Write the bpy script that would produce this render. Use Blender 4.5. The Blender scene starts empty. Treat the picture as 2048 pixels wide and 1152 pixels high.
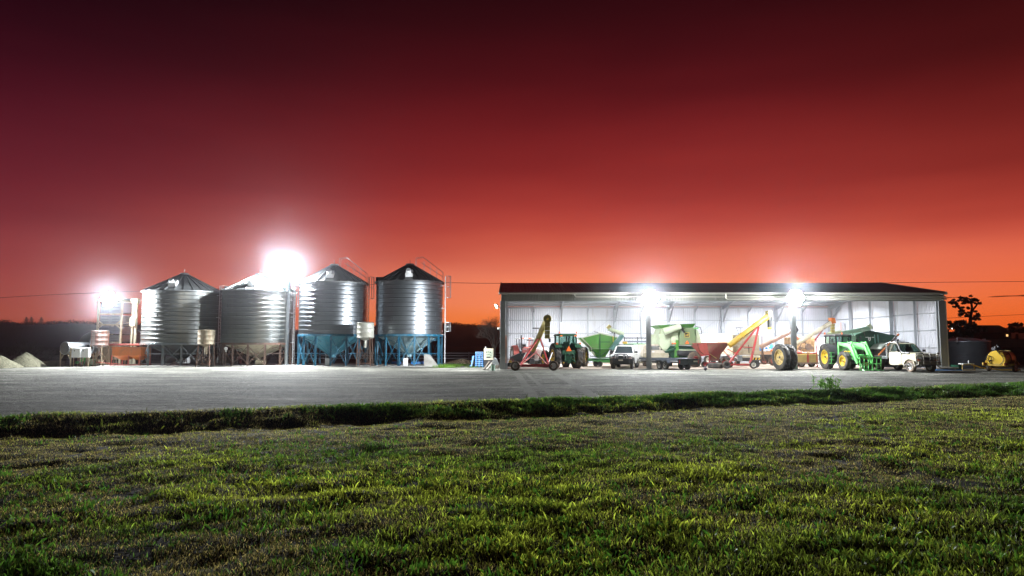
import bpy, bmesh, math, random
import numpy as np
from mathutils import Vector, Matrix, noise

R = math.radians
PI = math.pi
random.seed(7)
rng = np.random.default_rng(11)
scene = bpy.context.scene
COL = scene.collection

# ------------------------------------------------------------------ camera
CAM_H = 1.92
PITCH = math.atan(111.0 / 1365.33)
FPX = 1365.33
cd = bpy.data.cameras.new("camera")
cam = bpy.data.objects.new("camera", cd)
COL.objects.link(cam)
cam.location = (0, 0, CAM_H)
cam.rotation_euler = (PI / 2 + PITCH, 0, 0)
cd.sensor_width = 36.0
cd.lens = 24.0
cd.clip_start = 0.1
cd.clip_end = 9000
scene.camera = cam

# ------------------------------------------------------------------ view / render
scene.view_settings.view_transform = 'Standard'
scene.view_settings.look = 'None'
scene.view_settings.gamma = 1.0
scene.view_settings.exposure = 0.0
scene.view_settings.use_curve_mapping = False
scene.cycles.use_denoising = True
scene.cycles.max_bounces = 6
scene.cycles.diffuse_bounces = 3
scene.cycles.glossy_bounces = 3
scene.cycles.transmission_bounces = 4
scene.cycles.sample_clamp_indirect = 6.0
scene.cycles.use_light_tree = True

# ------------------------------------------------------------------ world: afterglow sky
def s2l(c):
    return tuple(((v / 255.0) / 12.92 if v <= 10.3 else (((v / 255.0) + .055) / 1.055) ** 2.4) for v in c)

world = bpy.data.worlds.new("World")
scene.world = world
world.use_nodes = True
nt = world.node_tree
nt.nodes.clear()
def wn(t, **k):
    n = nt.nodes.new(t)
    for a, b in k.items():
        setattr(n, a, b)
    return n
def wmath(op, a, b=None, clamp=False):
    n = wn('ShaderNodeMath', operation=op)
    n.use_clamp = clamp
    for i, v in enumerate((a, b)):
        if v is None: continue
        if isinstance(v, (int, float)): n.inputs[i].default_value = v
        else: nt.links.new(v, n.inputs[i])
    return n.outputs[0]
tc = wn('ShaderNodeTexCoord')
sep = wn('ShaderNodeSeparateXYZ')
nt.links.new(tc.outputs['Generated'], sep.inputs[0])
elev = wmath('MULTIPLY', wmath('ARCSINE', sep.outputs[2]), 180 / PI)       # degrees
azim = wmath('MULTIPLY', wmath('ARCTAN2', sep.outputs[0], sep.outputs[1]), 180 / PI)
nz = wn('ShaderNodeTexNoise')
mp = wn('ShaderNodeMapping'); mp.inputs['Scale'].default_value = (1.2, 1.2, 7.0)
nt.links.new(tc.outputs['Generated'], mp.inputs[0]); nt.links.new(mp.outputs[0], nz.inputs['Vector'])
nz.inputs['Scale'].default_value = 1.6; nz.inputs['Detail'].default_value = 3
elev2 = wmath('ADD', elev, wmath('MULTIPLY', wmath('SUBTRACT', nz.outputs['Fac'], .5), 4.5))
fac = wmath('DIVIDE', elev2, 60.0, True)
def ramp(stops):
    n = wn('ShaderNodeValToRGB')
    cr = n.color_ramp
    cr.interpolation = 'B_SPLINE'
    while len(cr.elements) > 1: cr.elements.remove(cr.elements[-1])
    cr.elements[0].position = stops[0][0] / 60; cr.elements[0].color = (*s2l(stops[0][1]), 1)
    for e, c in stops[1:]:
        el = cr.elements.new(e / 60); el.color = (*s2l(c), 1)
    nt.links.new(fac, n.inputs[0])
    return n.outputs[0]
SKY_MID = [(0, (255, 120, 38)), (2.0, (255, 132, 60)), (3.6, (255, 140, 92)), (5.7, (242, 132, 100)), (7.8, (210, 92, 70)), (9.8, (184, 68, 58)), (12, (158, 51, 46)),
           (16.1, (124, 32, 34)), (20, (92, 20, 25)), (24, (64, 12, 18)), (28, (42, 8, 13)), (38, (22, 5, 10)), (60, (9, 3, 8))]
SKY_LEFT = [(0, (160, 74, 56)), (2.0, (162, 74, 62)), (3.6, (156, 70, 66)), (5.7, (146, 60, 62)), (7.8, (126, 48, 56)), (9.8, (108, 34, 44)), (12, (100, 30, 42)),
            (16.1, (74, 16, 30)), (20, (50, 9, 21)), (24, (30, 5, 14)), (28, (17, 3, 9)), (38, (8, 3, 8)), (60, (4, 2, 6))]
SKY_RIGHT = [(0, (236, 92, 30)), (2.0, (240, 104, 40)), (3.6, (240, 112, 58)), (5.7, (232, 108, 78)), (7.8, (190, 72, 58)), (9.8, (158, 54, 44)), (12, (132, 41, 36)),
             (16.1, (100, 26, 25)), (20, (72, 17, 18)), (24, (52, 11, 13)), (28, (36, 8, 10)), (38, (18, 5, 8)), (60, (8, 3, 7))]
cm, cl, cr_ = ramp(SKY_MID), ramp(SKY_LEFT), ramp(SKY_RIGHT)
def mapr(v, a, b):
    n = wn('ShaderNodeMapRange', interpolation_type='SMOOTHSTEP')
    nt.links.new(v, n.inputs[0]); n.inputs[1].default_value = a; n.inputs[2].default_value = b
    return n.outputs[0]
def mixc(f, a, b):
    n = wn('ShaderNodeMix', data_type='RGBA')
    if isinstance(f, (int, float)): n.inputs[0].default_value = f
    else: nt.links.new(f, n.inputs[0])
    for i, v in ((6, a), (7, b)):
        if isinstance(v, tuple): n.inputs[i].default_value = (*v, 1)
        else: nt.links.new(v, n.inputs[i])
    return n.outputs[2]
m1 = mixc(mapr(azim, -42, 6), cl, cm)
m2 = mixc(mapr(azim, 14, 42), m1, cr_)
# the afterglow fades away round the back of the compass
back = mapr(wmath('ABSOLUTE', azim), 60, 150)
m3 = mixc(back, m2, s2l((10, 4, 12)))
bg = wn('ShaderNodeBackground'); bg.inputs[1].default_value = 1.0
nt.links.new(m3, bg.inputs[0])
wo = wn('ShaderNodeOutputWorld'); nt.links.new(bg.outputs[0], wo.inputs[0])

# ------------------------------------------------------------------ lens helpers (pixel of the 2048 picture + depth -> place)
CP, SP = math.cos(PITCH), math.sin(PITCH)
def q(px, py, Y):
    u = (px - 1024.0) / FPX; v = (576.0 - py) / FPX
    d = (u, CP - v * SP, SP + v * CP)
    k = Y / d[1]
    return Vector((d[0] * k, Y, CAM_H + d[2] * k))
def gY(py, z=0.0):
    v = (576.0 - py) / FPX
    return (z - CAM_H) / (SP + v * CP) * (CP - v * SP)
def g(px, py):
    Y = gY(py)
    p = q(px, py, Y); p.z = 0
    return p

# ------------------------------------------------------------------ objects
ORG = {}
def tag(o, label=None, cat=None, group=None, kind=None):
    if label: o['label'] = label
    if cat: o['category'] = cat
    if group: o['group'] = group
    if kind: o['kind'] = kind
    return o
def thing(name, label, cat, loc, rotz=None, group=None, scale=1.0):
    o = bpy.data.objects.new(name, None)
    o.empty_display_size = .2
    COL.objects.link(o)
    o.location = loc
    if rotz is None: ORG[o.name] = Vector(loc)
    else: o.rotation_euler = (0, 0, rotz)
    o.scale = (scale,) * 3
    return tag(o, label, cat, group)
def copy_tree(o, parent=None):
    c = o.copy(); COL.objects.link(c)
    c.parent = parent
    for ch in list(o.children): copy_tree(ch, c)
    return c

class MB:
    def __init__(s):
        s.v = []; s.f = []; s.M = Matrix.Identity(4)
    def add(s, vs, fs):
        b = len(s.v)
        s.v += [s.M @ Vector(p) for p in vs]
        s.f += [tuple(i + b for i in f) for f in fs]
        return s
    def box(s, c, d, M=None):
        x, y, z = d[0] / 2, d[1] / 2, d[2] / 2
        vs = [Vector((sx * x, sy * y, sz * z)) for sx in (-1, 1) for sy in (-1, 1) for sz in (-1, 1)]
        if M is not None: vs = [M @ p for p in vs]
        c = Vector(c)
        return s.add([p + c for p in vs], [(0, 1, 3, 2), (4, 6, 7, 5), (0, 4, 5, 1), (2, 3, 7, 6), (0, 2, 6, 4), (1, 5, 7, 3)])
    def frame(s, p, r):
        p, r = Vector(p), Vector(r)
        d = (r - p).normalized()
        up = Vector((0, 0, 1)) if abs(d.z) < .95 else Vector((0, 1, 0))
        a = d.cross(up).normalized(); b = a.cross(d).normalized()
        return p, r, a, b
    def bar(s, p, r, w, h=None):
        h = h or w
        p, r, a, b = s.frame(p, r)
        vs = []
        for o in (p, r):
            for x, y in ((-1, -1), (1, -1), (1, 1), (-1, 1)):
                vs.append(o + a * x * w / 2 + b * y * h / 2)
        return s.add(vs, [(3, 2, 1, 0), (4, 5, 6, 7), (0, 1, 5, 4), (1, 2, 6, 5), (2, 3, 7, 6), (3, 0, 4, 7)])
    def ibeam(s, p, r, w, h, t=.02):
        p, r, a, b = s.frame(p, r)
        # flanges and web
        for o in (-1, 1):
            s.bar(p + b * o * h / 2, r + b * o * h / 2, w, t)
        s.bar(p, r, t, h - t * 1.2)
        return s
    def cyl(s, p, r, r1, r2=None, n=12, caps=True):
        r2 = r1 if r2 is None else r2
        p, r, a, b = s.frame(p, r)
        vs = []
        for o, rr in ((p, r1), (r, r2)):
            for i in range(n):
                t = 2 * PI * i / n
                vs.append(o + (a * math.cos(t) + b * math.sin(t)) * rr)
        fs = [(i, (i + 1) % n, n + (i + 1) % n, n + i) for i in range(n)]
        if caps: fs += [tuple(range(n - 1, -1, -1)), tuple(range(n, 2 * n))]
        return s.add(vs, fs)
    def pipe(s, pts, r, n=6):
        for i in range(len(pts) - 1): s.cyl(pts[i], pts[i + 1], r, r, n)
        return s
    def prism(s, pts, ext):
        n = len(pts); e = Vector(ext)
        pts = [Vector(p) for p in pts]
        return s.add(pts + [p + e for p in pts], [tuple(range(n)), tuple(range(2 * n - 1, n - 1, -1))] + [(i, i + n, (i + 1) % n + n, (i + 1) % n) for i in range(n)])
    def loft(s, rings, close=True, caps=True):
        n = len(rings[0]); vs = [Vector(p) for r_ in rings for p in r_]; fs = []
        for k in range(len(rings) - 1):
            for i in range(n if close else n - 1):
                j = (i + 1) % n
                fs.append((k * n + i, k * n + j, (k + 1) * n + j, (k + 1) * n + i))
        if caps: fs += [tuple(range(n - 1, -1, -1)), tuple(range((len(rings) - 1) * n, len(rings) * n))]
        return s.add(vs, fs)
    def lathe(s, prof, n=24, axis='z', c=(0, 0, 0), a0=0, a1=2 * PI, cap=False):
        c = Vector(c); full = abs(a1 - a0 - 2 * PI) < 1e-6
        m = n if full else n + 1; vs = []; fs = []
        for (r, h) in prof:
            for i in range(m):
                t = a0 + (a1 - a0) * i / n
                if axis == 'z': p = Vector((r * math.cos(t), r * math.sin(t), h))
                elif axis == 'y': p = Vector((r * math.cos(t), h, r * math.sin(t)))
                else: p = Vector((h, r * math.cos(t), r * math.sin(t)))
                vs.append(c + p)
        for k in range(len(prof) - 1):
            for i in range(n):
                j = (i + 1) % m
                fs.append((k * m + i, k * m + j, (k + 1) * m + j, (k + 1) * m + i))
        if cap: fs += [tuple(range(m)), tuple(range(len(vs) - m, len(vs)))]
        return s.add(vs, fs)
    def pprism(s, pts, Y0, Y1):
        return s.prism([q(a, b, Y0) for a, b in pts], (0, Y1 - Y0, 0))
    def build(s, name, mat, parent=None, bevel=0, sharp=35, **tags):
        me = bpy.data.meshes.new(name)
        off = ORG.get(parent.name, Vector((0, 0, 0))) if parent is not None else Vector((0, 0, 0))
        me.from_pydata([tuple(p - off) for p in s.v], [], s.f)
        me.update()
        bm = bmesh.new(); bm.from_mesh(me); bmesh.ops.recalc_face_normals(bm, faces=bm.faces); bm.to_mesh(me); bm.free()
        me.polygons.foreach_set('use_smooth', [True] * len(me.polygons))
        me.set_sharp_from_angle(angle=R(sharp))
        me.materials.append(mat)
        o = bpy.data.objects.new(name, me); COL.objects.link(o)
        if parent is not None:
            o.parent = parent
            if parent.name in ORG: ORG[o.name] = ORG[parent.name]
        if bevel:
            m = o.modifiers.new('bevel', 'BEVEL'); m.width = bevel; m.segments = 2; m.limit_method = 'ANGLE'; m.angle_limit = R(40)
        if tags: tag(o, **tags)
        return o
def group_like(src, name, parent, loc=None):
    o = bpy.data.objects.new(name, src.data); COL.objects.link(o); o.parent = parent
    if loc is not None: o.location = loc
    return o

# ------------------------------------------------------------------ materials
MATS = {}
def pbr(name, col, rough=.5, metal=0.0, var=.15, scale=2.0, bump=0.0, bscale=40.0, dirt=None, damt=.4, dscale=1.3, streak=False, coat=0.0, spec=.5):
    if name in MATS: return MATS[name]
    m = bpy.data.materials.new(name); m.use_nodes = True
    t = m.node_tree; N = t.nodes; L = t.links
    b = N['Principled BSDF']
    b.inputs['Metallic'].default_value = metal
    b.inputs['Specular IOR Level'].default_value = spec
    if coat:
        b.inputs['Coat Weight'].default_value = coat; b.inputs['Coat Roughness'].default_value = .1
    co = N.new('ShaderNodeTexCoord')
    mpn = N.new('ShaderNodeMapping')
    L.new(co.outputs['Object'], mpn.inputs[0])
    if streak: mpn.inputs['Scale'].default_value = (3.0, 3.0, .35)
    n1 = N.new('ShaderNodeTexNoise'); n1.inputs['Scale'].default_value = scale; n1.inputs['Detail'].default_value = 5
    L.new(mpn.outputs[0], n1.inputs['Vector'])
    mx = N.new('ShaderNodeMix'); mx.data_type = 'RGBA'
    mx.inputs[6].default_value = (*[max(0, c * (1 - var)) for c in col], 1)
    mx.inputs[7].default_value = (*[min(1, c * (1 + var)) for c in col], 1)
    L.new(n1.outputs['Fac'], mx.inputs[0])
    out = mx.outputs[2]
    if dirt:
        n2 = N.new('ShaderNodeTexNoise'); n2.inputs['Scale'].default_value = dscale; n2.inputs['Detail'].default_value = 8; n2.inputs['Roughness'].default_value = .65
        L.new(mpn.outputs[0], n2.inputs['Vector'])
        mr = N.new('ShaderNodeMapRange'); mr.inputs[1].default_value = .62 - damt * .35; mr.inputs[2].default_value = .72
        L.new(n2.outputs['Fac'], mr.inputs[0])
        m2 = N.new('ShaderNodeMix'); m2.data_type = 'RGBA'
        L.new(mr.outputs[0], m2.inputs[0]); L.new(out, m2.inputs[6]); m2.inputs[7].default_value = (*dirt, 1)
        out = m2.outputs[2]
        rm = N.new('ShaderNodeMapRange'); rm.inputs[3].default_value = rough; rm.inputs[4].default_value = min(1, rough + .35)
        L.new(mr.outputs[0], rm.inputs[0]); L.new(rm.outputs[0], b.inputs['Roughness'])
        if metal:
            mm = N.new('ShaderNodeMapRange'); mm.inputs[3].default_value = metal; mm.inputs[4].default_value = metal * .3
            L.new(mr.outputs[0], mm.inputs[0]); L.new(mm.outputs[0], b.inputs['Metallic'])
    else:
        rm = N.new('ShaderNodeMapRange'); rm.inputs[3].default_value = max(.03, rough - .08); rm.inputs[4].default_value = min(1, rough + .1)
        L.new(n1.outputs['Fac'], rm.inputs[0]); L.new(rm.outputs[0], b.inputs['Roughness'])
    L.new(out, b.inputs['Base Color'])
    if bump:
        n3 = N.new('ShaderNodeTexNoise'); n3.inputs['Scale'].default_value = bscale; n3.inputs['Detail'].default_value = 6
        L.new(co.outputs['Object'], n3.inputs['Vector'])
        bp = N.new('ShaderNodeBump'); bp.inputs['Strength'].default_value = bump; bp.inputs['Distance'].default_value = .02
        L.new(n3.outputs['Fac'], bp.inputs['Height']); L.new(bp.outputs[0], b.inputs['Normal'])
    MATS[name] = m
    return m
def glass(name, col=(.03, .04, .045), rough=.06):
    m = pbr(name, col, rough, 0, .3, 3)
    return m
def emit(name, col, strength):
    m = bpy.data.materials.new(name); m.use_nodes = True
    b = m.node_tree.nodes['Principled BSDF']
    b.inputs['Base Color'].default_value = (*col, 1)
    b.inputs['Emission Color'].default_value = (*col, 1)
    b.inputs['Emission Strength'].default_value = strength
    return m

GALV = pbr('galvanised_steel', (.42, .45, .47), .34, .85, .12, 1.5, .25, 30, dirt=(.30, .30, .28), damt=.25, dscale=.8)
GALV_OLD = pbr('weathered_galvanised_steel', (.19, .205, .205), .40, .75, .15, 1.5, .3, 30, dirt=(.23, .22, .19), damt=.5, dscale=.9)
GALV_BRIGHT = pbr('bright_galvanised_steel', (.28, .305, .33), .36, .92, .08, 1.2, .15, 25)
ROOF_STEEL = pbr('silo_roof_steel', (.30, .32, .33), .4, .7, .15, 1.4, .2, 25, dirt=(.25, .25, .23), damt=.3)
STEELDK = pbr('dark_steel', (.05, .05, .055), .5, .3, .3, 3, .3, 20, dirt=(.09, .07, .05), damt=.4)
RUBBER = pbr('tyre_rubber', (.028, .027, .026), .8, 0, .3, 4, .5, 30, dirt=(.13, .11, .085), damt=.45, dscale=2)
RUBBER_DUSTY = pbr('dusty_tyre_rubber', (.05, .04, .034), .9, 0, .3, 4, .5, 30, dirt=(.22, .16, .11), damt=.8, dscale=2)
YRIM = pbr('yellow_rim_paint', (.62, .42, .02), .4, 0, .12, 3, dirt=(.3, .22, .08), damt=.3, dscale=2.5)
YRIM_OLD = pbr('faded_yellow_rim_paint', (.55, .40, .13), .5, 0, .15, 3, dirt=(.3, .22, .12), damt=.5, dscale=2.5)
GREEN = pbr('tractor_green_paint', (.05, .22, .055), .33, 0, .12, 2, dirt=(.16, .15, .09), damt=.28, dscale=1.6, coat=.3)
GREEN_LT = pbr('bright_green_paint', (.13, .50, .13), .35, 0, .12, 2, dirt=(.18, .22, .10), damt=.2, dscale=2, coat=.2)
GREEN_DK = pbr('deep_green_paint', (.012, .065, .032), .4, 0, .15, 1.2, dirt=(.07, .11, .07), damt=.2, dscale=1.2)
GREEN_PALE = pbr('faded_pale_green_paint', (.45, .52, .35), .5, 0, .12, 1.5, dirt=(.33, .32, .22), damt=.4, dscale=1.6)
GREEN_BIN = pbr('grass_green_paint', (.075, .27, .035), .45, 0, .14, 1.2, dirt=(.12, .17, .06), damt=.3, dscale=1.2)
RED = pbr('red_frame_paint', (.36, .03, .03), .42, 0, .2, 2.5, dirt=(.2, .08, .06), damt=.35, dscale=2)
RED_LT = pbr('faded_red_paint', (.52, .11, .09), .5, 0, .2, 2, dirt=(.28, .12, .09), damt=.5, dscale=1.5)
MAROON_AND_SHADE = pbr('maroon_and_shaded_red', (.17, .035, .035), .5, 0, .25, 1.5, dirt=(.16, .12, .06), damt=.5, dscale=1.3)
YELLOW = pbr('yellow_paint', (.46, .29, .035), .42, 0, .12, 2, dirt=(.42, .32, .12), damt=.35, dscale=2)
YELLOW_OLD = pbr('olive_yellow_paint', (.42, .36, .10), .5, 0, .15, 2, dirt=(.27, .22, .08), damt=.5, dscale=2)
CREAM = pbr('cream_paint', (.62, .57, .43), .5, 0, .1, 2, dirt=(.34, .26, .16), damt=.4, dscale=1.8)
TANCREAM = pbr('tan_canvas_paint', (.42, .37, .27), .6, 0, .12, 2, dirt=(.3, .24, .15), damt=.45, dscale=1.8)
WHITE = pbr('white_paint', (.78, .78, .76), .35, 0, .05, 2, dirt=(.5, .46, .38), damt=.22, dscale=1.5, coat=.3)
WHITE_METAL = pbr('white_painted_steel', (.74, .76, .78), .45, 0, .06, 2, dirt=(.5, .48, .42), damt=.25)
DIRTYWHITE = pbr('muddy_white_paint', (.52, .49, .38), .4, 0, .1, 2.5, dirt=(.26, .20, .11), damt=.6, dscale=1.6, coat=.2)
ORANGE = pbr('orange_paint', (.62, .17, .03), .45, 0, .15, 2, dirt=(.36, .14, .05), damt=.45, dscale=1.6)
ORANGE_LT = pbr('orange_reflector', (.9, .16, .02), .4, 0, .05, 3)
BLUE = pbr('blue_leg_paint', (.018, .13, .22), .42, 0, .2, 2, dirt=(.12, .20, .24), damt=.35, dscale=2.2)
BLUECONE = pbr('blue_hopper_paint', (.05, .26, .36), .4, 0, .15, 1.4, dirt=(.20, .36, .42), damt=.35, dscale=1.2, streak=True)
PALECONE = pbr('pale_hopper_steel', (.40, .52, .55), .4, .1, .15, 1.4, dirt=(.10, .30, .38), damt=.45, dscale=1.2, streak=True)
BLUE_PLASTIC = pbr('blue_plastic', (.04, .25, .68), .4, 0, .15, 3, dirt=(.3, .5, .75), damt=.25)
TAN = pbr('tan_steel_paint', (.50, .42, .29), .5, 0, .15, 2, dirt=(.28, .17, .09), damt=.5, dscale=2)
RUSTY = pbr('rust_streaked_galvanised_steel', (.35, .36, .34), .5, .4, .2, 2, .2, 30, dirt=(.26, .07, .04), damt=.8, dscale=1.2, streak=True)
RUSTY_TAN = pbr('rust_streaked_tan_drum', (.42, .38, .28), .5, .2, .2, 2, .2, 30, dirt=(.17, .09, .04), damt=.75, dscale=1.3, streak=True)
RUSTLEG = pbr('rusty_leg_steel', (.16, .12, .10), .6, .4, .3, 3, .3, 25, dirt=(.22, .10, .06), damt=.6)
TIMBER = pbr('dark_timber', (.10, .08, .06), .8, 0, .3, 2, .5, 12)
CLAD = pbr('pale_wall_cladding', (.60, .61, .66), .42, .15, .08, .8, dirt=(.46, .45, .45), damt=.2, dscale=.9, streak=True)
CLAD_OUT = pbr('grey_olive_cladding', (.235, .24, .21), .5, .3, .07, 1.0)
ROOFING = pbr('dark_shed_roofing', (.075, .045, .05), .42, .55, .12, .6)
ROOF_IN = pbr('roof_underside_steel', (.42, .43, .45), .45, .4, .08, .8)
FRAME = pbr('shed_frame_galvanised_steel', (.40, .42, .45), .42, .5, .1, 2, .1, 20)
COLUMN = pbr('front_column_steel', (.30, .32, .32), .5, .45, .12, 2, .15, 20)
GUTTER = pbr('cream_gutter_paint', (.46, .45, .38), .4, .1, .06, 2)
CONCRETE = pbr('concrete', (.40, .39, .37), .85, 0, .12, 1.5, .4, 15, dirt=(.25, .23, .20), damt=.4)
GLASS = glass('tinted_glass')
GLASS_LT = pbr('clear_cab_glass', (.20, .27, .29), .08, 0, .25, 2.5)
CHROME = pbr('polished_alloy', (.6, .6, .58), .25, .9, .1, 3, dirt=(.3, .25, .18), damt=.3)
BLACKPL = pbr('black_plastic', (.02, .02, .022), .45, 0, .3, 4)
LAMPGLASS = pbr('headlamp_glass', (.5, .52, .55), .15, .3, .2, 8)
LOGO_Y = pbr('logo_yellow', (.75, .5, .05), .5, 0, .03, 3)
# ================================================================== floodlights (lamps of the place)
LAMPS = []
def area_lamp(loc, direction, watts, size=.5, spread=160, name='floodlight_lamp'):
    l = bpy.data.lights.new(name, 'AREA'); l.shape = 'DISK'; l.size = size; l.energy = watts
    l.color = (.93, .97, 1.0); l.spread = R(spread)
    o = bpy.data.objects.new(name, l); COL.objects.link(o)
    o.location = loc
    o.rotation_euler = Vector(direction).to_track_quat('-Z', 'Y').to_euler()
    LAMPS.append(o)
    return o
LED = emit('floodlight_led', (.93, .97, 1.0), 900.0)
HOUSING = pbr('floodlight_housing', (.25, .26, .27), .5, .4, .1, 4)

# ================================================================== ground
EA = Vector((-13.0, 17.4, 0)); EB = Vector((24.5, 32.7, 0))
EU = (EB - EA).normalized(); EN = Vector((-EU.y, EU.x, 0))
def vnoise(x, y, f=1.0, seed=0, oct=3):
    """value noise, vectorised; about -1..1"""
    x = np.asarray(x, float) * f; y = np.asarray(y, float) * f; out = 0; amp = 1; tot = 0
    for o in range(oct):
        xi = np.floor(x).astype(np.int64); yi = np.floor(y).astype(np.int64)
        fx = x - xi; fy = y - yi; fx = fx * fx * (3 - 2 * fx); fy = fy * fy * (3 - 2 * fy)
        def h(a, b):
            k = (a * 374761393 + b * 668265263 + (seed + o * 17) * 974634777) & 0xffffffff
            k = ((k ^ (k >> 13)) * 1274126177) & 0xffffffff
            return ((k ^ (k >> 16)) & 0xffff) / 32767.5 - 1
        v = (h(xi, yi) * (1 - fx) + h(xi + 1, yi) * fx) * (1 - fy) + (h(xi, yi + 1) * (1 - fx) + h(xi + 1, yi + 1) * fx) * fy
        out = out + v * amp; tot += amp; amp *= .5; x = x * 2.03; y = y * 2.03
    return out / tot
def st(x, y):
    dx = np.asarray(x, float) - EA.x; dy = np.asarray(y, float) - EA.y
    t = dx * EU.x + dy * EU.y; s = dx * EN.x + dy * EN.y
    return s, t
def edge_wiggle(t): return vnoise(t, t * 0, .22, 5, 3) * .45 + vnoise(t, t * 0 + 9, .9, 8, 2) * .25
def ground_z(x, y):
    s, t = st(x, y)
    s = s - edge_wiggle(t)
    bw = 2.0 + .5 * vnoise(t, t * 0, .25, 301, 3); k = np.clip((s + bw) / bw, 0, 1); k = 1 - (1 - k) ** 1.35
    near = np.clip((s + 6) / 4, 0, 1)
    lawn = -.23 - .04 * np.exp(-((s + 2.0) / .9) ** 2) + .04 * vnoise(x, y, .45, 3, 3) + .045 * vnoise(x, y, 1.3, 6, 2) + .035 * vnoise(x, y, 3.6, 16, 2)
    bank = (vnoise(x, y, .9, 21, 3) * .13 + vnoise(x, y, 3.0, 22, 2) * .05) * np.exp(-((s + 1.2) / 1.1) ** 2)
    crest = .05 * np.exp(-((s + .1) / .5) ** 2) * (1 + vnoise(x, y, .6, 31, 2))
    return lawn * (1 - k) + bank + crest
def sheet(name, ts, ss, mat, zfun, wig=True):
    T, S = np.meshgrid(ts, ss)
    W = edge_wiggle(T) * np.clip(1 - np.abs(S) / 6, 0, 1) if wig else 0
    S2 = S + W
    X = EA.x + T * EU.x + S2 * EN.x; Y = EA.y + T * EU.y + S2 * EN.y
    Z = zfun(X, Y)
    v = np.stack([X.ravel(), Y.ravel(), Z.ravel()], 1)
    n, m = len(ts), len(ss)
    i = (np.arange(m - 1)[:, None] * n + np.arange(n - 1)[None, :]).ravel()
    f = np.stack([i, i + 1, i + n + 1, i + n], 1)
    me = bpy.data.meshes.new(name)
    me.from_pydata(v.tolist(), [], f.tolist()); me.update()
    me.polygons.foreach_set('use_smooth', [True] * len(me.polygons))
    me.materials.append(mat)
    o = bpy.data.objects.new(name, me); COL.objects.link(o)
    tag(o, kind='structure')
    return o
def ground_mat(name, stops, speck, scale, rough=.9, bumps=(), stretch=None, mott=11):
    m = bpy.data.materials.new(name); m.use_nodes = True
    t = m.node_tree; N = t.nodes; L = t.links; b = N['Principled BSDF']; b.inputs['Roughness'].default_value = rough
    b.inputs['Specular IOR Level'].default_value = .04
    co = N.new('ShaderNodeTexCoord'); mpn = N.new('ShaderNodeMapping')
    L.new(co.outputs['Object'], mpn.inputs[0])
    if stretch: mpn.inputs['Scale'].default_value = stretch; mpn.inputs['Rotation'].default_value = (0, 0, -R(6))
    n1 = N.new('ShaderNodeTexNoise'); n1.inputs['Scale'].default_value = scale; n1.inputs['Detail'].default_value = 8; n1.inputs['Roughness'].default_value = .62
    L.new(mpn.outputs[0], n1.inputs['Vector'])
    cr = N.new('ShaderNodeValToRGB'); L.new(n1.outputs['Fac'], cr.inputs[0])
    cr.color_ramp.elements[0].position = stops[0][0]; cr.color_ramp.elements[0].color = (*stops[0][1], 1)
    cr.color_ramp.elements[1].position = stops[-1][0]; cr.color_ramp.elements[1].color = (*stops[-1][1], 1)
    for p, c in stops[1:-1]:
        e = cr.color_ramp.elements.new(p); e.color = (*c, 1)
    n2 = N.new('ShaderNodeTexNoise'); n2.inputs['Scale'].default_value = mott; n2.inputs['Detail'].default_value = 7; n2.inputs['Roughness'].default_value = .8
    L.new(co.outputs['Object'], n2.inputs['Vector'])
    mr = N.new('ShaderNodeMapRange'); mr.inputs[1].default_value = .3; mr.inputs[2].default_value = .7; mr.inputs[3].default_value = 1 - speck; mr.inputs[4].default_value = 1 + speck
    L.new(n2.outputs['Fac'], mr.inputs[0])
    mul = N.new('ShaderNodeVectorMath'); mul.operation = 'SCALE'
    L.new(cr.outputs[0], mul.inputs[0]); L.new(mr.outputs[0], mul.inputs['Scale'])
    L.new(mul.outputs[0], b.inputs['Base Color'])
    h = None
    for sc, st_ in bumps:
        nn = N.new('ShaderNodeTexNoise'); nn.inputs['Scale'].default_value = sc; nn.inputs['Detail'].default_value = 5
        L.new(co.outputs['Object'], nn.inputs['Vector'])
        bp = N.new('ShaderNodeBump'); bp.inputs['Strength'].default_value = 1; bp.inputs['Distance'].default_value = st_
        L.new(nn.outputs['Fac'], bp.inputs['Height'])
        if h: L.new(h, bp.inputs['Normal'])
        h = bp.outputs[0]
    if h: L.new(h, b.inputs['Normal'])
    return m
SOIL = ground_mat('lawn_soil', [(.3, (.010, .008, .005)), (.5, (.020, .015, .009)), (.7, (.014, .018, .007))], .4, .9, bumps=((2.5, .05), (14, .02)))
GRAVEL = ground_mat('pale_gravel', [(.34, (.040, .041, .036)), (.46, (.082, .082, .070)), (.54, (.12, .118, .102)), (.66, (.21, .205, .178))], .85, .5, .9, bumps=((2.4, .10), (7, .06), (26, .03)), stretch=(.5, 1.3, 1), mott=3.2)
PADDOCK = ground_mat('dark_paddock', [(.3, (.02, .025, .012)), (.7, (.05, .05, .03))], .3, .3, bumps=((3, .05),))
def rng_axis(parts):
    out = []
    for a, b, st_ in parts: out += list(np.arange(a, b, st_))
    return np.array(out + [parts[-1][1]])
ts = rng_axis([(-900, -60, 120), (-60, -12, 2), (-12, 62, .22), (62, 110, 3), (110, 900, 130)])
sheet('lawn_ground', ts, rng_axis([(-240, -60, 60), (-60, -30, 5), (-30, -12, .22), (-12, 0, .12)]), SOIL, ground_z)
def yard_z(x, y):
    s, t = st(x, y); return ground_z(x, y) * (s < 1.5) + .012 * vnoise(x, y, .3, 40, 2) * np.clip(s / 4, 0, 1) * np.clip((30 - s) / 10, 0, 1)
sheet('gravel_yard', ts, rng_axis([(0, 6, .3), (6, 30, 1.5), (30, 110, 10)]), GRAVEL, yard_z)
def pad_z(x, y): return 0 * x
sheet('paddock_ground', rng_axis([(-900, 900, 90)]), rng_axis([(110, 400, 60), (400, 640, 60)]), PADDOCK, pad_z, wig=False)

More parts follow.
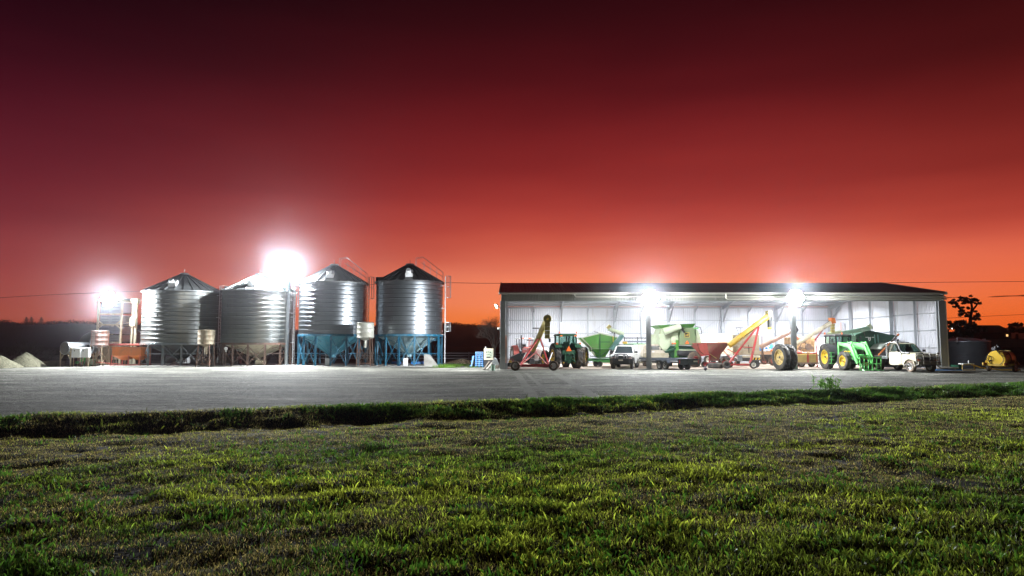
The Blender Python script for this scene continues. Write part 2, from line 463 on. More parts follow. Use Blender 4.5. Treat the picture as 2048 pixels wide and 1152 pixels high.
# pale tyre tracks swinging out of the shed across the gravel
TRACK = ground_mat('tyre_track_gravel', [(.3, (.10, .10, .09)), (.7, (.165, .16, .14))], .25, .5, bumps=((9, .02), (45, .012)))
def track(pts, w, name='tyre_track'):
    mb = MB(); P3 = [g(*p) for p in pts]; n = 26; L_ = []
    for k in range(n):
        u = k / (n - 1) * (len(P3) - 1); i = min(int(u), len(P3) - 2); f = u - i
        p0 = P3[max(i - 1, 0)]; p1 = P3[i]; p2 = P3[i + 1]; p3 = P3[min(i + 2, len(P3) - 1)]
        L_.append(.5 * ((2 * p1) + (p2 - p0) * f + (2 * p0 - 5 * p1 + 4 * p2 - p3) * f * f + (3 * p1 - p0 - 3 * p2 + p3) * f ** 3))
    vs = []; fs = []
    for k, p in enumerate(L_):
        d = (L_[min(k + 1, n - 1)] - L_[max(k - 1, 0)]).normalized(); a = Vector((-d.y, d.x, 0))
        ww = w * (.75 + .35 * random.random())
        for s_ in (-.5, .5):
            r_ = p + a * ww * s_; r_.z = float(yard_z(r_.x, r_.y)) + .006; vs.append(r_)
    fs = [(2 * k, 2 * k + 1, 2 * k + 3, 2 * k + 2) for k in range(n - 1)]
    mb.add(vs, fs)
    o = mb.build(name, TRACK); tag(o, kind='structure')
track([(1034, 746), (1044, 762), (1060, 784), (1074, 806)], .45)
track([(1052, 746), (1068, 760), (1096, 784), (1112, 800)], .25)
FAINT = ground_mat('worn_gravel_track', [(.3, (.105, .104, .095)), (.7, (.15, .147, .135))], .4, .6, bumps=((7, .04), (26, .03)))
_T = TRACK; TRACK = FAINT
track([(120, 752), (380, 760), (660, 764), (900, 756), (1010, 747)], .4)
track([(60, 770), (360, 784), (700, 786), (960, 772), (1150, 750)], .45)
track([(200, 800), (480, 806), (800, 796), (1080, 775), (1300, 752)], .4)
track([(1380, 750), (1500, 757), (1660, 757), (1840, 754), (2040, 752)], .45)
track([(1230, 745), (1300, 760), (1430, 772), (1560, 780)], .35)
TRACK = _T
track([(1112, 747), (1140, 764), (1170, 782), (1206, 802)], .5)

# loose stones on the gravel
mb = MB()
for k in range(16000):
    Y = 17 + 30 * random.random() ** 1.15; x = random.uniform(-.85, .85) * Y
    s_, t_ = st(x, Y)
    if s_ < .7: continue
    r_ = random.uniform(.010, .026) * (1.8 if random.random() < .02 else 1)
    z = float(yard_z(x, Y))
    a = random.random() * 6
    mb.add([(x + r_ * math.cos(a), Y + r_ * math.sin(a), z), (x + r_ * math.cos(a + 2), Y + r_ * math.sin(a + 2), z), (x + r_ * math.cos(a + 4), Y + r_ * math.sin(a + 4), z), (x, Y, z + r_ * .45)],
           [(0, 1, 3), (1, 2, 3), (2, 0, 3)])
STONE = pbr('pale_stone', (.30, .295, .27), .9, 0, .7, 9)
mb.build('loose_gravel', STONE, kind='stuff', label='loose pale stones scattered over the gravel yard', cat='gravel')

# ================================================================== grass
def leaf_mat(name, transl):
    m = bpy.data.materials.new(name); m.use_nodes = True
    t = m.node_tree; N = t.nodes; L = t.links; N.clear()
    at = N.new('ShaderNodeAttribute'); at.attribute_name = 'tint'
    d = N.new('ShaderNodeBsdfDiffuse'); tr = N.new('ShaderNodeBsdfTranslucent'); gl = N.new('ShaderNodeBsdfGlossy')
    gl.inputs['Roughness'].default_value = .38; gl.inputs[0].default_value = (.9, .95, .85, 1)
    sc = N.new('ShaderNodeVectorMath'); sc.operation = 'MULTIPLY'; sc.inputs[1].default_value = (2.2, 2.4, 1.2)
    L.new(at.outputs['Color'], d.inputs[0]); L.new(at.outputs['Color'], sc.inputs[0]); L.new(sc.outputs[0], tr.inputs[0])
    m1 = N.new('ShaderNodeMixShader'); m1.inputs[0].default_value = transl
    L.new(d.outputs[0], m1.inputs[1]); L.new(tr.outputs[0], m1.inputs[2])
    m2 = N.new('ShaderNodeMixShader'); m2.inputs[0].default_value = .035
    L.new(m1.outputs[0], m2.inputs[1]); L.new(gl.outputs[0], m2.inputs[2])
    o = N.new('ShaderNodeOutputMaterial'); L.new(m2.outputs[0], o.inputs[0])
    return m
LEAF = leaf_mat('grass_leaf', .5)
def blades(name, x, y, h, w, lean, tint, z=None, zoff=0, **tags):
    n = len(x)
    if z is None: z = ground_z(x, y)
    a = rng.uniform(0, 2 * PI, n); la = rng.uniform(0, 2 * PI, n)
    dx = np.cos(a) * w / 2; dy = np.sin(a) * w / 2
    lx = np.cos(la) * lean * h; ly = np.sin(la) * lean * h
    V = np.empty((n, 4, 3))
    V[:, 0] = np.stack([x - dx, y - dy, z - .01 + zoff], 1)
    V[:, 1] = np.stack([x + dx, y + dy, z - .01 + zoff], 1)
    V[:, 2] = np.stack([x + lx * .45 + dx * .8, y + ly * .45 + dy * .8, z + h * .58 + zoff], 1)
    V[:, 3] = np.stack([x + lx, y + ly, z + h * np.sqrt(np.clip(1 - (lean * .8) ** 2, .05, 1)) + zoff], 1)
    me = bpy.data.meshes.new(name)
    me.vertices.add(n * 4); me.vertices.foreach_set('co', V.ravel())
    me.loops.add(n * 6); idx = (np.arange(n)[:, None] * 4 + np.array([0, 1, 2, 0, 2, 3])[None, :]).ravel()
    me.loops.foreach_set('vertex_index', idx)
    me.polygons.add(n * 2); me.polygons.foreach_set('loop_start', np.arange(n * 2) * 3)
    me.update(calc_edges=True); me.validate()
    ca = me.color_attributes.new('tint', 'FLOAT_COLOR', 'POINT')
    c = np.ones((n, 4, 4)); c[:, :, :3] = tint[:, None, :]
    ca.data.foreach_set('color', c.ravel())
    me.materials.append(LEAF)
    o = bpy.data.objects.new(name, me); COL.objects.link(o)
    tag(o, kind='stuff', **tags)
    return o
def mixt(a, b, f): return np.array(a)[None] * (1 - f[:, None]) + np.array(b)[None] * f[:, None]
# lawn blades
N_ = 640000
# density falls off with distance from where the blades show largest
uY = rng.random(N_)
p_ = .75
Y0_, Y1_ = 5.6, 31.0
Yb = (Y0_ ** p_ + uY * (Y1_ ** p_ - Y0_ ** p_)) ** (1 / p_)
Xb = rng.uniform(-1, 1, N_) * (.84 * Yb + 1.0)
S_, T_ = st(Xb, Yb); S_ = S_ - edge_wiggle(T_)
keep = S_ < .15
Xb, Yb, S_, T_ = Xb[keep], Yb[keep], S_[keep], T_[keep]
big = vnoise(Xb, Yb, .33, 51, 3) + .45 * np.exp(-((Xb - 1.5) / 4.5) ** 2) - .12; med = vnoise(Xb, Yb, 1.1, 61, 3); sml = vnoise(Xb, Yb, 3.2, 71, 2)
green = np.clip(.5 + 1.15 * big + .75 * med + .35 * sml, 0, 1)
# the strip next to the drain is drier
dryband = np.exp(-((S_ + 3.2) / 1.5) ** 2)
dry2 = np.exp(-((S_ + 4.4) / 2.0) ** 2) * np.clip(1 - Xb / 14, .3, 1)
green = np.clip(green - .6 * dryband - .65 * dry2 - .15 * np.clip((Yb - 10) / 8, 0, 1), 0, 1)
bank = (S_ > -1.9)
gmask = .35 + 1.3 * vnoise(T_, S_, .35, 91, 2) + .045 * (T_ - 12)
green = np.where(bank, np.clip(gmask, 0, 1), green)
tuft = np.clip(vnoise(Xb, Yb, 2.4, 81, 2) * 1.6, 0, 1)
bare = (vnoise(Xb, Yb, 1.3, 101, 3) < -.5) & (~bank)
keep = ~(bare & (rng.random(len(Xb)) < .85))
Xb, Yb, S_, T_, green, tuft, bank = [a[keep] for a in (Xb, Yb, S_, T_, green, tuft, bank)]
n = len(Xb)
isg = rng.random(n) < (.08 + .75 * green)
h = np.where(isg, rng.uniform(.02, .055, n) + .10 * tuft * green * rng.random(n) ** 1.3 + (rng.random(n) < .03) * .06, rng.uniform(.012, .045, n))
h = h * np.where(bank, .8 + 1.2 * rng.random(n) ** 2, 1.0)
w = np.where(isg, rng.uniform(.005, .013, n), rng.uniform(.003, .006, n)) * (.8 + Yb / 24)
lean = rng.uniform(.15, .8, n)
yel = np.clip(.45 + 1.3 * vnoise(Xb, Yb, .28, 141, 2) + .35 * (rng.random(n) - .5), 0, 1)
t1 = mixt((.055, .11, .025), (.27, .30, .06), yel) * (.25 + 1.75 * rng.random(n) ** 2.4)[:, None] * np.where(bank, .6, 1.0)[:, None]
t2 = mixt((.055, .045, .022), (.44, .33, .20), rng.random(n) ** 2.6)
tint = np.where(isg[:, None], t1, t2)
blades('lawn_grass', Xb, Yb, h, w, lean, tint, label='short patchy green and straw coloured grass covering the foreground lawn', cat='grass')
# broad leaved weeds among the lawn and on the bank
def weeds(name, n0, pos, hr, wr, lab, seed, zf=ground_z, tall=0, clus=7, spread=.10, tn=((.018, .05, .012), (.06, .12, .025))):
    global rng
    rng = np.random.default_rng(seed)
    x, y = pos(n0)
    x = np.repeat(x, clus) + rng.normal(0, spread, len(x) * clus); y = np.repeat(y, clus) + rng.normal(0, spread, len(y) * clus)
    n = len(x)
    tint = mixt(*tn, rng.random(n) ** 1.5)
    blades(name, x, y, rng.uniform(*hr, n), rng.uniform(*wr, n), rng.uniform(.2, .95, n), tint, z=zf(x, y), label=lab, cat='weeds')
def lawnpos(n):
    Y = (5.8 + 15 * rng.random(n) ** 1.5); x = rng.uniform(-.84, .84, n) * Y
    s, t = st(x, Y); k = (s < -2.3) & (vnoise(x, Y, .7, 111, 2) > -.05); return x[k], Y[k]
def bankpos(n):
    t = rng.uniform(-4, 50, n); s = -.1 - 1.6 * rng.random(n) ** 1.2
    k = rng.random(n) < np.clip(.25 + 1.5 * vnoise(t, s, .45, 121, 2) + .018 * t, .02, 1)
    t, s = t[k], s[k]; s = s + edge_wiggle(t)
    return EA.x + t * EU.x + s * EN.x, EA.y + t * EU.y + s * EN.y
def crestpos(n):
    t = rng.uniform(-4, 50, n); s = rng.normal(-.05, .12, n)
    k = rng.random(n) < np.clip(.3 + 1.5 * vnoise(t, t * 0, .8, 131, 2), 0, 1)
    t, s = t[k], s[k]; s = s + edge_wiggle(t)
    return EA.x + t * EU.x + s * EN.x, EA.y + t * EU.y + s * EN.y
weeds('lawn_weeds', 2300, lawnpos, (.04, .11), (.012, .028), 'low broad-leaved weeds growing through the foreground lawn', 201, tn=((.025, .075, .015), (.08, .16, .03)))
weeds('bank_weeds', 6500, bankpos, (.03, .13), (.012, .035), 'dense dark green weeds covering the drain bank along the gravel', 202, clus=8, spread=.13)
weeds('crest_grass', 1900, crestpos, (.02, .12), (.006, .016), 'longer rough grass along the crest of the drain bank', 203, clus=8, spread=.09, tn=((.06, .09, .03), (.30, .30, .13)))  # brighter tint puts lamplight on the crest into the blade colour
# the tall weed clump on the crest
def clumppos(n):
    c = q(1655, 775, 26.0)
    return c.x + rng.normal(0, .28, n), 27.6 + rng.normal(0, .22, n)
rng = np.random.default_rng(77)
cc = g(1652, 781)
cc.y -= .3
cc.z = float(ground_z(cc.x, cc.y))
wp = thing('tall_weed', 'tall leafy weed standing up from the drain bank in front of the loader tractor', 'plant', cc)
GSTEM = pbr('weed_stem_green', (.06, .11, .03), .6)
stems_ = []; lx = []; ly = []; lz = []
for k in range(22):
    a = rng.uniform(0, 2 * PI); l = rng.uniform(.25, .62); sp = rng.uniform(.1, .75)
    b0 = cc + Vector((rng.normal(0, .22), rng.normal(0, .15), -.05)); e = b0 + Vector((math.cos(a) * l * sp, math.sin(a) * l * sp, l))
    m_ = b0.lerp(e, .5) + Vector((0, 0, .05)); mbs = MB(); mbs.pipe([b0, m_, e], .006, 4); mbs.build('stem', GSTEM, wp)
    stems_.append(1)
    for j in range(16):
        f = rng.uniform(.2, 1.02); p = b0.lerp(m_, f * 2) if f < .5 else m_.lerp(e, f * 2 - 1)
        lx.append(p.x + rng.normal(0, .05)); ly.append(p.y + rng.normal(0, .05)); lz.append(p.z + rng.normal(0, .03))
n = len(lx)
lv = blades('leaf_spray', np.array(lx), np.array(ly), rng.uniform(.05, .12, n), rng.uniform(.03, .06, n), rng.uniform(.5, .98, n), mixt((.03, .09, .015), (.09, .18, .03), rng.random(n)), z=np.array(lz))
lv.parent = wp; lv.matrix_parent_inverse = wp.matrix_world.inverted() if False else Matrix.Translation(-cc)

# ================================================================== hills, pylons, power lines, clouds
HILLM = pbr('dark_wooded_hill', (.012, .014, .012), .95, 0, .4, .02)
def hill(name, prof, Y, depth, seed):
    """prof: (px, crest py); a ridge with real depth, its crest at Y"""
    pts = [q(a, b, Y) for a, b in prof]
    xs = np.linspace(pts[0].x, pts[-1].x, 220)
    zs = np.interp(xs, [p.x for p in pts], [p.z for p in pts])
    zs = zs + 1.6 * vnoise(xs, xs * 0, .06, seed, 4) - .5
    fr = [(-depth, -.4), (-depth * .75, .16), (-depth * .5, .42), (-depth * .25, .74), (0, 1), (depth * .5, .7), (depth * 1.4, -.3)]
    V = []; F = []
    for j, (dy, k) in enumerate(fr):
        for i, x in enumerate(xs):
            V.append((x * (Y + dy * .6) / Y, Y + dy + 8 * float(vnoise(x, j * 7.0, .02, seed)), zs[i] * k + (2.2 * float(vnoise(x, dy, .05, seed + 1)) if 0 < k < 1 else 0)))
    n = len(xs)
    for j in range(len(fr) - 1):
        for i in range(n - 1): F.append((j * n + i, j * n + i + 1, (j + 1) * n + i + 1, (j + 1) * n + i))
    mb = MB(); mb.add(V, F); o = mb.build(name, HILLM, sharp=80); tag(o, kind='structure')
    # trees standing along its crest, one mass
    w = MB()
    for i in range(1, n - 1):
        for k in range(5):
            x = xs[i] + random.uniform(-1, 1) * (xs[1] - xs[0]) * .6
            zz = float(np.interp(x, xs, zs)); s_ = random.uniform(1.2, 3.2)
            for l in range(5):
                c = Vector((x + random.gauss(0, s_ * .55), Y + random.uniform(-12, 4), zz - .6 + random.uniform(0, s_)))
                a = [Vector((random.gauss(0, 1), random.gauss(0, 1), random.gauss(0, 1))).normalized() * random.uniform(.5, 1.1) for _ in range(4)]
                w.add([c + v for v in a], [(0, 1, 2), (0, 2, 3), (0, 3, 1), (1, 3, 2)])
    o = w.build('hill_forest', HILLM, kind='stuff'); o['label'] = 'dark line of bush trees along the crest of the ' + ('left' if pts[0].x < -300 else 'distant') + ' hill'
    return o
hill('distant_hill', [(-480, 608), (-300, 615), (0, 642), (30, 648), (60, 650), (100, 648), (130, 644), (170, 646), (230, 648), (300, 650), (420, 655), (590, 662), (640, 668)], 620, 260, 3)
hill('far_hill', [(560, 668), (640, 664), (740, 655), (860, 650), (900, 649), (940, 651), (1000, 658), (1060, 668), (1180, 676)], 700, 260, 9)
hill('right_hill', [(1780, 676), (1880, 668), (1950, 664), (2010, 660), (2060, 655), (2200, 650), (2400, 645)], 640, 240, 14)

PYL = pbr('pylon_steel', (.05, .045, .045), .6, .3)
pyl = None
for k, (px, top, Y) in enumerate(((52, 634, 760), (62, 629, 740), (82, 630, 780))):
    b = q(px, 652, Y); H = q(px, top, Y).z - b.z; b.z -= 2
    if pyl is None:
        pyl = thing('pylon', 'small dark lattice pylon at the left end of the three on the hill', 'pylon', b, 0, 'power pylons on the distant hill')
        mb = MB()
        for sx in (-1, 1):
            for sy in (-1, 1): mb.bar((sx * 2.0, sy * 2.0, -4), (sx * .35, sy * .35, H + 2), .35)
        for i in range(6):
            z0 = i * H / 6; z1 = (i + 1) * H / 6; w0 = 2 - 1.6 * i / 6; w1 = 2 - 1.6 * (i + 1) / 6
            for sy in (-1, 1):
                mb.bar((-w0, sy * w0, z0), (w1, sy * w1, z1), .2); mb.bar((w0, sy * w0, z0), (-w1, sy * w1, z1), .2)
        mb.build('tower', PYL, pyl)
        mb = MB()
        for z in (.72, .84, .95): mb.bar((-3.2, 0, H * z), (3.2, 0, H * z), .35)
        mb.build('crossarm', PYL, pyl)
    else:
        c = copy_tree(pyl); c.location = b; c['label'] = ('', 'dark lattice pylon in the middle of the three on the hill', 'dark lattice pylon nearest the silos, right of the other two')[k]

WIRE = pbr('power_wire', (.04, .03, .03), .6)
def wire(name, pts, Y, r, lab):
    P3 = [q(a, b, Y) for a, b in pts]; out = []
    for i in range(len(P3) - 1):
        for k in range(8): out.append(P3[i].lerp(P3[i + 1], k / 8))
    mb = MB(); mb.pipe(out + [P3[-1]], r, 5)
    tag(mb.build(name, WIRE), lab, 'power line')
wire('power_line', [(880, 565), (960, 566.5), (1300, 567), (1700, 566), (2048, 566 - 3), (2300, 560)], 85, .028, 'thin dark power line passing just above the shed roof')
wire('power_line', [(-300, 604), (0, 595.5), (110, 589), (260, 583), (420, 578), (640, 572), (880, 565)], 85, .028, 'thin dark power line passing behind the silos on the left')
wire('power_line', [(1800, 641), (1960, 633), (2048, 629), (2300, 620)], 120, .03, 'lower thin power line beyond the gum tree')

CLOUDM = bpy.data.materials.new('dusk_cloud'); CLOUDM.use_nodes = True
cnt = CLOUDM.node_tree; cnt.nodes.clear()
_o = cnt.nodes.new('ShaderNodeOutputMaterial'); _v = cnt.nodes.new('ShaderNodeVolumePrincipled')
_v.inputs['Color'].default_value = (.25, .12, .10, 1); _v.inputs['Density'].default_value = .035
cnt.links.new(_v.outputs[0], _o.inputs['Volume'])
for (a, b, ya, yb, lab) in ((1872, 1932, 597, 594, 'short dark streak of cloud beside the gum tree'), (1974, 2110, 594, 589, 'longer dark streak of cloud at the right edge of the sky')):
    Y = 2200; p0 = q(a, ya, Y); p1 = q(b, yb, Y); mb = MB(); rings = []
    n = 18
    for i in range(n + 1):
        u = i / n; c = p0.lerp(p1, u); th = math.sin(PI * u) ** .7 * (.8 + .35 * math.sin(u * 9 + a)) * (4.6 if a > 1950 else 3.4) + .05
        rings.append([c + Vector((0, math.cos(t) * th * 9, math.sin(t) * th * (1 if math.sin(t) > 0 else .6))) for t in [2 * PI * k / 12 for k in range(12)]])
    mb.loft(rings); o = mb.build('cloud', CLOUDM, sharp=180); tag(o, lab, 'cloud', kind='stuff')
# ================================================================== silos
def make_silo(label, px, Yc, Rm, y_eave, y_apex, y_bot, y_coneapex, mats, nr=12, legs_col=None, group='steel grain silos beside the gravel yard', seed=0, hand=False, ridge_r=.028):
    c = q(px, 700, Yc); c.z = 0
    ze = q(px, y_eave, Yc).z; za = q(px, y_apex, Yc).z; zb = q(px, y_bot, Yc).z; zc = max(q(px, y_coneapex, Yc).z, .25)
    random.seed(seed)
    t = thing('grain_silo', label, 'silo', c, 0, group)
    wall, roof, cone, legm = mats
    # wall courses
    dz = (ze - zb) / nr
    prof = [(Rm - .012, 0.0), (Rm - .03, .02), (Rm - .032, dz * .25), (Rm - .02, dz * .5), (Rm - .032, dz * .75), (Rm - .03, dz - .045), (Rm + ridge_r, dz - .03), (Rm + ridge_r, dz - .004), (Rm - .012, dz)]
    m0 = MB(); m0.lathe(prof, 72); r0 = m0.build('wall_ring', wall, t, sharp=50)
    r0.location = (0, 0, zb)
    for k in range(1, nr): group_like(r0, 'wall_ring', t, (0, 0, zb + k * dz))
    # vertical lap joints, staggered from course to course
    s0 = MB(); s0.box((Rm - .02, 0, dz * .5), (.02, .045, dz * .86)); sj = None
    for k in range(nr):
        for j in range(6):
            a = 2 * PI * (j + (k % 3) / 3) / 6 + .35 + seed
            if math.sin(a) > .3: continue
            if sj is None: sj = s0.build('lap_joint', wall, t); o = sj
            else: o = group_like(sj, 'lap_joint', t)
            o.location = (0, 0, zb + k * dz); o.rotation_euler = (0, 0, a)
    # roof sheets with upturned ribs
    ns = 28; re = Rm + .12; ra = .35; p0 = MB()
    da = 2 * PI / ns
    def rp(r, a, up=0): return (r * math.cos(a), r * math.sin(a), za - (za - ze) * (r - ra) / (re - ra) + up)
    p0.add([rp(ra, 0), rp(re, 0), rp(re, da * .5, .015), rp(re, da), rp(ra, da)], [(0, 1, 2, 3, 4)])
    p0.bar(rp(ra, 0, .03), rp(re, 0, .03), .035, .075)
    pr = p0.build('roof_panel', roof, t)
    for k in range(1, ns):
        o = group_like(pr, 'roof_panel', t); o.rotation_euler = (0, 0, da * k)
    mb = MB(); mb.lathe([(.02, za + .2), (.34, za + .16), (.42, za + .02), (.42, za - .05)], 20); mb.cyl((0, 0, za + .1), (0, 0, za + .5), .02, .02, 6); mb.build('roof_cap', roof, t)
    mb = MB(); mb.lathe([(re - .06, ze + .02), (re + .01, ze + .01), (re + .01, ze - .07), (re - .08, ze - .09)], 72); mb.build('eave_trim', roof, t)
    # hatch and vents on the roof
    a = -PI / 2 + .12; r_ = Rm * .80
    mb = MB(); pz = rp(r_, a); M = Matrix.Rotation(a, 3, 'Z') @ Matrix.Rotation(math.atan2(za - ze, re - ra), 3, 'Y')
    mb.box((pz[0], pz[1], pz[2] + .22), (.75, .6, .35), M); mb.cyl((pz[0], pz[1] - .1, pz[2] + .2), (pz[0], pz[1] - .42, pz[2] + .5), .2, .2, 12); mb.build('roof_hatch', WHITE_METAL, t)
    a = PI * .93; pz = rp(Rm * .93, a); mb = MB(); mb.box((pz[0], pz[1], pz[2] + .16), (.8, .9, .42)); mb.build('roof_vent', roof, t, bevel=.04)
    # hopper cone
    mb = MB(); mb.lathe([(Rm - .07, zb - .02), (.32, zc + .1), (.32, zc - .12)], 48); mb.build('hopper_cone', cone, t)
    mb = MB()
    for k in range(14):
        a = 2 * PI * k / 14 + .2
        mb.bar(((Rm - .07) * math.cos(a), (Rm - .07) * math.sin(a), zb - .03), (.34 * math.cos(a), .34 * math.sin(a), zc + .1), .03, .05)
    mb.build('cone_seam', cone, t)
    mb = MB(); mb.box((0, 0, zc - .18), (.5, .5, .14)); mb.box((0, -.38, zc - .14), (.12, .5, .05)); mb.build('slide_gate', STEELDK, t)
    # legs and bracing
    NL = 14; zt = zb - .02
    mb = MB(); mb.lathe([(Rm - .10, zt + .02), (Rm + .05, zt + .02), (Rm + .05, zt - .16), (Rm + .02, zt - .16), (Rm + .02, zt - .02)], 56)
    for k in range(60):
        a = 2 * PI * k / 60; mb.box(((Rm + .06) * math.cos(a), (Rm + .06) * math.sin(a), zt - .09), (.04, .04, .12), Matrix.Rotation(a, 3, 'Z'))
    mb.build('ring_beam', legm, t)
    mb = MB(); mb.ibeam((Rm - .03, 0, 0), (Rm - .03, 0, zt - .14), .13, .13, .022); l0 = mb.build('leg', legm, t)
    mb = MB(); mb.box((Rm - .03, 0, .03), (.26, .26, .05)); f0 = mb.build('foot_plate', legm, t)
    a0 = .12 + seed
    for k in range(NL):
        a = 2 * PI * k / NL + a0
        o = l0 if k == 0 else group_like(l0, 'leg', t); o.rotation_euler = (0, 0, a)
        o = f0 if k == 0 else group_like(f0, 'foot_plate', t); o.rotation_euler = (0, 0, a)
    def on(a, z): return ((Rm - .03) * math.cos(a), (Rm - .03) * math.sin(a), z)
    bmesh_ = MB(); bmesh_.bar(on(0, .15), on(2 * PI / NL, zt - .25), .05); bmesh_.bar(on(0, zt - .25), on(2 * PI / NL, .15), .05)
    x0 = None
    for k in range(0, NL):
        if k % 2 and (k % 4 != 1): continue
        if x0 is None: x0 = bmesh_.build('cross_brace', legm, t); o = x0
        else: o = group_like(x0, 'cross_brace', t)
        o.rotation_euler = (0, 0, 2 * PI * k / NL + a0)
    mb = MB()
    for k in range(NL):
        a = 2 * PI * k / NL + a0; mb.bar(on(a, 1.05), on(a + 2 * PI / NL, 1.05), .05)
        mb.bar((on(a, zt - .3)), (on(a, 0)[0] * .45, on(a, 0)[1] * .45, zb * .55 + zc * .45), .04)
    mb.build('tie_ring', legm, t)
    # ladder with its cage on the right
    xr = Rm + .28; mb = MB(); yl = -.55
    for s_ in (-.2, .2): mb.bar((xr, yl + s_, .2), (xr, yl + s_, ze + .55), .04)
    zz = .5
    while zz < ze + .5: mb.bar((xr, yl - .2, zz), (xr, yl + .2, zz), .03); zz += .3
    for z_ in (zb, zb + (ze - zb) / 2, ze - .3): mb.bar((Rm - .05, yl, z_), (xr, yl, z_), .04)
    mb.build('ladder', WHITE_METAL, t)
    mb = MB()
    for (z0, z1) in ((ze - 1.35, ze + .55),) + (((zb + .25, zb + 1.05),) if hand else ()):
        pts = [(xr + .03 + .34 * math.sin(b) + .12, yl - .38 * math.cos(b)) for b in [PI * i / 6 for i in range(7)]]
        for (x_, y_) in pts: mb.bar((x_, y_, z0), (x_, y_, z1), .022)
        for z_ in (z0, (z0 + z1) / 2, z1):
            for i in range(6): mb.bar((*pts[i], z_), (*pts[i + 1], z_), .028)
    mb.build('ladder_cage', GALV, t)
    if hand:
        mb = MB()
        for s_ in (-.3, .3):
            A = Vector((.75, -.3 + s_, za - .15)); B = Vector((Rm + .05, -.45 + s_, ze + .1))
            rail = [A + Vector((-.2, 0, 0)), A + Vector((-.15, 0, .75)), A + Vector((.45, 0, .85)), B + Vector((0, 0, .8)), B]
            mb.pipe(rail, .015, 5)
            mb.pipe([A + Vector((.3, 0, .35)), B + Vector((0, 0, .4))], .012, 5)
            for f in (.25, .5, .75):
                p = A.lerp(B, f); mb.pipe([p, p + Vector((0, 0, .8))], .012, 5)
        mb.build('roof_handrail', GALV, t)
    return t
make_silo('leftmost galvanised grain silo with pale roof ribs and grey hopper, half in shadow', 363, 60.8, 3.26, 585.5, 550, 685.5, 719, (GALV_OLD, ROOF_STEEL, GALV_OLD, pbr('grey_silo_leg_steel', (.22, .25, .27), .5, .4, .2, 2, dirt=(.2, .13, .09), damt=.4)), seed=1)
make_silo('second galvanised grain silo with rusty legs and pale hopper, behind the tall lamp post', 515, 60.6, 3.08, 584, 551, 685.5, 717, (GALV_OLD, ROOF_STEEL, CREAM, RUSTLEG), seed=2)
make_silo('third grain silo, shiny with blue legs, just right of the tall lamp post', 665, 60.3, 2.93, 568, 532, 669, 712, (GALV_BRIGHT, ROOF_STEEL, BLUECONE, BLUE), seed=3, hand=True)
make_silo('rightmost shiny grain silo on blue legs with a pale stained hopper', 818, 60.3, 2.93, 566, 531, 669, 711, (GALV_BRIGHT, pbr('dark_roof_steel', (.12, .12, .125), .42, .6, .15, 1.4), PALECONE, BLUE), seed=4, hand=True)
# concrete pads under the silos
mb = MB(); p0 = g(190, 733.5); p1 = g(890, 733.5)
mb.box(((p0.x + p1.x) / 2, p0.y + 4.2, -.01), (p1.x - p0.x, 8.2, .14))
tag(mb.build('concrete_slab', CONCRETE, bevel=.02), kind='structure')

# ================================================================== machinery shed
X0, X1, YF, YM, YR = -.82, 32.35, 51.0, 60.0, 69.0
ZE, ZR, ZH = 5.66, 7.15, 5.10
shed = thing('machinery_shed', 'long open-fronted steel machinery shed, white inside, dark gabled roof', 'shed', ((X0 + X1) / 2, 60, 0))
def corr(mb, o, du, L_, dv, H, pitch, amp, nrm):
    """a ribbed sheet: from o along du for L_, height along dv for H"""
    o, du, dv, nrm = Vector(o), Vector(du), Vector(dv), Vector(nrm)
    n = max(1, int(L_ / pitch)); vs = []; 
    for i in range(n):
        for (f, a) in ((0, 0), (.30, 0), (.42, 1), (.72, 1), (.86, 0)):
            p = o + du * (L_ * (i + f) / n) + nrm * amp * a
            vs += [p, p + dv * H]
    p = o + du * L_; vs += [p, p + dv * H]
    mb.add(vs, [(2 * i, 2 * i + 2, 2 * i + 3, 2 * i + 1) for i in range(len(vs) // 2 - 1)])
fx = [-.5 + 5.42 * k for k in range(7)]
fx[-1] = 31.98
# rear wall cladding, one panel per half bay
for k in range(6):
    for j in range(2):
        a = fx[k] + (fx[k + 1] - fx[k]) * j / 2; b = fx[k] + (fx[k + 1] - fx[k]) * (j + 1) / 2
        if k == 0 and j == 0: a = X0
        if k == 5 and j == 1: b = X1
        mb = MB(); corr(mb, (a, YR, .02), (1, 0, 0), b - a - .01, (0, 0, 1), ZE - .08, .19, .03, (0, -1, 0)); mb.build('wall_panel', CLAD, shed)
sy = [YF, 54.4, 57.8, 61.2, 64.8, YR]
for X, nx in ((X1, -1), (X0, 1)):
    for k in range(5):
        y0, y1 = sy[k], sy[k + 1]
        def top(y): return ZE + (ZR - ZE) * (1 - abs(y - YM) / 9) - .08
        n = int((y1 - y0) / .19); vs = []
        for i in range(n):
            for (f, a) in ((0, 0), (.3, 0), (.42, 1), (.72, 1), (.86, 0)):
                y = y0 + (y1 - y0 - .01) * (i + f) / n; vs += [(X + nx * .03 * a, y, .02), (X + nx * .03 * a, y, top(y))]
        y = y1 - .01; vs += [(X, y, .02), (X, y, top(y))]
        mb = MB(); mb.add(vs, [(2 * i, 2 * i + 2, 2 * i + 3, 2 * i + 1) for i in range(len(vs) // 2 - 1)]); mb.build('wall_panel', CLAD, shed)
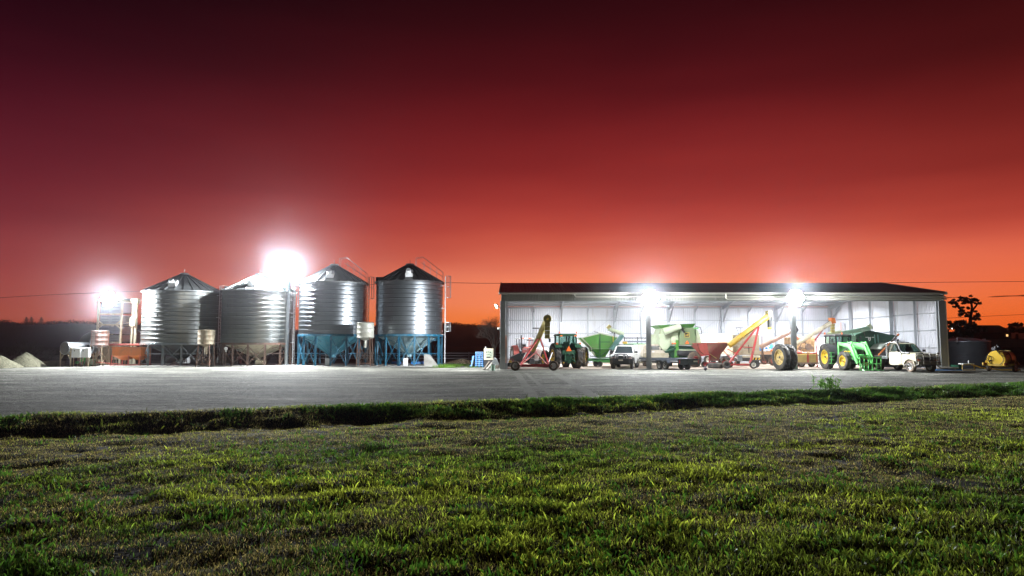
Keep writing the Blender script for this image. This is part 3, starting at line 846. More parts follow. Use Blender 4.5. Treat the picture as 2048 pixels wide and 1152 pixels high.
# roof: outside sheets by bay, underside
nsheet = 12
for k in range(nsheet):
    a = X0 - .12 + (X1 - X0 + .24) * k / nsheet; w_ = (X1 - X0 + .24) / nsheet
    for (ya, yb) in ((YF - .15, YM), (YR + .15, YM)):
        mb = MB(); d = Vector((0, yb - ya, ZR - ZE + .05)); corr(mb, (a, ya, ZE + .02), (1, 0, 0), w_ - .004, d.normalized(), d.length, .25, .035, (0, 0, 1)); mb.build('roof_sheet', ROOFING, shed)
mb = MB()
for (ya, yb) in ((YF, YM), (YR, YM)):
    mb.prism([(X0, ya, ZE - .03), (X1, ya, ZE - .03), (X1, yb, ZR - .02), (X0, yb, ZR - .02)], (0, 0, .015))
mb.build('roof_lining', ROOF_IN, shed)
mb = MB(); mb.prism([(X0 - .14, YM - .25, ZR + .035), (X0 - .14, YM, ZR + .10), (X0 - .14, YM + .25, ZR + .035)], (X1 - X0 + .28, 0, 0)); mb.build('ridge_cap', ROOFING, shed)
for X in (X0 - .14, X1 + .1):
    for (ya, yb) in ((YF - .16, YM), (YR + .16, YM)):
        mb = MB(); mb.bar((X, ya, ZE), (X, yb, ZR + .05), .06, .24); mb.build('barge_board', CLAD_OUT, shed)
# header with vertical ribs, gutter and the long downpipe
for k in range(6):
    a = X0 + (X1 - X0) * k / 6
    mb = MB(); corr(mb, (a, YF - .02, ZH), (1, 0, 0), (X1 - X0) / 6 - .005, (0, 0, 1), ZE - ZH - .05, .115, .03, (0, -1, 0)); mb.build('header_panel', CLAD_OUT, shed)
mb = MB(); mb.box(((X0 + X1) / 2, YF + .04, ZH + .06), (X1 - X0, .08, .18)); mb.build('header_beam', FRAME, shed)
mb = MB(); mb.box(((X0 + X1) / 2, YF - .14, ZE - .01), (X1 - X0 + .3, .15, .13)); mb.build('gutter', GUTTER, shed, bevel=.02)
mb = MB(); zA = 5.40; yA = YF - .12
xa = q(1149, 590, YF).x
mb.pipe([(xa, yA, ZE - .05), (xa, yA, zA + .12), (xa + .12, yA, zA), (X1 + .05, yA, zA)], .05, 8); mb.build('downpipe', GUTTER, shed)
mb = MB(); xb = q(1450, 590, YF).x; mb.pipe([(xb, yA - .08, ZE - .05), (xb, yA - .08, 5.32), (xb + .12, yA - .08, 5.22), (X1 + .05, yA - .08, 5.22)], .05, 8); mb.build('downpipe', GUTTER, shed)
# front columns
for k, x in enumerate((-.62, 10.18, 21.0, 32.1)):
    if k in (0, 3):
        mb = MB(); mb.box((x - .06 if k == 0 else x, YF + .1, ZH / 2), (.42 if k == 0 else .5, .36, ZH)); mb.build('column', COLUMN, shed, bevel=.02)
        mb = MB(); mb.box((x + (.24 if k == 0 else -.34), YF + .06, ZH / 2), (.09, .12, ZH - .02)); mb.build('door_track', FRAME, shed)
        if k == 3:
            mb = MB(); mb.box((x + .3, YF + .02, ZH / 2), (.07, .2, ZH - .02)); mb.build('corner_trim', GUTTER, shed)
    else:
        mb = MB(); mb.ibeam((x, YF + .05, .03), (x, YF + .05, ZH), .30, .36, .03); mb.build('column', COLUMN, shed)
        mb = MB(); mb.box((x, YF + .05, .02), (.62, .5, .04)); mb.build('base_plate', COLUMN, shed)
# portal frames: rear columns, rafters, knee braces
for k, x in enumerate(fx):
    mb = MB(); mb.ibeam((x, YR - .22, 0), (x, YR - .22, ZE - .1), .22, .30, .02); mb.build('column', FRAME, shed)
    for (ya, yb) in ((YF + .1, YM), (YR - .1, YM)):
        mb = MB(); mb.ibeam((x, ya, ZE - .24), (x, yb, ZR - .26), .16, .34, .018); mb.build('rafter', FRAME, shed)
    mb = MB(); mb.bar((x + .02, YR - .36, ZE - 1.55), (x + .02, YR - 2.3, ZE - .05), .12, .14); mb.build('knee_brace', FRAME, shed)
    if k < 6:
        xm = (fx[k] + fx[k + 1]) / 2
        mb = MB(); mb.bar((xm, YR - .14, 0), (xm, YR - .14, ZE - .12), .14, .12); mb.build('wall_post', FRAME, shed)
        mb = MB(); mb.bar((xm, YR - .2, ZE - .55), (xm, YR - 1.3, ZE + .02), .08, .1); mb.build('knee_brace', FRAME, shed)
        # wire bracing
        xa_, xb_ = (fx[k], fx[k + 1])
        mb = MB(); 
        if k % 2 == 0: mb.pipe([(xa_, YR - .3, ZE - .9), (xb_, YR - .3, .6)], .014, 4)
        else: mb.pipe([(xb_, YR - .3, ZE - .9), (xa_, YR - .3, .6)], .014, 4)
        if k < 5: mb.build('brace_wire', FRAME, shed)
for z in (.35, 1.6, 2.93, 4.25, 5.52):
    mb = MB(); mb.bar((X0 + .1, YR - .09, z), (X1 - .1, YR - .09, z), .07 if z < 5.4 else .1, .09 if z < 5.4 else .16); mb.build('wall_girt', FRAME, shed)
    if z < 5.4:
        mb = MB(); mb.bar((X1 - .09, YF + .6, z), (X1 - .09, YR - .15, z), .09, .07); mb.build('wall_girt', FRAME, shed)
for i, y in enumerate(sy[1:-1]):
    big = i % 2 == 1
    zt = ZE + (ZR - ZE) * (1 - abs(y - YM) / 9) - .1
    mb = MB(); mb.ibeam((X1 - .26, y, 0), (X1 - .26, y, zt), .2 if big else .12, .2 if big else .12, .02); mb.build('column', FRAME, shed)
for j in range(6):
    for side in (0, 1):
        f = (j + .5) / 6; y = (YF + (YM - YF) * f) if side == 0 else (YR - (YR - YM) * f); z = ZE + (ZR - ZE) * f - .10
        mb = MB(); mb.bar((X0 + .1, y, z), (X1 - .1, y, z), .07, .12); mb.build('purlin', FRAME, shed)
FLOORM = ground_mat('shed_floor_earth', [(.3, (.26, .20, .155)), (.5, (.36, .29, .24)), (.7, (.42, .36, .31))], .2, .5, bumps=((6, .02), (40, .01)))
mb = MB(); mb.add([(X0, YF + .4, .010), (X1, YF + .4, .010), (X1, YR, .010), (X0, YR, .010)], [(0, 1, 2, 3)]); tag(mb.build('shed_floor', FLOORM), kind='structure')

# ================================================================== flood lamps on the place
FL_N = 0
def flood(name_label, heads, parent_thing=None, group='lit floodlights', name='floodlight', arm=None):
    """heads: list of (position, aim, width, height)"""
    c = sum((Vector(h[0]) for h in heads), Vector()) / len(heads)
    t = thing(name, name_label, 'floodlight', c, None, group)
    for (p, aim, w, h) in heads:
        p = Vector(p); M = Vector(aim).to_track_quat('-Y', 'Z').to_matrix()
        dn = Vector(aim).normalized(); r_ = w / 2
        mb = MB(); mb.cyl(p - dn * .05, p + dn * .05, r_ * .8, r_, 20)
        for s_ in (-1, 0, 1): mb.box(p - dn * .08 + M @ Vector((s_ * w * .22, 0, 0)), (.02, .08, h * .6), M)
        hd = mb.build('lamp_head', HOUSING, t, bevel=.01)
        mb = MB(); mb.cyl(p + dn * .052, p + dn * .062, r_ * .92, r_ * .92, 20); mb.build('lamp_glass', LED, hd)
    if arm:
        mb = MB()
        for a, b, r_ in arm: mb.cyl(a, b, r_, r_, 8)
        mb.build('bracket', HOUSING, t)
    return t
def ring_rows(c, rows, w, sp, fan=.4):  # extra heads, grouped round and wide to fill out the lamp's glare
    out = []
    for j, n in enumerate(rows):
        for i in range(n):
            dx = (i - (n - 1) / 2) * sp; dz = -(j - (len(rows) - 1) / 2) * sp * .87
            out.append(((c[0] + dx, c[1], c[2] + dz), (dx * fan, -1, -.12), w, w))
    return out
# on the two middle columns of the shed
for x, lab in ((10.22, 'bright floodlights on the shed header above the left middle column'), (21.0, 'bright floodlights on the shed header above the right middle column')):
    z = 5.22; y = YF - .55
    hs = ring_rows((x, y, z + .06), (2, 3, 2), .40, .43)
    hs.append(((x, y + .22, z - .05), (0, 1, -.30), .5, .34))
    flood(lab, hs, arm=[((x - .85, y + .1, z), (x + .85, y + .1, z), .03), ((x, y + .1, z), (x, YF - .02, z + .05), .04)])
    for sd in (-1, 1): area_lamp((x + .4 * sd, y - .22, z), (.75 * sd, -1, -.22), 2500, .5, 172)
    area_lamp((x, y + .45, z - .22), (0, 1, -.20), 2800, .5, 178)
# high bay lamps under the ridge inside the shed
HB = emit('high_bay_led', (.95, .97, 1.0), 40)
for k, x in enumerate((4.9, 15.8, 26.6)):
    tl = thing('high_bay_light', ('round lamp under the ridge in the left third of the shed', 'round lamp under the ridge in the middle of the shed', 'round lamp under the ridge in the right third of the shed')[k], 'lamp', (x, 60.6, 6.3), None, 'lamps under the shed ridge')
    mb = MB(); mb.lathe([(.02, 6.62), (.10, 6.6), (.12, 6.45), (.30, 6.28), (.30, 6.25)], 20, 'z', (x, 60.6, 0)); mb.cyl((x, 60.6, 6.6), (x, 60.6, 6.85), .02, .02, 6); sh = mb.build('lamp_shade', HOUSING, tl)
    mb = MB(); mb.cyl((x, 60.6, 6.27), (x, 60.6, 6.255), .27, .27, 20); mb.build('lamp_glass', HB, sh)
    area_lamp((x, 60.6, 6.22), (0, .12, -1), (2100, 1900, 3300)[k], .5, 160)
# tall lamp post between the second and third silos
tp = g(572, 731.5); tpx, tpy = tp.x, tp.y
ztop = q(575, 541, tpy).z
pole = thing('lamp_post', 'tall pale steel lamp post standing between the second and third silos', 'lamp post', (tpx, tpy, 0))
mb = MB(); mb.cyl((tpx, tpy, 0), (tpx + .08, tpy, ztop + .3), .17, .13, 14); mb.build('post', GALV, pole)
mb = MB(); mb.cyl((tpx, tpy, 0), (tpx, tpy, .1), .28, .28, 14); mb.build('base_collar', GALV, pole)
hs = ring_rows((tpx + .1, tpy - .9, ztop), (2, 3, 2), .52, .55)
flood('cluster of bright floodlights at the top of the tall lamp post', hs, arm=[((tpx - .9, tpy - .78, ztop), (tpx + 1.1, tpy - .78, ztop), .04), ((tpx + .08, tpy, ztop - .1), (tpx + .08, tpy - .78, ztop), .04)])
area_lamp((tpx + .1, tpy - 1.15, ztop), (.0, -1, -.45), 16000, .9, 180)
area_lamp((tpx - .9, tpy - 1.0, ztop), (-1, .0, -.30), 1100, .4, 180)
area_lamp((tpx + 1.1, tpy - 1.0, ztop), (1, .1, -.35), 900, .4, 180)
# on the dryer tower at the left
lx_, ly_ = q(218, 598, 58.2).x, 58.2; lz_ = q(218, 598, 58.2).z
flood('bright floodlights on the front of the grain dryer tower, at the far left', ring_rows((lx_, ly_, lz_), (2, 3, 2), .42, .45),
      arm=[((lx_ - .7, ly_ + .1, lz_), (lx_ + .7, ly_ + .1, lz_), .03), ((lx_, ly_ + .1, lz_), (lx_, ly_ + 1.3, lz_ + .1), .04)])
area_lamp((lx_, ly_ - .3, lz_), (.0, -1, -.35), 5600, .6, 178)
area_lamp((lx_ + .7, ly_ - .1, lz_), (1, .1, -.2), 1800, .3, 180)
# small side lamps on the left outside wall of the shed
p = q(994, 612, 51.2)
flood('small tilted floodlight on the outside left corner of the shed', [((p.x - .02, 51.2, p.z), (-1, -.05, -.55), .30, .36)], arm=[((p.x + .05, 51.2, p.z - .05), (X0 + .05, 51.25, p.z - .2), .025)])
area_lamp((p.x - .25, 51.2, p.z - .1), (-1, .12, -.5), 2600, .3, 165)

# small wall lamps low on both outside ends of the shed
for k, (X_, sg, lab) in enumerate(((X0 - .05, -1, 'tiny white wall lamp halfway down the left outside corner of the shed'), (X1 + .32, 1, 'tiny white wall lamp halfway down the right outside corner of the shed'))):
    zc_ = q(990, 657, 51.1).z
    tl = thing('wall_lamp', lab, 'lamp', (X_, 51.1, zc_), None, 'small wall lamps on the shed ends')
    mb = MB(); mb.box((X_ + .09 * sg, 51.1, zc_), (.18, .14, .12)); hd_ = mb.build('lamp_case', WHITE, tl, bevel=.02)
    mb = MB(); mb.box((X_ + .19 * sg, 51.1, zc_ - .01), (.01, .11, .09)); mb.build('lamp_glass', emit('wall_lamp_glass', (1, .97, .9), 12), hd_)
    if k: area_lamp((X_ + .3, 51.1, zc_), (1, -.12, -.25), 150, .12, 170)
# ================================================================== machines left of and under the silos
def stand_drum(name, label, cx, Y, r, y0, y1, drum, leg, cone=True, group=None, nl=4, splay=1.15):
    c = q(cx, 700, Y); c.z = 0; z0 = q(cx, y1, Y).z; z1 = q(cx, y0, Y).z
    t = thing(name, label, 'hopper', c, 0, group)
    mb = MB(); H = z1 - z0
    mb.lathe([(r * .9, z1 - .01), (r, z1), (r + .02, z1 - .03), (r, z1 - .06), (r, z0 + H * .66), (r + .015, z0 + H * .64), (r, z0 + H * .62), (r, z0 + H * .34), (r + .015, z0 + H * .32), (r, z0 + H * .3), (r, z0 + .03), (r + .02, z0)], 28)
    mb.lathe([(.01, z1 + .06), (r * .9, z1 - .01)], 28)
    mb.build('drum', drum, t)
    if cone:
        mb = MB(); mb.lathe([(r, z0), (.12, z0 - r * .35), (.12, z0 - r * .35 - .6)], 24); mb.build('hopper_cone', drum, t)
    f = []
    for k in range(nl):
        a = PI / 4 + 2 * PI * k / nl; top = Vector((r * .95 * math.cos(a), r * .95 * math.sin(a), z0 + .05)); bt = Vector((r * splay * math.cos(a), r * splay * math.sin(a), 0)); f.append((top, bt))
        mb = MB(); mb.bar(bt, top, .07); mb.build('leg', leg, t)
    for k in range(nl):
        a, b = f[k], f[(k + 1) % nl]; mb = MB()
        mb.bar(a[1].lerp(a[0], .12), b[1].lerp(b[0], .62), .035); mb.bar(a[1].lerp(a[0], .62), b[1].lerp(b[0], .12), .035); mb.build('cross_brace', leg, t)
        mb = MB(); mb.bar(a[1].lerp(a[0], .12), b[1].lerp(b[0], .12), .04); mb.build('tie_bar', leg, t)
    return t
stand_drum('drum_hopper', 'rust-streaked silver drum hopper on a cross-braced stand, left of the orange hopper', 199, 58.5, .68, 661.5, 690, RUSTY, TAN)
stand_drum('drum_hopper', 'rusty tan drum hopper on thin legs in front of the leftmost silo', 412, 56.9, .66, 660, 688, RUSTY_TAN, RUSTLEG)
sd = stand_drum('drum_hopper', 'pale cream drum hopper on thin legs between the two blue-legged silos', 730, 56.8, .71, 645.5, 675, pbr('pale_cream_drum', (.42, .42, .37), .5, .15, .1, 2, dirt=(.28, .26, .2), damt=.35), RUSTLEG)
# orange hopper bin
Y = 57.6; c = q(253, 700, Y); c.z = 0
t = thing('orange_hopper', 'orange twin hopper bin on a red skid frame', 'hopper', c)
A = [q(224, 694.5, Y), q(281.5, 694.5, Y), q(281.5, 711.5, Y), q(224, 711.5, Y)]
mb = MB(); mb.prism(A, (0, 1.6, 0)); mb.build('bin', ORANGE, t, bevel=.015)
ZB = A[2].z; 
for (xa, xb) in ((224.5, 257.5), (258, 281)):
    p, r_ = q(xa, 711.5, Y), q(xb, 711.5, Y); mx = (p.x + r_.x) / 2
    ring0 = [(p.x, Y + .02, ZB), (r_.x, Y + .02, ZB), (r_.x, Y + 1.58, ZB), (p.x, Y + 1.58, ZB)]
    ring1 = [(mx - .18, Y + .6, .5), (mx + .18, Y + .6, .5), (mx + .18, Y + .95, .5), (mx - .18, Y + .95, .5)]
    mb = MB(); mb.loft([ring0, ring1]); mb.build('hopper_cone', ORANGE, t)
for x in (A[0].x + .02, q(257.5, 700, Y).x, A[1].x - .02):
    for y in (Y, Y + 1.6):
        mb = MB(); mb.bar((x, y, 0), (x, y, ZB + .03), .07); mb.build('leg', RED_LT, t)
mb = MB()
for y in (Y - .03, Y + 1.6): mb.bar((A[0].x - .1, y, .1), (A[1].x + .1, y, .1), .1)
mb.bar((A[0].x - 1.3, Y - .03, .36), (A[0].x + .9, Y - .03, .2), .06)
mb.build('skid', RED_LT, t)
mb = MB(); mb.bar((A[0].x - .03, Y - .02, A[0].z), (A[1].x + .03, Y - .02, A[0].z), .07); mb.bar((q(257.5, 700, Y).x, Y - .01, A[0].z), (q(257.5, 700, Y).x, Y - .01, ZB), .05); mb.build('rim', ORANGE, t)
# long pale red auger pipe lying behind it
p, r_ = q(216, 689.3, 59.5), q(287, 689.3, 59.5)
t = thing('conveyor_pipe', 'long pale red conveyor pipe running from the dryer to the leftmost silo', 'conveyor', (p.x, 59.5, 0))
mb = MB(); mb.cyl(p, r_, .1, .1, 10); mb.build('pipe', RED_LT, t)
for f in (.02, .5, .96):
    x = p.lerp(r_, f); mb = MB(); mb.bar((x.x, 59.5, 0), x, .06); mb.build('support', TAN, t)
# horizontal fan drum on tan legs with white cabinets
Y = 57.2; cA = q(130, 696.5, Y); rr = .52
t = thing('burner_drum', 'horizontal galvanised drum lying on a tan frame, far left by the dryer', 'burner', (cA.x + .6, Y, 0))
dirv = Vector((.32, .947, 0)); E = cA + dirv * 2.0
fr = MB(); a, b = cA, E
fr.cyl(a, b, rr, rr, 28); fr.cyl(a - dirv * .03, a + dirv * .05, rr + .03, rr + .03, 28); fr.build('drum', GALV, t)
mb = MB(); mb.cyl(cA - dirv * .035, cA - dirv * .05, rr - .04, rr - .04, 24); mb.build('end_cap', GALV_OLD, t)
nv = Vector((-dirv.y, dirv.x, 0)); zt = cA.z - rr * .5
for s_ in (-1, 1):
    for l_ in (.1, 1.7):
        pz = cA + dirv * l_ + nv * (s_ * .58); mb = MB(); mb.bar((pz.x, pz.y, 0), (pz.x, pz.y, zt + .35), .08); mb.build('leg', TAN, t)
for l_ in (.1, 1.7):
    u = cA + dirv * l_; mb = MB(); mb.bar((*(u + nv * .58).to_2d(), zt - .1), (*(u - nv * .58).to_2d(), zt - .1), .1); mb.bar((*(u + nv * .58).to_2d(), .55), (*(u + nv * .15).to_2d(), zt - .15), .06); mb.bar((*(u - nv * .58).to_2d(), .55), (*(u - nv * .15).to_2d(), zt - .15), .06); mb.build('cross_bar', TAN, t)
mb = MB()
for s_ in (-1, 1):
    u = cA + nv * (s_ * .58); mb.bar((u.x, u.y, zt), (u.x + dirv.x * 1.9, u.y + dirv.y * 1.9, zt), .08)
mb.build('side_rail', TAN, t)
for i, (xa, xb) in enumerate(((143, 160), (161.5, 176))):
    y_ = 57.0 + i * .1; p, r_ = q(xa, 696, y_), q(xb, 715, y_)
    t2 = thing('electrical_cabinet', ('white electrical cabinet under the silver drum, the left one' if i == 0 else 'white electrical cabinet beside the first, nearer the rusty drum hopper'), 'cabinet', ((p.x + r_.x) / 2, y_, r_.z), None, 'white cabinets under the drum')
    mb = MB(); mb.box(((p.x + r_.x) / 2, y_ + .2, (p.z + r_.z) / 2), (r_.x - p.x, .35, p.z - r_.z)); mb.build('case', WHITE_METAL, t2, bevel=.02)
    mb = MB(); mb.box(((p.x + r_.x) / 2 + .06, y_ + .015, (p.z + r_.z) / 2 - .01), ((r_.x - p.x) * .74, .02, (p.z - r_.z) * .9)); d_ = mb.build('door', WHITE, t2, bevel=.008)
    mb = MB(); mb.box(((p.x + r_.x) / 2 - .1, y_ - .01, p.z - .22), (.05, .03, .12)); mb.build('handle', BLACKPL, d_)
    for xx_ in (p.x + .1, r_.x - .1):
        mb = MB(); mb.bar((xx_, y_ + .2, 0), (xx_, y_ + .2, r_.z), .05); mb.build('leg', TAN, t2)
# low dark crate
p, r_ = q(82, 722.5, 57.5), q(114, 733, 57.5)
t = thing('dark_crate', 'low dark timber crate on the ground beside the gravel piles', 'crate', ((p.x + r_.x) / 2, 57.8, 0))
for i in range(3):
    for y_ in (57.5, 58.5):
        mb = MB(); mb.box(((p.x + r_.x) / 2, y_, .08 + i * .15), (r_.x - p.x, .05, .135)); mb.build('plank', TIMBER, t)
for x in (p.x, r_.x):
    mb = MB(); mb.box((x, 58, .22), (.05, 1.0, .42)); mb.build('end_board', TIMBER, t)
mb = MB(); mb.box(((p.x + r_.x) / 2, 58, .06), (r_.x - p.x - .1, .9, .05)); mb.build('base', TIMBER, t)
# gravel piles
PILE = ground_mat('pile_gravel', [(.3, (.075, .072, .05)), (.7, (.145, .14, .10))], 1.2, .5, bumps=((3, .06), (18, .05)))
def pile(px0, px1, ptop, Y, lab, sx=0, name='gravel_pile', mat=PILE, cat='gravel pile', depth=1.0):
    a, b = q(px0, 733, Y), q(px1, 733, Y); cx = (a.x + b.x) / 2; r = (b.x - a.x) / 2; h = q((px0 + px1) / 2, ptop, Y).z
    t = MB(); n, m = 40, 14; V = [(cx + sx * r, Y, h)]; F = []
    for j in range(1, m + 1):
        f = j / m
        for i in range(n):
            an = 2 * PI * i / n; rr_ = r * f * (1 + .08 * float(vnoise(math.cos(an) * 2, math.sin(an) * 2, 1, int(px0) + 5)))
            zz = h * (1 - f) ** .85 * (1 if f < 1 else 0) * (1 + .1 * float(vnoise(math.cos(an) * 3 * f, math.sin(an) * 3 * f, 2, 9))) - (.03 if j == m else 0)
            if f < .2: zz = min(zz, h * (1 - f * .6))
            V.append((cx + sx * r * (1 - f) + rr_ * math.cos(an), Y + rr_ * depth * math.sin(an), zz))
    F += [(0, 1 + i, 1 + (i + 1) % n) for i in range(n)]
    for j in range(m - 1):
        for i in range(n): F.append((1 + j * n + i, 1 + (j + 1) * n + i, 1 + (j + 1) * n + (i + 1) % n, 1 + j * n + (i + 1) % n))
    t.add(V, F); o = t.build(name, mat, sharp=80); tag(o, lab, cat); return o
pile(-40, 40, 711, 54.6, 'pale gravel pile cut off by the left edge of the picture')
pile(14, 88, 704, 57, 'pale cone-shaped gravel pile next to the dark crate')
# bare scrub behind the piles
def rec(mb, p, d, l, r, depth, sp=.6, up=.12, tips=None):
    e = p + d * l; mid = p.lerp(e, .5) + Vector((random.gauss(0, l * .06), random.gauss(0, l * .06), random.gauss(0, l * .03)))
    mb.cyl(p, mid, r, r * .85, 5 if r > .03 else 3, False); mb.cyl(mid, e, r * .85, r * .65, 5 if r > .03 else 3, False)
    if tips is not None and depth <= 1: tips.append(e)
    if depth == 0: return
    for k in range(random.choice((2, 3, 3))):
        nd = (d + Vector((random.gauss(0, sp), random.gauss(0, sp), random.gauss(up, sp * .6)))).normalized()
        rec(mb, p.lerp(e, random.uniform(.65, 1)), nd, l * random.uniform(.62, .85), r * .62, depth - 1, sp, up, tips)
BARK = pbr('bare_bark', (.13, .115, .10), .9, 0, .25, 3)
TWIG = pbr('pale_twigs', (.18, .17, .15), .9, 0, .25, 3)
random.seed(21)
for k, (px, Y, h) in enumerate(((45, 68, 2.6), (72, 66, 1.9), (22, 70, 2.0), (96, 69, 1.6))):
    c = q(px, 700, Y); c.z = 0
    t = thing('bare_shrub', ('tallest bare twiggy shrub behind the gravel piles', 'bare twiggy shrub behind the peak of the cone-shaped gravel pile', 'bare twiggy shrub furthest left behind the gravel piles', 'smallest bare shrub behind the dark crate')[k], 'shrub', c, None, 'bare shrubs behind the gravel piles')
    for s_ in range(5):
        mb = MB(); d = Vector((random.gauss(0, .5), random.gauss(0, .5), 1)).normalized(); rec(mb, c.copy(), d, h * .36, .03, 5, .5); mb.build('branch', TWIG, t)
# grain dryer tower
Y = 59.7
bx0, bx1 = q(196, 640, Y).x, q(243, 640, Y).x
t = thing('grain_dryer', 'tall grain dryer tower in a cream frame with louvred steel panels', 'grain dryer', ((bx0 + bx1) / 2, Y, 0))
def zz(y): return q(220, y, Y).z
for x in (bx0, bx1):
    for y_ in (Y, Y + 2.2):
        mb = MB(); mb.bar((x, y_, 0), (x, y_, zz(604)), .14); mb.build('post', CREAM, t)
for (za, zb_) in ((604, 627), (629.5, 648), (652, 668), (669, 684)):
    z0, z1 = zz(zb_), zz(za)
    mb = MB(); mb.box(((bx0 + bx1) / 2, Y + 1.1, (z0 + z1) / 2), (bx1 - bx0 - .2, 2.0, z1 - z0 - .06)); mb.build('panel', GALV if za != 652 else GALV_BRIGHT, t, bevel=.02)
    for i in range(3):
        mb = MB(); zl = z0 + (z1 - z0) * (i + .8) / 3.4
        for xx in (-.45, .45): mb.box(((bx0 + bx1) / 2 + xx * 1.0, Y + .08, zl), (.62, .05, .045), Matrix.Rotation(.6, 3, 'X'))
        mb.build('louvre', GALV_BRIGHT, t)
for y_ in (628, 649.5, 685):
    mb = MB(); mb.bar((bx0 - .05, Y - .03, zz(y_)), (bx1 + .05, Y - .03, zz(y_)), .12); mb.build('cross_beam', CREAM, t)
for s_, x in ((1, bx0), (-1, bx1)):
    mb = MB(); mb.bar((x + .03 * s_, Y - .04, zz(657)), (x + .42 * s_, Y - .04, zz(650)), .09); mb.bar((x + .03 * s_, Y - .04, zz(641)), (x + .42 * s_, Y - .04, zz(648.5)), .09); mb.build('gusset', CREAM, t)
mb = MB(); mb.box(((bx0 + bx1) / 2, Y + 1.1, zz(601)), (bx1 - bx0 + .3, 2.5, .12)); mb.build('top', CREAM, t)
mb = MB(); mb.prism([(bx0 - .1, Y + .2, 1.9), (bx1 + .1, Y + .2, 1.9), (bx1 - .5, Y + .2, .5), (bx0 + .5, Y + .2, .5)], (0, 1.8, 0)); mb.build('base_hopper', TAN, t)
mb = MB(); 
for i in range(9): mb.box(((bx0 + bx1) / 2 + (i - 4) * .22, Y + .15, .3), (.06, .06, .6))
mb.build('base_rail', TAN, t)
# grain elevator leg right of the dryer with grey side bin and head pipe
Y2 = 60.6; e = q(269, 640, Y2)
t = thing('grain_elevator', 'thin cream grain elevator leg with a dark head pipe, right of the dryer', 'grain elevator', (e.x, Y2, 0))
for dx in (-.16, .16):
    mb = MB(); mb.bar((e.x + dx, Y2, 0), (e.x + dx * .8, Y2, q(269, 604, Y2).z), .16, .2); mb.build('leg_casing', CREAM, t)
mb = MB(); z = q(269, 602, Y2).z; mb.box((e.x, Y2, z), (.62, .5, .45)); mb.build('head', TAN, t, bevel=.08)
mb = MB(); mb.pipe([(e.x - .2, Y2, z + .1), (q(255, 600, Y2).x, Y2, q(255, 599, Y2).z), (q(240, 600, Y2).x, Y2 - .4, q(240, 603, Y2).z)], .09, 8); mb.build('spout', STEELDK, t)
for yy in (645, 651):
    mb = MB(); mb.bar((q(246, yy, Y2).x, Y2, q(246, yy, Y2).z), (e.x, Y2, q(246, yy, Y2).z), .05); mb.build('stay', CREAM, t)
mb = MB(); mb.box((e.x - .05, Y2 - .12, q(269, 644, Y2).z), (.5, .3, .8)); mb.build('motor_box', CREAM, t, bevel=.03)
p, r_ = q(245, 662, 65), q(268, 686, 65)
t = thing('steel_bin', 'dull grey square steel bin behind the dryer, beside the elevator leg', 'bin', ((p.x + r_.x) / 2, 65.6, 0))
for k in range(3):
    mb = MB(); w_ = (r_.x - p.x) / 3; mb.box((p.x + w_ * (k + .5), 65.6, (p.z + r_.z) / 2), (w_ - .02, 1.4, p.z - r_.z)); mb.build('panel', GALV_OLD, t, bevel=.015)
mb = MB()
for x in (p.x + .05, r_.x - .05): mb.bar((x, 65.2, 0), (x, 65.2, r_.z), .1); mb.bar((x, 66.2, 0), (x, 66.2, r_.z), .1)
mb.build('leg', GALV_OLD, t)
# curved air duct
t = thing('air_duct', 'curved grey air duct arching from behind the drum to the dryer', 'duct', q(172, 733, 60.5) * 1.0)
mb = MB(); rings = []
for i in range(9):
    a = PI * .05 + i / 8 * PI * .42; c = q(188, 690, 60.6) + Vector((-1.25 * math.cos(a), .3, 1.25 * math.sin(a) - .4)); rr_ = .42
    d = Vector((math.sin(a), 0, math.cos(a))); sx_ = Vector((-math.cos(a), 0, math.sin(a)))
    rings.append([c + sx_ * rr_ * math.cos(b) + Vector((0, 1, 0)) * rr_ * math.sin(b) for b in [2 * PI * j / 16 for j in range(16)]])
mb.loft(rings); mb.build('elbow', GALV_OLD, t)
c = q(170, 700, 60.6); mb = MB(); mb.cyl((c.x - .05, 60.9, .9), (c.x - .05, 60.9, c.z + .1), .42, .42, 16); mb.build('riser', GALV_OLD, t)
# fan wheel casing behind cabinets
c = q(181, 697, 58.6)
t = thing('blower_fan', 'round galvanised blower fan between the white cabinets and the rusty drum', 'fan', (c.x, 58.6, 0))
mb = MB(); mb.lathe([(.36, -.25), (.46, -.25), (.46, .25), (.36, .25)], 24, 'y', c); mb.build('casing', GALV, t)
mb = MB()
for k in range(8):
    a = 2 * PI * k / 8; mb.bar(c + Vector((.05 * math.cos(a), 0, .05 * math.sin(a))), c + Vector((.37 * math.cos(a), 0, .37 * math.sin(a))), .05, .12)
mb.build('blade', STEELDK, t)
mb = MB(); mb.bar((c.x - .3, 58.6, 0), (c.x - .3, 58.6, c.z - .3), .07); mb.bar((c.x + .3, 58.6, 0), (c.x + .3, 58.6, c.z - .3), .07); mb.build('leg', TAN, t)
# little green auger motor on the ground
c = g(168, 732)
t = thing('green_pump', 'small light green motor unit with a white hood on the ground below the cabinets', 'pump', c)
mb = MB(); mb.cyl((c.x - .25, c.y, .45), (c.x + .35, c.y + .1, .75), .17, .14, 12); mb.build('motor', GREEN_LT, t)
mb = MB(); mb.box((c.x + .5, c.y + .2, .35), (.55, .45, .5)); mb.build('hood', pbr('pale_green_hood', (.45, .62, .42), .5), t, bevel=.08)
mb = MB(); mb.bar((c.x - .55, c.y, .3), (c.x + .1, c.y, .5), .07); mb.cyl((c.x - .6, c.y - .08, .3), (c.x - .6, c.y + .08, .3), .13, .13, 10); mb.bar((c.x - .1, c.y, 0), (c.x + .1, c.y, .5), .05); mb.bar((c.x + .5, c.y, 0), (c.x + .5, c.y, .3), .06); mb.build('arm', GREEN_LT, t)

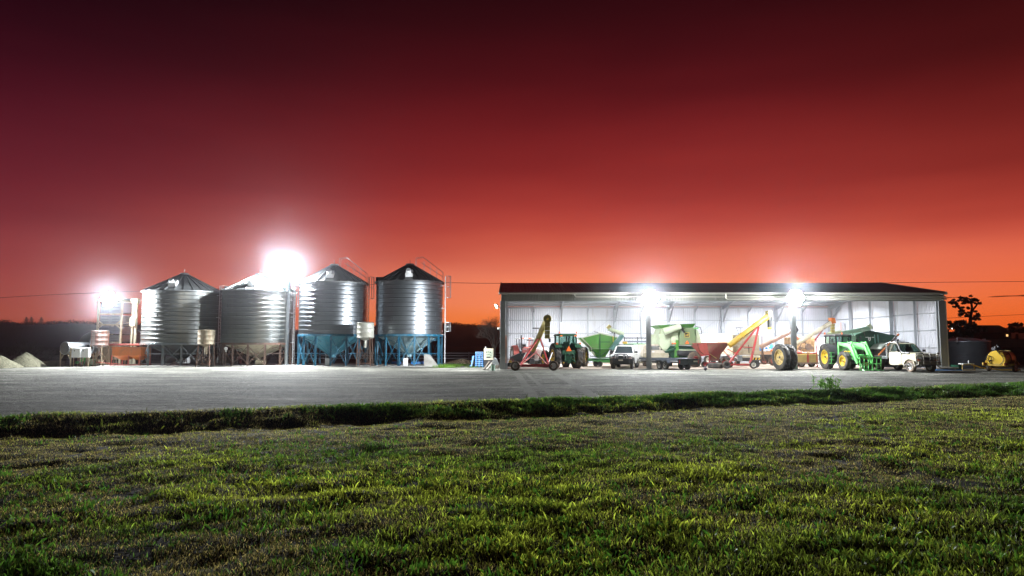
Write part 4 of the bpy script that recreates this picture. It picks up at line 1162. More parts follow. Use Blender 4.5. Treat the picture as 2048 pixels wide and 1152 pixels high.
# ---- things under the silos
def boxthing(name, lab, cat, px0, px1, py0, py1, Y, D, mat, bevel=.03, part='body', extra=None, ground=False):
    p, r_ = q(px0, py0, Y), q(px1, py1, Y)
    if ground: r_.z = 0
    t = thing(name, lab, cat, ((p.x + r_.x) / 2, Y + D / 2, 0))
    mb = MB(); mb.box(((p.x + r_.x) / 2, Y + D / 2, (p.z + r_.z) / 2), (r_.x - p.x, D, p.z - r_.z)); mb.build(part, mat, t, bevel=bevel)
    return t, p, r_
Y = 66
for k, (a, b) in enumerate(((322, 372), (374, 424), (426, 476))):
    t, p, r_ = boxthing('water_trough', ('white trough behind the leftmost silo legs, furthest left of three end to end', 'middle one of three white troughs end to end behind the silo legs', 'white trough seen between the legs of the first and second silos')[k], 'trough', a, b, 714.5, 727, Y, .9, WHITE_METAL, .04, 'tank', None, True)
    mb = MB(); mb.box(((p.x + r_.x) / 2, Y + .45, p.z + .02), (r_.x - p.x - .04, 1.0, .05)); mb.build('rim', WHITE_METAL, t, bevel=.01)
# heap of earth under silo one
pile(336, 362, 722, 57.9, 'small reddish earth heap under the leftmost silo hopper', name='earth_heap', mat=pbr('red_earth', (.18, .12, .11), .95, 0, .3, 4, .6, 10), cat='earth heap')
pile(455, 484, 724, 60.5, 'low dark earth heap under the second silo', name='earth_heap', mat=pbr('dark_earth', (.06, .055, .05), .95, 0, .3, 4, .6, 10), cat='earth heap')
# drum lying under silo two
a, b = g(520, 731), g(541, 731)
t = thing('lying_drum', 'pale barrel and dark hose lying on the slab under the second silo', 'barrel', (a.x, 58.8, 0))
mb = MB(); mb.cyl((a.x + .15, 58.8, .28), (b.x, 58.8, .28), .25, .25, 16); mb.build('barrel', CREAM, t)
mb = MB(); pts = [Vector((a.x - 1.1 + .35 * math.cos(u), 58.9 + .1 * u / 6, .32 + .26 * math.sin(u))) for u in np.linspace(0, 12, 30)] + [Vector((a.x + .1, 58.8, .3))]; mb.pipe(pts, .035, 5); mb.build('hose', BLACKPL, t)
# white valve plate on the second silo's left legs
c = q(452, 697, 57.3)
t = thing('control_plate', 'small white valve control on a post beside the second silo', 'valve', (c.x, 57.3, 0))
mb = MB(); mb.lathe([(.02, -.03), (.14, -.03), (.14, .03), (.02, .03)], 14, 'y', c); mb.box((c.x, 57.3, c.z - .18), (.1, .04, .2)); mb.build('plate', WHITE, t)
mb = MB(); mb.bar((c.x, 57.34, 0), (c.x, 57.34, c.z), .05); mb.build('post', RUSTLEG, t)
# electric box posts under silos 3, 4
for k, (px, py, lab) in enumerate(((654, 720, 'white pump box under the third silo'), (810, 719, 'white pump box under the rightmost silo hopper'))):
    t, p, r_ = boxthing('pump_box', lab, 'pump box', px - 4, px + 5, py - 3, 731, 57.6, .4, WHITE_METAL, .02, 'case', None, True)
    mb = MB(); mb.cyl((p.x + .1, 57.5, p.z), (p.x + .1, 57.5, p.z + .35), .03, .03, 6); mb.build('pipe', GALV, t)
# concrete wedge by silo 4
c = g(862, 733)
t = MB(); a, b = q(848, 711, c.y), q(876, 733, c.y)
rings = [[(a.x, c.y, 0), (a.x, c.y, 1.0), (a.x + .30, c.y, .98), (b.x, c.y, .02), (b.x, c.y, 0)], [(a.x + .12, c.y + .9, 0), (a.x + .12, c.y + .9, 1.0), (a.x + .40, c.y + .9, .98), (b.x - .05, c.y + .9, .02), (b.x - .05, c.y + .9, 0)]]
t.loft(rings); tag(t.build('concrete_chute', CONCRETE, bevel=.03), 'grey wedge-shaped concrete block leaning at the foot of the rightmost silo', 'block')
for (x_, y_) in ((0, 0),):
    pass
# blue pallets stored under silo 4
for k, (px0, px1, Y) in enumerate(((776, 800, 62.5), (822, 846, 62.2))):
    t, p, r_ = boxthing('blue_tray', ('flat blue tray on the slab under the left side of the rightmost silo', 'flat blue tray on the slab left of the grey wedge block')[k], 'tray', px0, px1, 724, 730, Y, 1.0, BLUE_PLASTIC, .01, 'base', None, True)
    for i in range(4):
        mb = MB(); mb.box((p.x + (r_.x - p.x) * (i + .5) / 4, Y + .5, p.z + .03), (.14, .95, .04)); mb.build('slat', BLUE_PLASTIC, t)
# rail fence running behind the yard
FEN = pbr('pipe_rail_steel', (.40, .39, .42), .5, .4, .15, 1)
Y = 74
t = thing('rail_fence', 'long low pipe rail fence behind the silos and left of the shed', 'fence', (q(760, 700, Y).x, Y, 0))
xa, xb = q(560, 700, Y).x, q(1010, 700, Y).x
for py in (706.3, 711.2, 716.6):
    z = q(900, py, Y).z
    mb = MB(); mb.cyl((xa, Y, z), (xb, Y, z), .05, .05, 8); mb.build('rail', FEN, t)
x = xa
while x < xb:
    mb = MB(); mb.cyl((x, Y + .06, 0), (x, Y + .06, q(900, 704, Y).z), .055, .055, 8); mb.build('post', FEN, t); x += 3.4
TANH = ground_mat('tan_rubble', [(.3, (.22, .15, .09)), (.7, (.5, .40, .28))], 2.2, .6, bumps=((4, .08), (16, .05)))
pile(886, 962, 717, 66.0, 'low heap of tan rubble below the rail fence beside the blue trays', name='rubble_heap', mat=TANH, cat='rubble heap', depth=.5)
# grass tufts by the silo corner
rng = np.random.default_rng(301)
def tuftpatch(name, px, py, rad, n, hr, lab):
    c = g(px, py); x = c.x + rng.normal(0, rad, n); y = c.y + rng.normal(0, rad * .8, n)
    tag(blades(name, x, y, rng.uniform(*hr, n), rng.uniform(.02, .04, n), rng.uniform(.2, .9, n), mixt((.07, .15, .02), (.14, .24, .03), rng.random(n)), z=0 * x), lab, 'grass')
tuftpatch('grass_tuft', 891, 735, .42, 700, (.08, .32), 'bright green grass tuft growing at the corner of the silo slab')
tuftpatch('grass_tuft', 904, 731.5, .7, 700, (.06, .26), 'bright green grass tuft in front of the tan rubble')
tuftpatch('grass_tuft', 945, 734.5, .30, 160, (.04, .14), 'small sparse grass tuft on the gravel below the blue trays')
# stack of blue trays
DECKB = pbr('highlit_blue_plastic', (.30, .50, .80), .45, 0, .1, 3)  # paler than the runners: deck-edge highlights put into the colour
Y = 56.5
cx = q(958.5, 700, Y).x; xw = q(967.5, 700, Y).x - q(951.5, 700, Y).x; z = 0
for i in range(8):
    hh = .150
    lab = ('blue plastic pallet at the very bottom of its stack beside the shed', 'second blue plastic pallet up from the ground in the stack', 'third blue plastic pallet up from the ground in the stack', 'fourth blue plastic pallet up from the ground in the stack', 'fourth blue plastic pallet down from the top of the stack', 'third blue plastic pallet down from the top of the stack', 'second blue plastic pallet from the top of the stack', 'blue plastic pallet on top of its stack beside the shed')[i]
    t = thing('plastic_pallet', lab, 'pallet', (cx, Y, z), None, 'stack of blue plastic pallets')
    j = random.uniform(-.02, .02)
    mb = MB(); mb.box((cx + j, Y + .5, z + hh - .035), (xw, 1.0, .05)); mb.build('deck', DECKB, t, bevel=.01)
    mb = MB()
    for dx in (-.45, 0, .45): mb.box((cx + j + dx * xw * .95, Y + .5, z + .05), (.12, .96, hh - .062))
    mb.build('runner', BLUE_PLASTIC, t)
    z += hh + .006
# blue pallet leaning at the stack
t = thing('plastic_pallet', 'blue plastic pallet leaning upright against the left of the stack', 'pallet', (cx - .75, Y, 0), None, 'stack of blue plastic pallets')
M = Matrix.Rotation(.22, 3, 'Y')
mb = MB(); mb.box((cx - .56, Y + .3, .46), (.09, .9, .92), M); mb.build('deck', DECKB, t, bevel=.01)
mb = MB()
for dz in (-.36, 0, .36): mb.box(Vector((cx - .64, Y + .3, .46)) + M @ Vector((0, 0, dz)), (.07, .9, .1), M)
mb.build('runner', BLUE_PLASTIC, t)
# cream control cabinet on its dark stand
Y = 56.0
p, r_ = q(967.5, 697, Y), q(986.5, 720, Y)
t = thing('control_cabinet', 'cream control cabinet with dark dials on a dark stand, left of the shed', 'cabinet', ((p.x + r_.x) / 2, Y, 0))
mb = MB(); mb.box(((p.x + r_.x) / 2, Y + .35, (p.z + r_.z) / 2), (r_.x - p.x, .7, p.z - r_.z)); mb.build('case', CREAM, t, bevel=.02)
mb = MB(); mb.box(((p.x + r_.x) / 2 + .08, Y - .012, (p.z + r_.z) / 2 + .04), ((r_.x - p.x) * .72, .02, (p.z - r_.z) * .66)); f_ = mb.build('fascia', pbr('sage_fascia', (.36, .40, .30), .5), t)
for (fx_, fz_, fw, fh) in ((.30, .68, .1, .08), (.5, .7, .12, .06), (.7, .66, .1, .1), (.35, .46, .07, .07), (.55, .48, .1, .06), (.75, .42, .06, .1), (.5, .24, .34, .09), (.85, .6, .05, .05)):
    mb = MB(); mb.box((p.x + (r_.x - p.x) * fx_, Y - .03, r_.z + (p.z - r_.z) * fz_), (fw, .02, fh)); mb.build('gauge', BLACKPL, f_)
mb = MB(); mb.box(((p.x + r_.x) / 2, Y + .35, r_.z / 2), (r_.x - p.x - .06, .6, r_.z)); mb.build('stand', STEELDK, t)
mb = MB(); mb.cyl((p.x + .15, Y + .1, p.z), (p.x + .15, Y + .1, p.z + .14), .05, .05, 8); mb.build('beacon', WHITE, t)
# scrap at the corner of the shed
c = g(990, 737)
t = thing('grey_hood', 'folded grey steel hood on the scrap beside the shed corner post', 'steel hood', (c.x, c.y, 0))
a = [q(982, 727, c.y), q(989, 715.5, c.y), q(993, 717, c.y), q(998.5, 730, c.y), q(990, 731, c.y)]
mb = MB(); mb.prism(a, (0, .7, 0)); mb.build('sheet', GALV_OLD, t, bevel=.02)
t = thing('scrap_bin', 'dark scrap bin under the folded grey hood', 'bin', (c.x, c.y, 0)); p, r_ = q(976, 730.5, c.y), q(999, 738, c.y)
mb = MB(); mb.prism([(p.x, c.y - .05, p.z), (r_.x, c.y - .05, p.z), (r_.x - .1, c.y - .05, 0), (p.x + .1, c.y - .05, 0)], (0, .9, 0)); mb.build('tub', TIMBER, t, bevel=.02)
for k, (x0, y0, x1, y1, lab) in enumerate(((968, 740, 979, 723, 'dark timber post leaning by the scrap bin, the left one'), (973, 740.5, 984, 726, 'pale-edged timber post leaning against the scrap bin, the right one'))):
    mb = MB(); aY = g(970, 740).y - .1 * k; a_, b_ = q(x0, y0, aY), q(x1, y1, aY + .5); a_.z = .03; mb.bar(a_, b_, .14, .07); tag(mb.build('timber_post', TIMBER if k == 0 else pbr('weathered_timber', (.26, .24, .20), .85, 0, .25, 3)), lab, 'timber')
c = g(986, 741)
t = thing('bucket', 'small pale green bucket standing in front of the scrap bin', 'bucket', c, 0)
mb = MB(); mb.lathe([(.02, .01), (.14, .01), (.17, .38), (.185, .38), (.18, .36)], 18); mb.build('pail', pbr('pale_green_plastic', (.32, .48, .38), .5), t)
mb = MB(); mb.pipe([(.17 * math.cos(u), 0, .38 + .13 * math.sin(u)) for u in np.linspace(0, PI, 9)], .008, 4); mb.build('handle', GALV, t)
# bare tree left of the shed
random.seed(5)
c = q(990, 700, 62); c.z = 0
t = thing('bare_tree', 'leafless tree with fine twigs just left of the shed', 'tree', c)
mb = MB(); top = c + Vector((-.05, 0, 1.5)); mb.cyl(c, top, .10, .08, 8); mb.build('trunk', BARK, t)
for k in range(6):
    mb = MB(); d = Vector((-.55 + .2 * k, random.gauss(0, .4), 1.0)).normalized(); rec(mb, top.copy() - Vector((0, 0, .1 * (k % 3))), d, .98, .045, 6, .42, .10); mb.build('branch', BARK, t)
# ================================================================== wheels, tractors, utes
def wheel(parent, c, r, w, rr, tyre, rim, side=-1, lugs=18, steer=0, name='wheel', dish=.5, local=True):
    """axis along local y; side = -1 shows its outer face toward -y"""
    c = Vector(c); mb = MB()
    M = Matrix.Translation(c) @ Matrix.Rotation(steer, 4, 'Z')
    mb.M = M
    s = r - rr
    mb.lathe([(rr, -w * .36), (rr + s * .25, -w * .47), (rr + s * .6, -w * .5), (r - s * .10, -w * .43), (r - .01, -w * .3), (r, 0), (r - .01, w * .3), (r - s * .10, w * .43), (rr + s * .6, w * .5), (rr + s * .25, w * .47), (rr, w * .36)], 36, 'y')
    if lugs:
        for k in range(lugs):
            a = 2 * PI * k / lugs
            for sd in (-1, 1):
                b = a + (.5 * 2 * PI / lugs if sd > 0 else 0); da = .30 * (1.0 if r > .5 else .8)
                p0 = Vector(((r + .005) * math.cos(b), 0.01 * sd, (r + .005) * math.sin(b)))
                p1 = Vector(((r - .0) * math.cos(b + da * .6), sd * w * .33, (r - .0) * math.sin(b + da * .6)))
                p2 = Vector(((r - s * .22) * math.cos(b + da * .85), sd * w * .485, (r - s * .22) * math.sin(b + da * .85)))
                mb.bar(p0, p1, w * .085, r * .075); mb.bar(p1, p2, w * .085, r * .075)
    wh = mb.build(name, tyre, parent, sharp=40)
    mb = MB(); mb.M = M; o = side
    mb.lathe([(rr + .012, o * w * .40), (rr * .93, o * w * .40), (rr * .88, o * w * (.40 - dish * .5)), (rr * .45, o * w * (.36 - dish * .8)), (rr * .30, o * w * (.40 - dish * .6)), (rr * .28, o * w * (.46 - dish * .5)), (.001, o * w * (.46 - dish * .5))], 28, 'y')
    mb.lathe([(rr + .012, -o * w * .40), (rr * .93, -o * w * .40), (rr * .85, -o * w * .1), (.001, -o * w * .1)], 28, 'y')
    mb.build('rim', rim, wh)
    mb = MB(); mb.M = M
    for k in range(8):
        a = 2 * PI * k / 8; cc = Vector((rr * .62 * math.cos(a), o * w * (.37 - dish * .68), rr * .62 * math.sin(a))); mb.cyl(cc, cc + Vector((0, o * .05, 0)), rr * .05, rr * .05, 6)
    mb.cyl((0, o * w * (.44 - dish * .5), 0), (0, o * w * (.5 - dish * .4), 0), rr * .16, rr * .14, 10)
    mb.build('hub', STEELDK, wh)
    return wh

def tractor(label, loc, rotz, scale=1.0, paint=GREEN, rimm=YRIM, dual=False, loader=False, canopy=False, rearkit=False, tyre=RUBBER, steer=0, group=None, light=GREEN_LT, dark=BLACKPL):
    t = thing('tractor', label, 'tractor', loc, rotz, group, scale)
    # x forward; rear axle at x=0, front axle at 2.75
    RR, WR, RF, WF = .98, .52, .72, .44
    if canopy: RR, RF, WR, WF = .82, .42, .42, .26
    wb = 2.75; ty = .92
    ys = [(-1, -ty), (1, ty)] + ([(-1, -ty - .60), (1, ty + .60)] if dual else [])
    for s_, y in ys: wheel(t, (0, y, RR), RR, WR, RR * .58, tyre, rimm, side=s_)
    for s_ in (-1, 1): wheel(t, (wb, s_ * (ty + .0), RF), RF, WF, RF * .56, tyre, rimm, side=s_, steer=steer, lugs=16)
    for x, r_ in ((0, RR), (wb, RF)):
        mb = MB(); mb.cyl((x, -ty - (.5 if dual and x == 0 else 0), r_), (x, ty + (.5 if dual and x == 0 else 0), r_), .13, .13, 12); mb.box((x, 0, r_), (.55, .5, .45)); mb.build('axle', STEELDK, t, bevel=.03)
    mb = MB(); mb.box((1.3, 0, .95), (3.2, .55, .5)); mb.box((-.35, 0, .9), (.6, .7, .7)); mb.build('chassis', paint if not canopy else STEELDK, t, bevel=.05)
    # bonnet
    mb = MB()
    def sec(x, w, z0, z1): return [(x, -w, z0), (x, -w, z1 - .18), (x, -w * .72, z1), (x, w * .72, z1), (x, w, z1 - .18), (x, w, z0)]
    zb = 1.12
    mb.loft([sec(1.15, .42, zb, 2.02 if not canopy else 1.62), sec(2.3, .40, zb, 1.94 if not canopy else 1.58), sec(3.15, .37, zb - .05, 1.78 if not canopy else 1.5), sec(3.35, .30, zb, 1.62 if not canopy else 1.42)]); mb.build('bonnet', paint, t, bevel=.03)
    mb = MB(); mb.box((3.38, 0, 1.32), (.05, .52, .48)); mb.build('grille', STEELDK, t, bevel=.01)
    for s_ in (-1, 1):
        mb = MB(); mb.box((3.33, s_ * .24, 1.55), (.08, .2, .1)); mb.build('headlight', LAMPGLASS, t, bevel=.02)
        mb = MB(); mb.box((2.2, s_ * .415, 1.45), (1.3, .02, .07)); mb.build('stripe', YRIM if not canopy else WHITE, t)
    mb = MB(); mb.cyl((1.35, -.52, 1.3), (1.35, -.52, 2.5), .06, .06, 10); mb.cyl((1.35, -.52, 2.5), (1.42, -.52, 2.62), .05, .06, 10); mb.build('exhaust_pipe', STEELDK, t)
    # mudguards
    for s_ in (-1, 1):
        mb = MB(); n = 9; pr = []
        for i in range(n):
            a = PI * .05 + PI * .72 * i / (n - 1); pr.append((a))
        rg = RR + .10
        rings = [[(rg * math.cos(a), s_ * (ty - WR * .5 - .10), RR + rg * math.sin(a)), ((rg + .03) * math.cos(a), s_ * (ty - WR * .5 - .10), RR + (rg + .03) * math.sin(a)), ((rg + .03) * math.cos(a), s_ * (ty + WR * .38), RR + (rg + .03) * math.sin(a) - .03), (rg * math.cos(a), s_ * (ty + WR * .38), RR + rg * math.sin(a) - .03)] for a in pr]
        mb.loft(rings)
        mb.add([(rg * math.cos(a), s_ * (ty - WR * .5 - .09), RR + rg * math.sin(a)) for a in pr] + [(0, s_ * (ty - WR * .5 - .09), 1.0)], [tuple(range(n + 1))])
        mb.build('mudguard', paint if not loader else BLACKPL, t)
    if not canopy:
        # cab
        zc0, zc1 = 1.25, 2.62
        bx = [(-.55, .68), (.95, .62)]
        P = {}
        posts = [(-.62, .74, -.50, .70), (.30, .80, .30, .76), (1.08, .55, .92, .62)]
        for (x0, y0, x1, y1) in posts:
            for s_ in (-1, 1):
                mb = MB(); mb.bar((x0, s_ * y0, zc0), (x1, s_ * y1, zc1), .09, .09); mb.build('cab_post', dark, t)
        mb = MB(); mb.loft([[(-.62, -.78, zc1), (1.05, -.68, zc1), (1.05, .68, zc1), (-.62, .78, zc1)], [(-.66, -.82, zc1 + .08), (1.12, -.72, zc1 + .08), (1.12, .72, zc1 + .08), (-.66, .82, zc1 + .08)], [(-.5, -.66, zc1 + .2), (.9, -.6, zc1 + .18), (.9, .6, zc1 + .18), (-.5, .66, zc1 + .2)]]); mb.build('cab_roof', paint if not loader else dark, t, bevel=.03)
        mb = MB(); mb.box((.2, 0, 1.2), (1.75, 1.35, .25)); mb.build('cab_floor', dark, t, bevel=.03)
        G = GLASS_LT
        quads = [[(-.60, -.70, 1.4), (-.60, .70, 1.4), (-.51, .66, zc1), (-.51, -.66, zc1)], [(1.08, -.5, 1.35), (1.08, .5, 1.35), (.94, .58, zc1), (.94, -.58, zc1)]]
        for s_ in (-1, 1):
            quads.append([(-.58, s_ * .75, 1.35), (.28, s_ * .80, 1.30), (.28, s_ * .76, zc1), (-.48, s_ * .71, zc1)])
            quads.append([(.33, s_ * .80, 1.30), (1.06, s_ * .57, 1.30), (.92, s_ * .63, zc1), (.33, s_ * .76, zc1)])
        for qd in quads:
            n_ = (Vector(qd[1]) - Vector(qd[0])).cross(Vector(qd[3]) - Vector(qd[0])).normalized() * .012
            mb = MB(); mb.prism(qd, n_); mb.build('cab_window', CABGLASS, t)
        mb = MB(); mb.box((.05, 0, 1.5), (.45, .5, .14)); mb.box((-.16, 0, 1.85), (.12, .46, .62)); mb.build('seat', dark, t, bevel=.05)
        mb = MB(); mb.pipe([(.75, 0, 1.3), (.62, 0, 1.75)], .035, 6); mb.pipe([(.62 + .06 * math.cos(a) * .3, .19 * math.cos(a), 1.78 + .16 * math.sin(a)) for a in np.linspace(0, 2 * PI, 14)], .018, 5); mb.build('steering_wheel', dark, t)
        for s_ in (-1, 1):
            mb = MB(); mb.pipe([(1.0, s_ * .66, 2.5), (1.15, s_ * 1.0, 2.5), (1.15, s_ * 1.0, 2.2)], .015, 5); mb.box((1.15, s_ * 1.0, 2.28), (.05, .16, .3)); mb.build('mirror', dark, t)
            mb = MB(); mb.cyl((-.6, s_ * .72, zc1 + .2), (-.6, s_ * .72, zc1 + .36), .06, .05, 10); mb.build('beacon', ORANGE_LT, t)
            mb = MB(); mb.box((-.68, s_ * .6, zc1 + .02), (.06, .2, .1)); mb.build('work_light', ORANGE_LT if rearkit else LAMPGLASS, t, bevel=.01)
    else:
        for x in (-.4, .7):
            for s_ in (-1, 1):
                mb = MB(); mb.bar((x, s_ * .55, 1.1), (x, s_ * .58, 2.3), .06); mb.build('canopy_post', STEELDK if s_ < 0 else RED_LT, t)
        mb = MB(); mb.box((.15, 0, 2.35), (1.5, 1.4, .1)); mb.build('canopy', WHITE, t, bevel=.03)
        for s_ in (-1, 1):
            mb = MB(); mb.box((.92, s_ * .35, 2.37), (.06, .3, .08)); mb.build('canopy_light', ORANGE_LT, t, bevel=.01)
        mb = MB(); mb.box((0, 0, 1.35), (.45, .5, .12)); mb.box((-.2, 0, 1.6), (.1, .5, .5)); mb.build('seat', dark, t, bevel=.05)
    # rear hitch
    mb = MB()
    for s_ in (-.28, .28):
        mb.bar((-.6, s_, .75), (-1.15, s_ * 1.4, .55), .09); mb.bar((-.55, s_, 1.35), (-.95, s_ * 1.3, 1.1), .08); mb.bar((-.95, s_ * 1.3, 1.1), (-1.1, s_ * 1.4, .55), .06)
    mb.bar((-.62, 0, 1.2), (-1.05, 0, 1.05), .08); mb.box((-.75, 0, .55), (.35, .3, .2)); mb.build('hitch', paint if not canopy else STEELDK, t)
    if rearkit:
        mb = MB(); mb.box((-.72, 0, 1.3), (.1, 1.1, .35)); mb.build('rear_panel', paint, t, bevel=.02)
        mb = MB(); a = (-.80, -.02, 1.62); mb.prism([(-.79, -.24, 1.42), (-.79, .24, 1.42), (-.79, 0, 1.84)], (-.02, 0, 0)); mb.build('warning_triangle', ORANGE_LT, t)
        for s_ in (-1, 1):
            mb = MB(); mb.box((-.75, s_ * .98, 2.02), (.1, .16, .12)); mb.build('tail_light', ORANGE_LT, t, bevel=.02)
    if not canopy:
        mb = MB()
        for i in range(4): mb.box((.95, -1.0, .48 + .28 * i), (.42, .30, .035))
        mb.bar((.75, -1.14, .45), (.75, -1.14, 1.4), .035); mb.bar((1.15, -1.14, .45), (1.15, -1.14, 1.4), .035); mb.build('steps', light if loader else paint, t)
    if loader:
        for s_ in (-1, 1):
            y = -.64 if s_ < 0 else .46
            mb = MB(); mb.bar((1.5, s_ * .62, .9), (1.55, y, 1.95), .16, .24); mb.build('loader_mast', light, t, bevel=.015)
            mb = MB(); mb.prism([(1.35, y - .06, 1.98), (1.40, y - .06, 2.18), (3.15, y - .06, 2.04), (3.42, y - .06, 1.80), (4.18, y - .06, .62), (4.05, y - .06, .50), (3.12, y - .06, 1.66), (2.9, y - .06, 1.76)], (0, .12, 0)); mb.build('loader_arm', light, t, bevel=.012)
            mb = MB(); mb.cyl((1.6, y, 1.35), (2.6, y, 1.62), .05, .05, 10); mb.cyl((2.6, y, 1.62), (3.0, y, 1.72), .025, .025, 8); mb.build('lift_ram', STEELDK, t)
            mb = MB(); mb.cyl((2.75, y + s_ * .0, 2.16), (3.35, y, 2.10), .04, .04, 10); mb.bar((3.4, y, 2.2), (4.3, y, .92), .07, .09); mb.bar((3.4, y, 2.2), (3.3, y, 1.9), .09); mb.build('tilt_link', light, t)
        mb = MB(); mb.cyl((3.75, -.60, 1.15), (3.75, .42, 1.15), .07, .07, 10); mb.build('cross_tube', light, t)
        # bale fork / grapple frame, parts
        xg = 4.35; W = .80; y0g = .22
        for z in (.08, .55, 1.02):
            mb = MB(); mb.bar((xg, y0g - W, z), (xg, y0g + W, z), .08 if z != .55 else .06); mb.build('fork_bar', light, t, bevel=.008)
        for i in range(6):
            y = y0g - W + 2 * W * i / 5; mb = MB(); mb.bar((xg, y, .06), (xg + .02, y, 1.04), .07, .05); mb.build('fork_upright', light, t, bevel=.006)
        for i in range(5):
            y = y0g - W + .08 + 2 * (W - .08) * i / 4; mb = MB(); mb.cyl((xg, y, .10), (xg + .5, y, .05), .035, .012, 8); mb.build('tine', light, t)
            mb = MB(); mb.pipe([(xg + .04, y, .52), (xg + .14, y, .36), (xg + .05, y, .12)], .026, 6); mb.build('grapple_claw', light, t)
    return t
CABGLASS = bpy.data.materials.new('cab_window_glass'); CABGLASS.use_nodes = True
_n = CABGLASS.node_tree.nodes; _l = CABGLASS.node_tree.links; _n.clear()
_o = _n.new('ShaderNodeOutputMaterial'); _mx = _n.new('ShaderNodeMixShader'); _mx.inputs[0].default_value = .22
_a = _n.new('ShaderNodeBsdfTransparent'); _a.inputs[0].default_value = (.80, .92, .88, 1); _b = _n.new('ShaderNodeBsdfGlossy'); _b.inputs['Roughness'].default_value = .03; _b.inputs[0].default_value = (.8, .9, .9, 1)
_l.new(_a.outputs[0], _mx.inputs[1]); _l.new(_b.outputs[0], _mx.inputs[2]); _l.new(_mx.outputs[0], _o.inputs[0])

tractor('dark green tractor with orange warning triangle on its back, parked facing into the shed', (4.15, 53.0, 0), R(104), .95, GREEN_DK, YRIM, rearkit=True, dark=pbr('dark_green_cab', (.015, .05, .03), .5))
tractor('green tractor with front loader and bale fork, parked nose-out in the right bay', (24.75, 52.1, 0), R(-88), .93, GREEN, YRIM, loader=True, steer=R(4))
tractor('old red and white tractor with open canopy behind the left yellow auger', (1.05, 61.0, 0), R(-78), 1.0, RED_LT, WHITE, canopy=True, tyre=RUBBER_DUSTY, steer=R(10))

